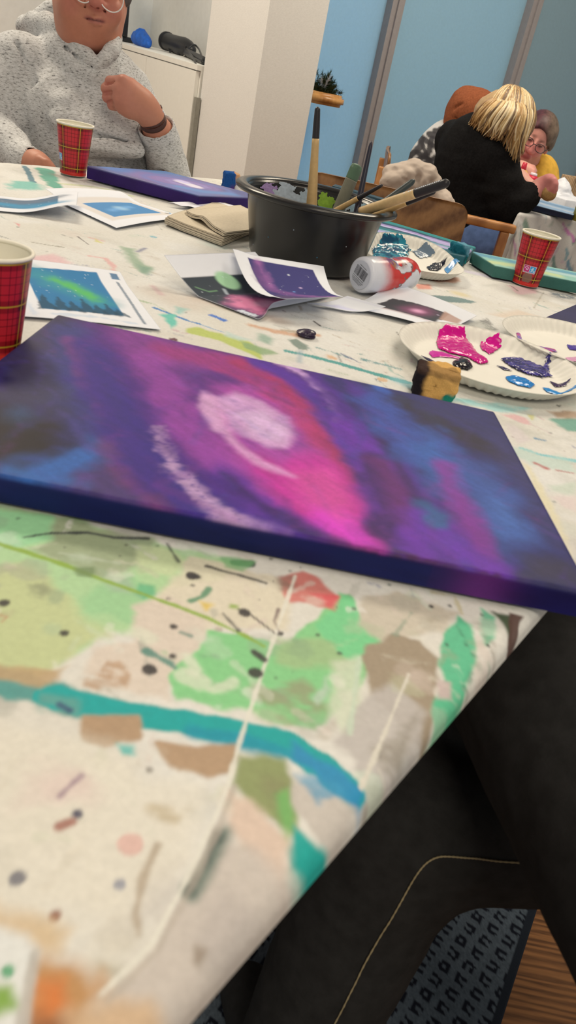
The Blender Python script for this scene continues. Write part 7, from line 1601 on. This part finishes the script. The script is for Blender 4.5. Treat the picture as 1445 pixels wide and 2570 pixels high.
# ================================================================= chairs
M_ply = wood_mat('chair_plywood', (104, 66, 36), (164, 116, 68), 9, (5, 1, .55), .38, (0, 0, 0), 3.0)
M_fr = wood_mat('chair_beech_frame', (150, 92, 44), (196, 134, 74), 4, (1, 3, 1), .4)
def chair(x, y, yaw, label, arms=False, hb=(.60, .80), wid=.42, seat=.45, arm_z=.70, dep=.42):
    """local frame: sitter faces +X, back panel at x=0"""
    root = empty('plywood_chair', (x, y, 0), label, 'chair', 'plywood chairs'); root.rotation_euler.z = yaw
    def lk(nm, me, m):
        o = bpy.data.objects.new(nm, me); COL.objects.link(o); me.materials.append(m); o.parent = root
        me.polygons.foreach_set('use_smooth', [True] * len(me.polygons)); return o
    # curved back panel with rounded corners
    nu, nv = 41, 25; pts = []
    U, W = np.meshgrid(np.linspace(-1, 1, nu), np.linspace(-1, 1, nv), indexing='ij')
    hw, hh = wid / 2, (hb[1] - hb[0]) / 2; rc = .03
    Y = U * hw; Z = W * hh
    # squash the grid corners into a rounded rectangle
    qx = np.maximum(np.abs(Y) - (hw - rc), 0); qz = np.maximum(np.abs(Z) - (hh - rc), 0); qn = np.sqrt(qx ** 2 + qz ** 2); k_ = np.where(qn > rc, rc / np.maximum(qn, 1e-9), 1)
    Y = np.sign(Y) * (np.minimum(np.abs(Y), hw - rc) + qx * k_); Z = np.sign(Z) * (np.minimum(np.abs(Z), hh - rc) + qz * k_)
    X = -.010 * (1 - (Y / hw) ** 2) - .06 * (Z + hh) / .2 * .3
    A = np.stack([X, Y, Z + (hb[0] + hb[1]) / 2], -1).reshape(-1, 3); Bk = A - np.array([.012, 0, 0]); f = grid_faces(nu, nv); n0 = len(A)
    rim = [(i * nv, (i + 1) * nv) for i in range(nu - 1)] + [((i + 1) * nv + nv - 1, i * nv + nv - 1) for i in range(nu - 1)] + [(j + 1, j) for j in range(nv - 1)] + [((nu - 1) * nv + j, (nu - 1) * nv + j + 1) for j in range(nv - 1)]
    Fq = np.concatenate([f[:, ::-1], f + n0, np.array([(b, a, a + n0, b + n0) for a, b in rim])])
    lk('backrest', npmesh('backrest', np.concatenate([A, Bk]), Fq), M_ply)
    lk('seat', box_mesh('seat', (dep, wid, .018), .006, 2, Matrix.Translation((dep / 2 + .01, 0, seat))), M_ply)
    for sy in (-1, 1):
        yy = sy * (wid / 2 - .02)
        lk('back_leg', bar_mesh('back_leg', (-.036, yy, 0), (-.040, yy, hb[1] - .05), .026, .034), M_fr)
        lk('front_leg', bar_mesh('front_leg', (dep - .02, yy, 0), (dep - .02, yy, (arm_z if arms else seat - .01)), .028, .034), M_fr)
        lk('side_rail', bar_mesh('side_rail', (-.01, yy, seat - .035), (dep - .02, yy, seat - .035), .022, .04), M_fr)
        if arms: lk('armrest', bar_mesh('armrest', (-.03, yy, arm_z + .012), (dep + .01, yy, arm_z + .012), .034, .026, .008), M_fr)
    return root
tp = (0.2246,1.9850,0.8066)
chair(.074, 2.110, -math.pi / 2, 'plywood chair with its broad backrest at the far table edge, beside the black tub', False, (.56, .796), .42, .45)
av = (0.4918,2.6000,0.7179)
chair(av[0] - .34, 2.80, 0.0, 'wooden armchair holding the blonde person and the beige puffer coat', True, (.56, .780), .44, .44, .695, .34)
ch3 = (0.1027,3.2000,0.7736)
chair(ch3[0], 3.34, 0.0, 'plywood chair behind the patterned-top person, mostly hidden by the beige coat', False, (.6, .80), .40, .44)
M_coat = plain_mat('beige_quilted_nylon', (186, 164, 138), .6, .3, .08, 30, .2, 120)
s = SDF()
for a_, b_c, r1, r2 in (((982,420,2.62),(1040,408,2.62),.05,.045), ((975,440,2.60),(1010,432,2.58),.05,.05), ((985,462,2.60),(1015,455,2.58),.042,.042), ((1040,412,2.62),(1078,428,2.62),.045,.036), ((1000,475,2.62),(1030,445,2.60),.038,.036), ((1080,430,2.62),(1092,458,2.64),.022,.018)): pass
for q in ([(0.0840,2.6300,0.7821),(0.1491,2.6200,0.8127)], [(0.0820,2.6100,0.7604),(0.1326,2.6000,0.7882)], [(0.0981,2.6100,0.7378),(0.1404,2.6000,0.7689)], [(0.1208,2.6300,0.7210),(0.1548,2.6100,0.7637)]):
    s.cap(q[0], q[1], .027, .026, .004)
q = [(0.1503,2.6200,0.8083),(0.1940,2.6200,0.8057),(0.2197,2.6300,0.7890),(0.2288,2.6400,0.7685)]; s.chain(q, (.028, .025, .018, .013), .008)
q = [(0.1857,2.6000,0.7876),(0.1789,2.6000,0.7488),(0.1787,2.6000,0.7132)]; s.chain(q, (.016, .012, .010), .01)
q = [(0.2364,2.6000,0.7607),(0.2587,2.5900,0.7431),(0.3011,2.5800,0.7178)]; s.chain(q, (.022, .026, .018), .012)
q = [(0.2205,2.6200,0.7844),(0.2404,2.6000,0.7557),(0.2582,2.6000,0.7298)]; s.chain(q, (.014, .018, .02), .012)
V, Fq = s.mesh(.0045, lambda P: (.010 * (np.abs(fbm(P * np.array([26, 26, 34]), 91, 3) - .5) * 2 - .4)).astype(np.float32)); ct = link('puffer_coat', npmesh('puffer_coat', V, Fq), M_coat, None, True, (0.1303,2.6200,0.7891)); tag(ct, 'beige quilted puffer coat slung over the armchair back behind the blonde', 'coat')

# ================================================================= second table
S0 = np.array((0.5192,2.6999,0.7500)[:2]); d1 = np.array((.76, .65)); d2 = np.array((.26, .966)); 
T2 = [S0, S0 + d1 * 1.5, S0 + d1 * 1.5 + d2 * .85, S0 + d2 * .85]
c2_ = sum(T2) / 4
t2 = empty('work_table', (c2_[0], c2_[1], 0), 'second cloth-covered table where the others paint by the window', 'table', None)
V = [(*(p + (c2_ - p) * .03), z) for z in (.715, .742) for p in T2]; link('tabletop', npmesh('tabletop', V, [(3, 2, 1, 0), (4, 5, 6, 7), (0, 1, 5, 4), (1, 2, 6, 5), (2, 3, 7, 6), (3, 0, 4, 7)]), M_tabw, t2, False)
for p in T2:
    q_ = p + (c2_ - p) * .16; link('leg', box_mesh('leg', (.05, .05, .715), .006, 2, Matrix.Translation((q_[0], q_[1], .3575))), M_tabw, t2)
L1 = np.linalg.norm(T2[1] - T2[0]); L2_ = np.linalg.norm(T2[3] - T2[0])
su2 = np.unique(np.round(np.concatenate([np.arange(-.24, 0, .006), np.arange(0, L1, .006), np.arange(L1, L1 + .2, .02)]), 5)); sv2 = np.unique(np.round(np.concatenate([np.arange(-.30, 0, .005), np.arange(0, L2_, .009), np.arange(L2_, L2_ + .2, .02)]), 5))
V = drape(T2, su2, sv2, .3, .012, .002, .012, 8)
Uq, Wq = [x.ravel() for x in np.meshgrid(su2, sv2, indexing='ij')]
P = Paint(np.column_stack([Uq, Wq]), (206, 196, 176)); P.C *= 1 + (fbm(V * 12, 9)[:, None] - .5) * .2
r5 = random.Random(12)
for i in range(300):
    x = r5.uniform(-.2, 1.3); y = r5.uniform(-.3, .8) if i % 3 else r5.uniform(-.3, .02); a = r5.uniform(0, 3.1); L = r5.uniform(.01, .07)
    P.line([(x, y), (x + L * math.cos(a) * .5 + .006, y + L * math.sin(a) * .5), (x + L * math.cos(a), y + L * math.sin(a))], r5.uniform(.004, .016), r5.choice([(120,140,116), (150,150,140), (110,150,150), (186,130,160), (130,126,116), (222,214,196), (150,170,140), (90,120,110)]), r5.uniform(.3, .85), .004, .006, 60, r5.choice([0, .45]))
for p_, w_q, c_q in ((((.10,-.09),(.13,-.16)), .03, (96,128,100)), (((.20,-.14),(.24,-.2),(.2,-.24)), .02, (90,130,110)), (((.22,-.03),(.30,-.08)), .012, (196,110,160)), (((.02,-.04),(.05,-.1)), .03, (110,136,110)), (((.28,-.15),(.36,-.2)), .02, (80,130,140))):
    P.line(p_, w_q, c_q, .85, .004, .008, 60)
t2c = link('tablecloth', npmesh('tablecloth', V, grid_faces(len(su2), len(sv2)), P.C), M_cloth, None, True, (c2_[0], c2_[1], TZ)); tag(t2c, 'paint-stained tablecloth hanging over the second table by the window', 'tablecloth')
# things on the second table
ca, cb_ = np.array((0.5709,2.8101,0.7680)[:2]), np.array((0.7013,2.7711,0.7680)[:2])
dq = (cb_ - ca); Lq = np.linalg.norm(dq); dq /= Lq; nq = np.array([-dq[1], dq[0]])
V, Fq, dd, (uc, vc) = stretched((ca, ca + dq * Lq, ca + dq * Lq + nq * .22, ca + nq * .22), .770, .0185, .004)
P = Paint(V, (150, 176, 190)); P.line([tuple(ca + nq * .1), tuple(cb_ + nq * .05)], .03, (206, 204, 196), .8, .02, .02); P.line([tuple(ca + nq * .16), tuple(cb_ + nq * .15)], .05, (110, 140, 160), .8, .02, .02)
side = alb((34, 42, 60)) * (.7 + .6 * fbm(V * 30, 4)[:, None]); tm = smooth(.002, .005, dd)[:, None]
finish_canvas('winter_canvas', V, Fq, P.C * (1 - tm) + side * tm, 'pale blue canvas with dark edges on the second table under the blonde person\'s hand')
s = SDF(); sp = V3((0.5968,2.7520,0.8159)); s.ell(sp, (.026, .02, .022), .01); V, Fq = s.mesh(.003, lambda P: .006 * (fbm(P * 90, 3) - .5)); M_sp2 = plain_mat('ochre_foam', (176, 136, 82), .95, .1, .2, 300)
o = link('sponge', npmesh('sponge', V, Fq), M_sp2, None, True, tuple(sp)); tag(o, 'small brown sponge pinched in the blonde person\'s hand', 'sponge')
# white paper bag and carton
s = SDF(); bg = V3((0.7500,3.2255,0.7520)) + (0, .18, 0); bg = V3((0.7525,3.2500,0.7667)); bg[2] = .7505
s.chain([bg + (0, 0, .015), bg + (-.006, 0, .05), bg + (-.014, .0, .080)], (.050, .030, .010), .02); s.ell(bg + (.04, 0, .01), (.06, .05, .025), .02); s.ell(bg + (-.05, -.02, .012), (.06, .05, .02), .02)
V, Fq = s.mesh(.004, lambda P: .010 * (np.abs(fbm(P * 45, 5) - .5) * 2 - .3)); V[:, 2] = np.maximum(V[:, 2], .7505); M_bag = plain_mat('thin_white_plastic', (226, 220, 208), .5, .4, .05)
o = link('paper_bag', npmesh('paper_bag', V, Fq), M_bag, None, True, tuple(bg)); tag(o, 'crumpled white bag on the second table behind the pale blue canvas', 'bag')
q = V3((0.7545,3.1200,0.7756)); me = box_mesh('tissue_box', (.11, .08, .035), .004, 2, Matrix.Translation((q[0], q[1], .7515 + .0175)) @ Matrix.Rotation(.6, 4, 'Z')); o = link('white_box', me, M_bag, None, True, (q[0], q[1], .7515)); tag(o, 'flat white carton beside the pale blue canvas on the second table', 'box')
M_ctn = wood_mat('striped_cardboard', (150, 110, 70), (206, 170, 124), 10, (6, 1, 1), .7)
q = V3((0.9200,3.7500,0.7605)); bx_ = empty('cardboard_box', (q[0], q[1], .7505), 'light brown ribbed cardboard box at the far end of the second table', 'box')
link('walls', box_mesh('walls', (.16, .14, .075), .003, 2, Matrix.Translation((q[0] + .03, q[1], .7505 + .0375)) @ Matrix.Rotation(.6, 4, 'Z')), M_ctn, bx_); link('flap', box_mesh('flap', (.17, .05, .004), .001, 1, Matrix.Translation((q[0] + .03, q[1] - .045, .829)) @ Matrix.Rotation(.6, 4, 'Z')), M_ctn, bx_)
# red and yellow tube held by the far person
M_red = plain_mat('red_plastic', (200, 38, 56), .35, .4); M_ora = plain_mat('orange_label', (206, 130, 66), .5, .3); M_capw = plain_mat('white_cap', (232, 214, 206), .4)
t0, t1 = V3((0.6273,3.2600,0.7627)), V3((0.6306,3.2600,0.8324)); tbx = empty('paint_tube', tuple(t0), 'red and orange paint bottle with a white cap under the far person\'s hand', 'bottle')
D_ = t1 - t0
V, F = tube([t0 + D_ * t for t in (0, .02, .3, .52)], [.02, .024, .024, .023], 18); link('label_sleeve', npmesh('label_sleeve', V, F), M_ora, tbx)
V, F = tube([t0 + D_ * t for t in (.52, .8, .9)], [.0235, .023, .016], 18); link('body', npmesh('body', V, F), M_red, tbx)
V, F = tube([t0 + D_ * t for t in (.9, .92, 1.04)], [.012, .014, .012], 14); link('cap', npmesh('cap', V, F), M_capw, tbx)
M_yb = plain_mat('yellow_plastic', (238, 182, 40), .4); y0 = V3((0.6226,3.4271,0.7505)); y0 = V3((0.5752,3.2000,0.7734)); y0[2] = .7505
yb = empty('paint_bottle', tuple(y0), 'yellow paint bottle with a reddish label standing behind the blonde person\'s elbow', 'bottle')
V, F = lathe([(.0005, 0), (.026, 0), (.028, .004), (.028, .07), (.020, .085), (.010, .092)], 28, tuple(y0)); link('body', npmesh('body', V, F), M_yb, yb)
V, F = lathe([(.0284, .03), (.0284, .062)], 28, tuple(y0)); link('label_sleeve', npmesh('label_sleeve', V, F), plain_mat('rust_label', (176, 90, 60), .5), yb); V, F = lathe([(.010, .09), (.011, .092), (.008, .115), (.0005, .116)], 20, tuple(y0)); link('cap', npmesh('cap', V, F), M_red, yb)
fo = V3((0.5522,3.0200,0.7818)); fo[2] = .768; s = SDF().ell(fo, (.024, .02, .02)); V, Fq = s.mesh(.003, lambda P: .010 * (np.abs(fbm(P * 80, 5) - .5) * 2 - .3)); V[:, 2] = np.maximum(V[:, 2], .7505)
o = link('foil_ball', npmesh('foil_ball', V, Fq), newmat('foil', .25, (226, 222, 214), .5, Metallic=.8)[0], None, True, tuple(fo)); tag(o, 'crumpled shiny foil beside the yellow bottle on the second table', 'foil')
gb = V3((0.7382,2.8034,0.7505)); gq = empty('paint_bottle', tuple(gb), 'olive bottle with a dark top cut by the right border on the second table', 'bottle')
V, F = lathe([(.0005, 0), (.028, 0), (.030, .004), (.030, .045), (.030, .046)], 28, tuple(gb)); link('body', npmesh('body', V, F), plain_mat('olive_plastic', (160, 146, 50), .4), gq)
V, F = lathe([(.0302, .046), (.030, .075), (.016, .092), (.012, .105), (.0005, .106)], 28, tuple(gb)); link('dark_top', npmesh('dark_top', V, F), plain_mat('dark_plastic', (54, 44, 40), .4), gq)

# ================================================================= the sitter at the lower right, rug
M_jean = plain_mat('black_denim', (40, 38, 34), .9, .15, .22, 60, .4, 600)
M_coatb = plain_mat('black_wool', (36, 32, 29), .95, .1, .2, 120, .5, 500)
kA = V3((.178, .535, .400)); 
st_ = empty('person', (.30, .22, 0), 'person in black jeans seated at the near table edge, only the bent legs showing', 'person')
s = SDF()
ank = V3((.132, .425, .085)); hipA = V3((.66, .62, .44))
s.cap(kA, ank, .082, .060, .02); s.cap(kA, hipA, .078, .085, .03)
s.cap(ank + (0, 0, -.03), ank + (-.05, .11, -.05), .042, .034, .02)
hipB = V3((.47, -.04, .56)); kB = V3((.235, .62, .585))
s.cap(kB, hipB, .078, .095, .012); s.cap(kB, (kB[0] - .02, kB[1] + .03, .10), .062, .05, .02); s.cap((kB[0] - .02, kB[1] + .03, .07), (kB[0] - .07, kB[1] + .13, .045), .042, .034, .02)
s.cap(hipB, (.60, -.05, .54), .10, .11, .03); s.cap(hipA, (.74, .2, .5), .085, .11, .03)
for a_, b_q in (((.12, .44, .47), (.19, .43, .40)), ((.10, .43, .43), (.17, .415, .37)), ((.09, .42, .39), (.15, .40, .33)), ((.17, .43, .43), (.24, .43, .43))): s.cap(a_, b_q, .004, .003, .012, -1)
V, Fq = s.mesh(.005, fold_disp(.005, 95, (12, 12, 22))); jn = link('jeans', npmesh('jeans', V, Fq), M_jean, st_)
M_st = plain_mat('ochre_thread', (150, 132, 92), .8)

# stitched seam following the lower leg and turning along the thigh
from mathutils.bvhtree import BVHTree
bv = BVHTree.FromPolygons([jn.matrix_world @ v.co + Vector((0, 0, 0)) for v in jn.data.vertices], [tuple(p.vertices) for p in jn.data.polygons])
off = parent_loc(st_)
ctl = spline([(.125, .34, .10), (.14, .36, .20), (.158, .385, .30), (.176, .42, .39), (.190, .450, .45), (.23, .462, .452), (.273, .467, .45), (.36, .48, .46)], 150)
pts = []
for q in ctl:
    h0 = bv.find_nearest(Vector(q) - off); pts.append(h0[0] + h0[1] * .0016 + off)
pts = [sum((pts[max(0, min(149, i + k))] for k in range(-6, 7)), Vector((0, 0, 0))) / 13 for i in range(150)]
V, F = tube(pts, [.0010 * (.65 + .35 * (i % 2)) for i in range(150)], 6); link('stitched_seam', npmesh('stitched_seam', V, F), M_st, jn)
# rug with small hooked marks
rc = np.array((.43, .60)); ra = math.radians(66); ru = np.array((math.cos(ra), math.sin(ra))); rv = np.array((-ru[1], ru[0]))
nu, nv = 560, 380; du, dv_ = 1.5 / nu, 1.0 / nv
U, W = [x.ravel() for x in np.meshgrid((np.arange(nu) - nu * .55) * du, np.arange(nv) * dv_, indexing='ij')]
xy = rc + U[:, None] * ru + W[:, None] * rv
V = np.column_stack([xy, np.full(len(U), .009)])
pit = .0255; a_ = math.radians(-9); iu = U * math.cos(a_) + W * math.sin(a_); iw = -U * math.sin(a_) + W * math.cos(a_)
cu, cw = np.floor(iu / pit), np.floor(iw / pit); fu, fw_ = iu / pit - cu - .5, iw / pit - cw - .5
kind = (_hash(cu.astype(np.int64) + 999, cw.astype(np.int64) + 777, np.zeros(len(cu), np.int64), 4) * 5).astype(int)
box = (np.abs(fu) < .30) & (np.abs(fw_) < .30); inner = (np.abs(fu) < .11) & (np.abs(fw_) < .11)
gap = ((kind == 0) & (fw_ < -.1) & (np.abs(fu) < .11)) | ((kind == 1) & (fw_ > .1) & (np.abs(fu) < .11)) | ((kind == 2) & (fu < -.1) & (np.abs(fw_) < .11)) | ((kind == 3) & (fw_ < -.1) & (np.abs(fu) < .11))
mark = box & ~inner & ~gap
C = np.tile(alb((90, 97, 98)), (len(V), 1)) * (.65 + .7 * fbm(V[:, :2] * 420, 3, 2)[:, None])
C[mark] = alb((30, 32, 38)); edge_ = (W < .012); C[edge_] = alb((40, 44, 48))
n0 = len(V); Vlow = V.copy(); Vlow[:, 2] = .001; f = grid_faces(nu, nv)
rim = [(i * nv, (i + 1) * nv) for i in range(nu - 1)] + [((i + 1) * nv + nv - 1, i * nv + nv - 1) for i in range(nu - 1)] + [(j + 1, j) for j in range(nv - 1)] + [((nu - 1) * nv + j, (nu - 1) * nv + j + 1) for j in range(nv - 1)]
M_rug = attr_mat('rug_pile', .95, .1, .15, 500)
o = link('rug', npmesh('rug', np.concatenate([V, Vlow]), np.concatenate([f, np.array([(b, a, a + n0, b + n0) for a, b in rim])]), np.concatenate([C, C])), M_rug, None, False, (rc[0], rc[1], 0))
tag(o, 'dark grey rug with small black hooked marks on the wooden floor', 'rug')

# ================================================================= light and camera
def area(name, loc, size, power, col=(1, .90, .74), sy=None, rot=(0, 0, 0)):
    l = bpy.data.lights.new(name, 'AREA'); l.energy = power; l.color = col; l.shape = 'RECTANGLE'; l.size = size; l.size_y = sy or size
    o = bpy.data.objects.new(name, l); COL.objects.link(o); o.location = loc; o.rotation_euler = rot; return o
LC = (1, .87, .68)
area('unseen_ceiling_light', (.5, .6, 2.66), 1.0, 10, LC, .6)
area('unseen_ceiling_light', (-1.55, 2.6, 2.66), 1.0, 50, LC, .6)  # added unseen light to brighten the left wall and cabinet
area('unseen_ceiling_light', (.75, 2.9, 2.66), 1.0, 36, LC, .6)  # unseen light placed to brighten the blinds and back walls
area('unseen_ceiling_light', (.5, -1.3, 2.66), 1.0, 40, LC, .6)  # unseen light added behind the camera to lift upright surfaces
w = bpy.data.worlds.new('room_air'); SC.world = w; w.use_nodes = True
w.node_tree.nodes['Background'].inputs[0].default_value = (.95, .89, .78, 1); w.node_tree.nodes['Background'].inputs[1].default_value = .50
cd_ = bpy.data.cameras.new('camera'); cam = bpy.data.objects.new('camera', cd_); COL.objects.link(cam); SC.camera = cam
Mx = Matrix([[0.975746, -0.218908, -0.0], [0.109415, 0.487701, -0.866127], [0.189602, 0.84512, 0.499824]]).to_4x4(); Mx.translation = Vector((0, 0, 1.03)); cam.matrix_world = Mx
cd_.sensor_fit = 'VERTICAL'; cd_.sensor_height = 34.6; cd_.lens = 25.9971; cd_.clip_start = .02
cd_.dof.use_dof = True; cd_.dof.focus_distance = 1.55; cd_.dof.aperture_fstop = 11.0
vs_ = SC.view_settings; vs_.view_transform = 'Standard'; vs_.look = 'None'; vs_.gamma = 1; vs_.use_curve_mapping = False; vs_.exposure = 0.0
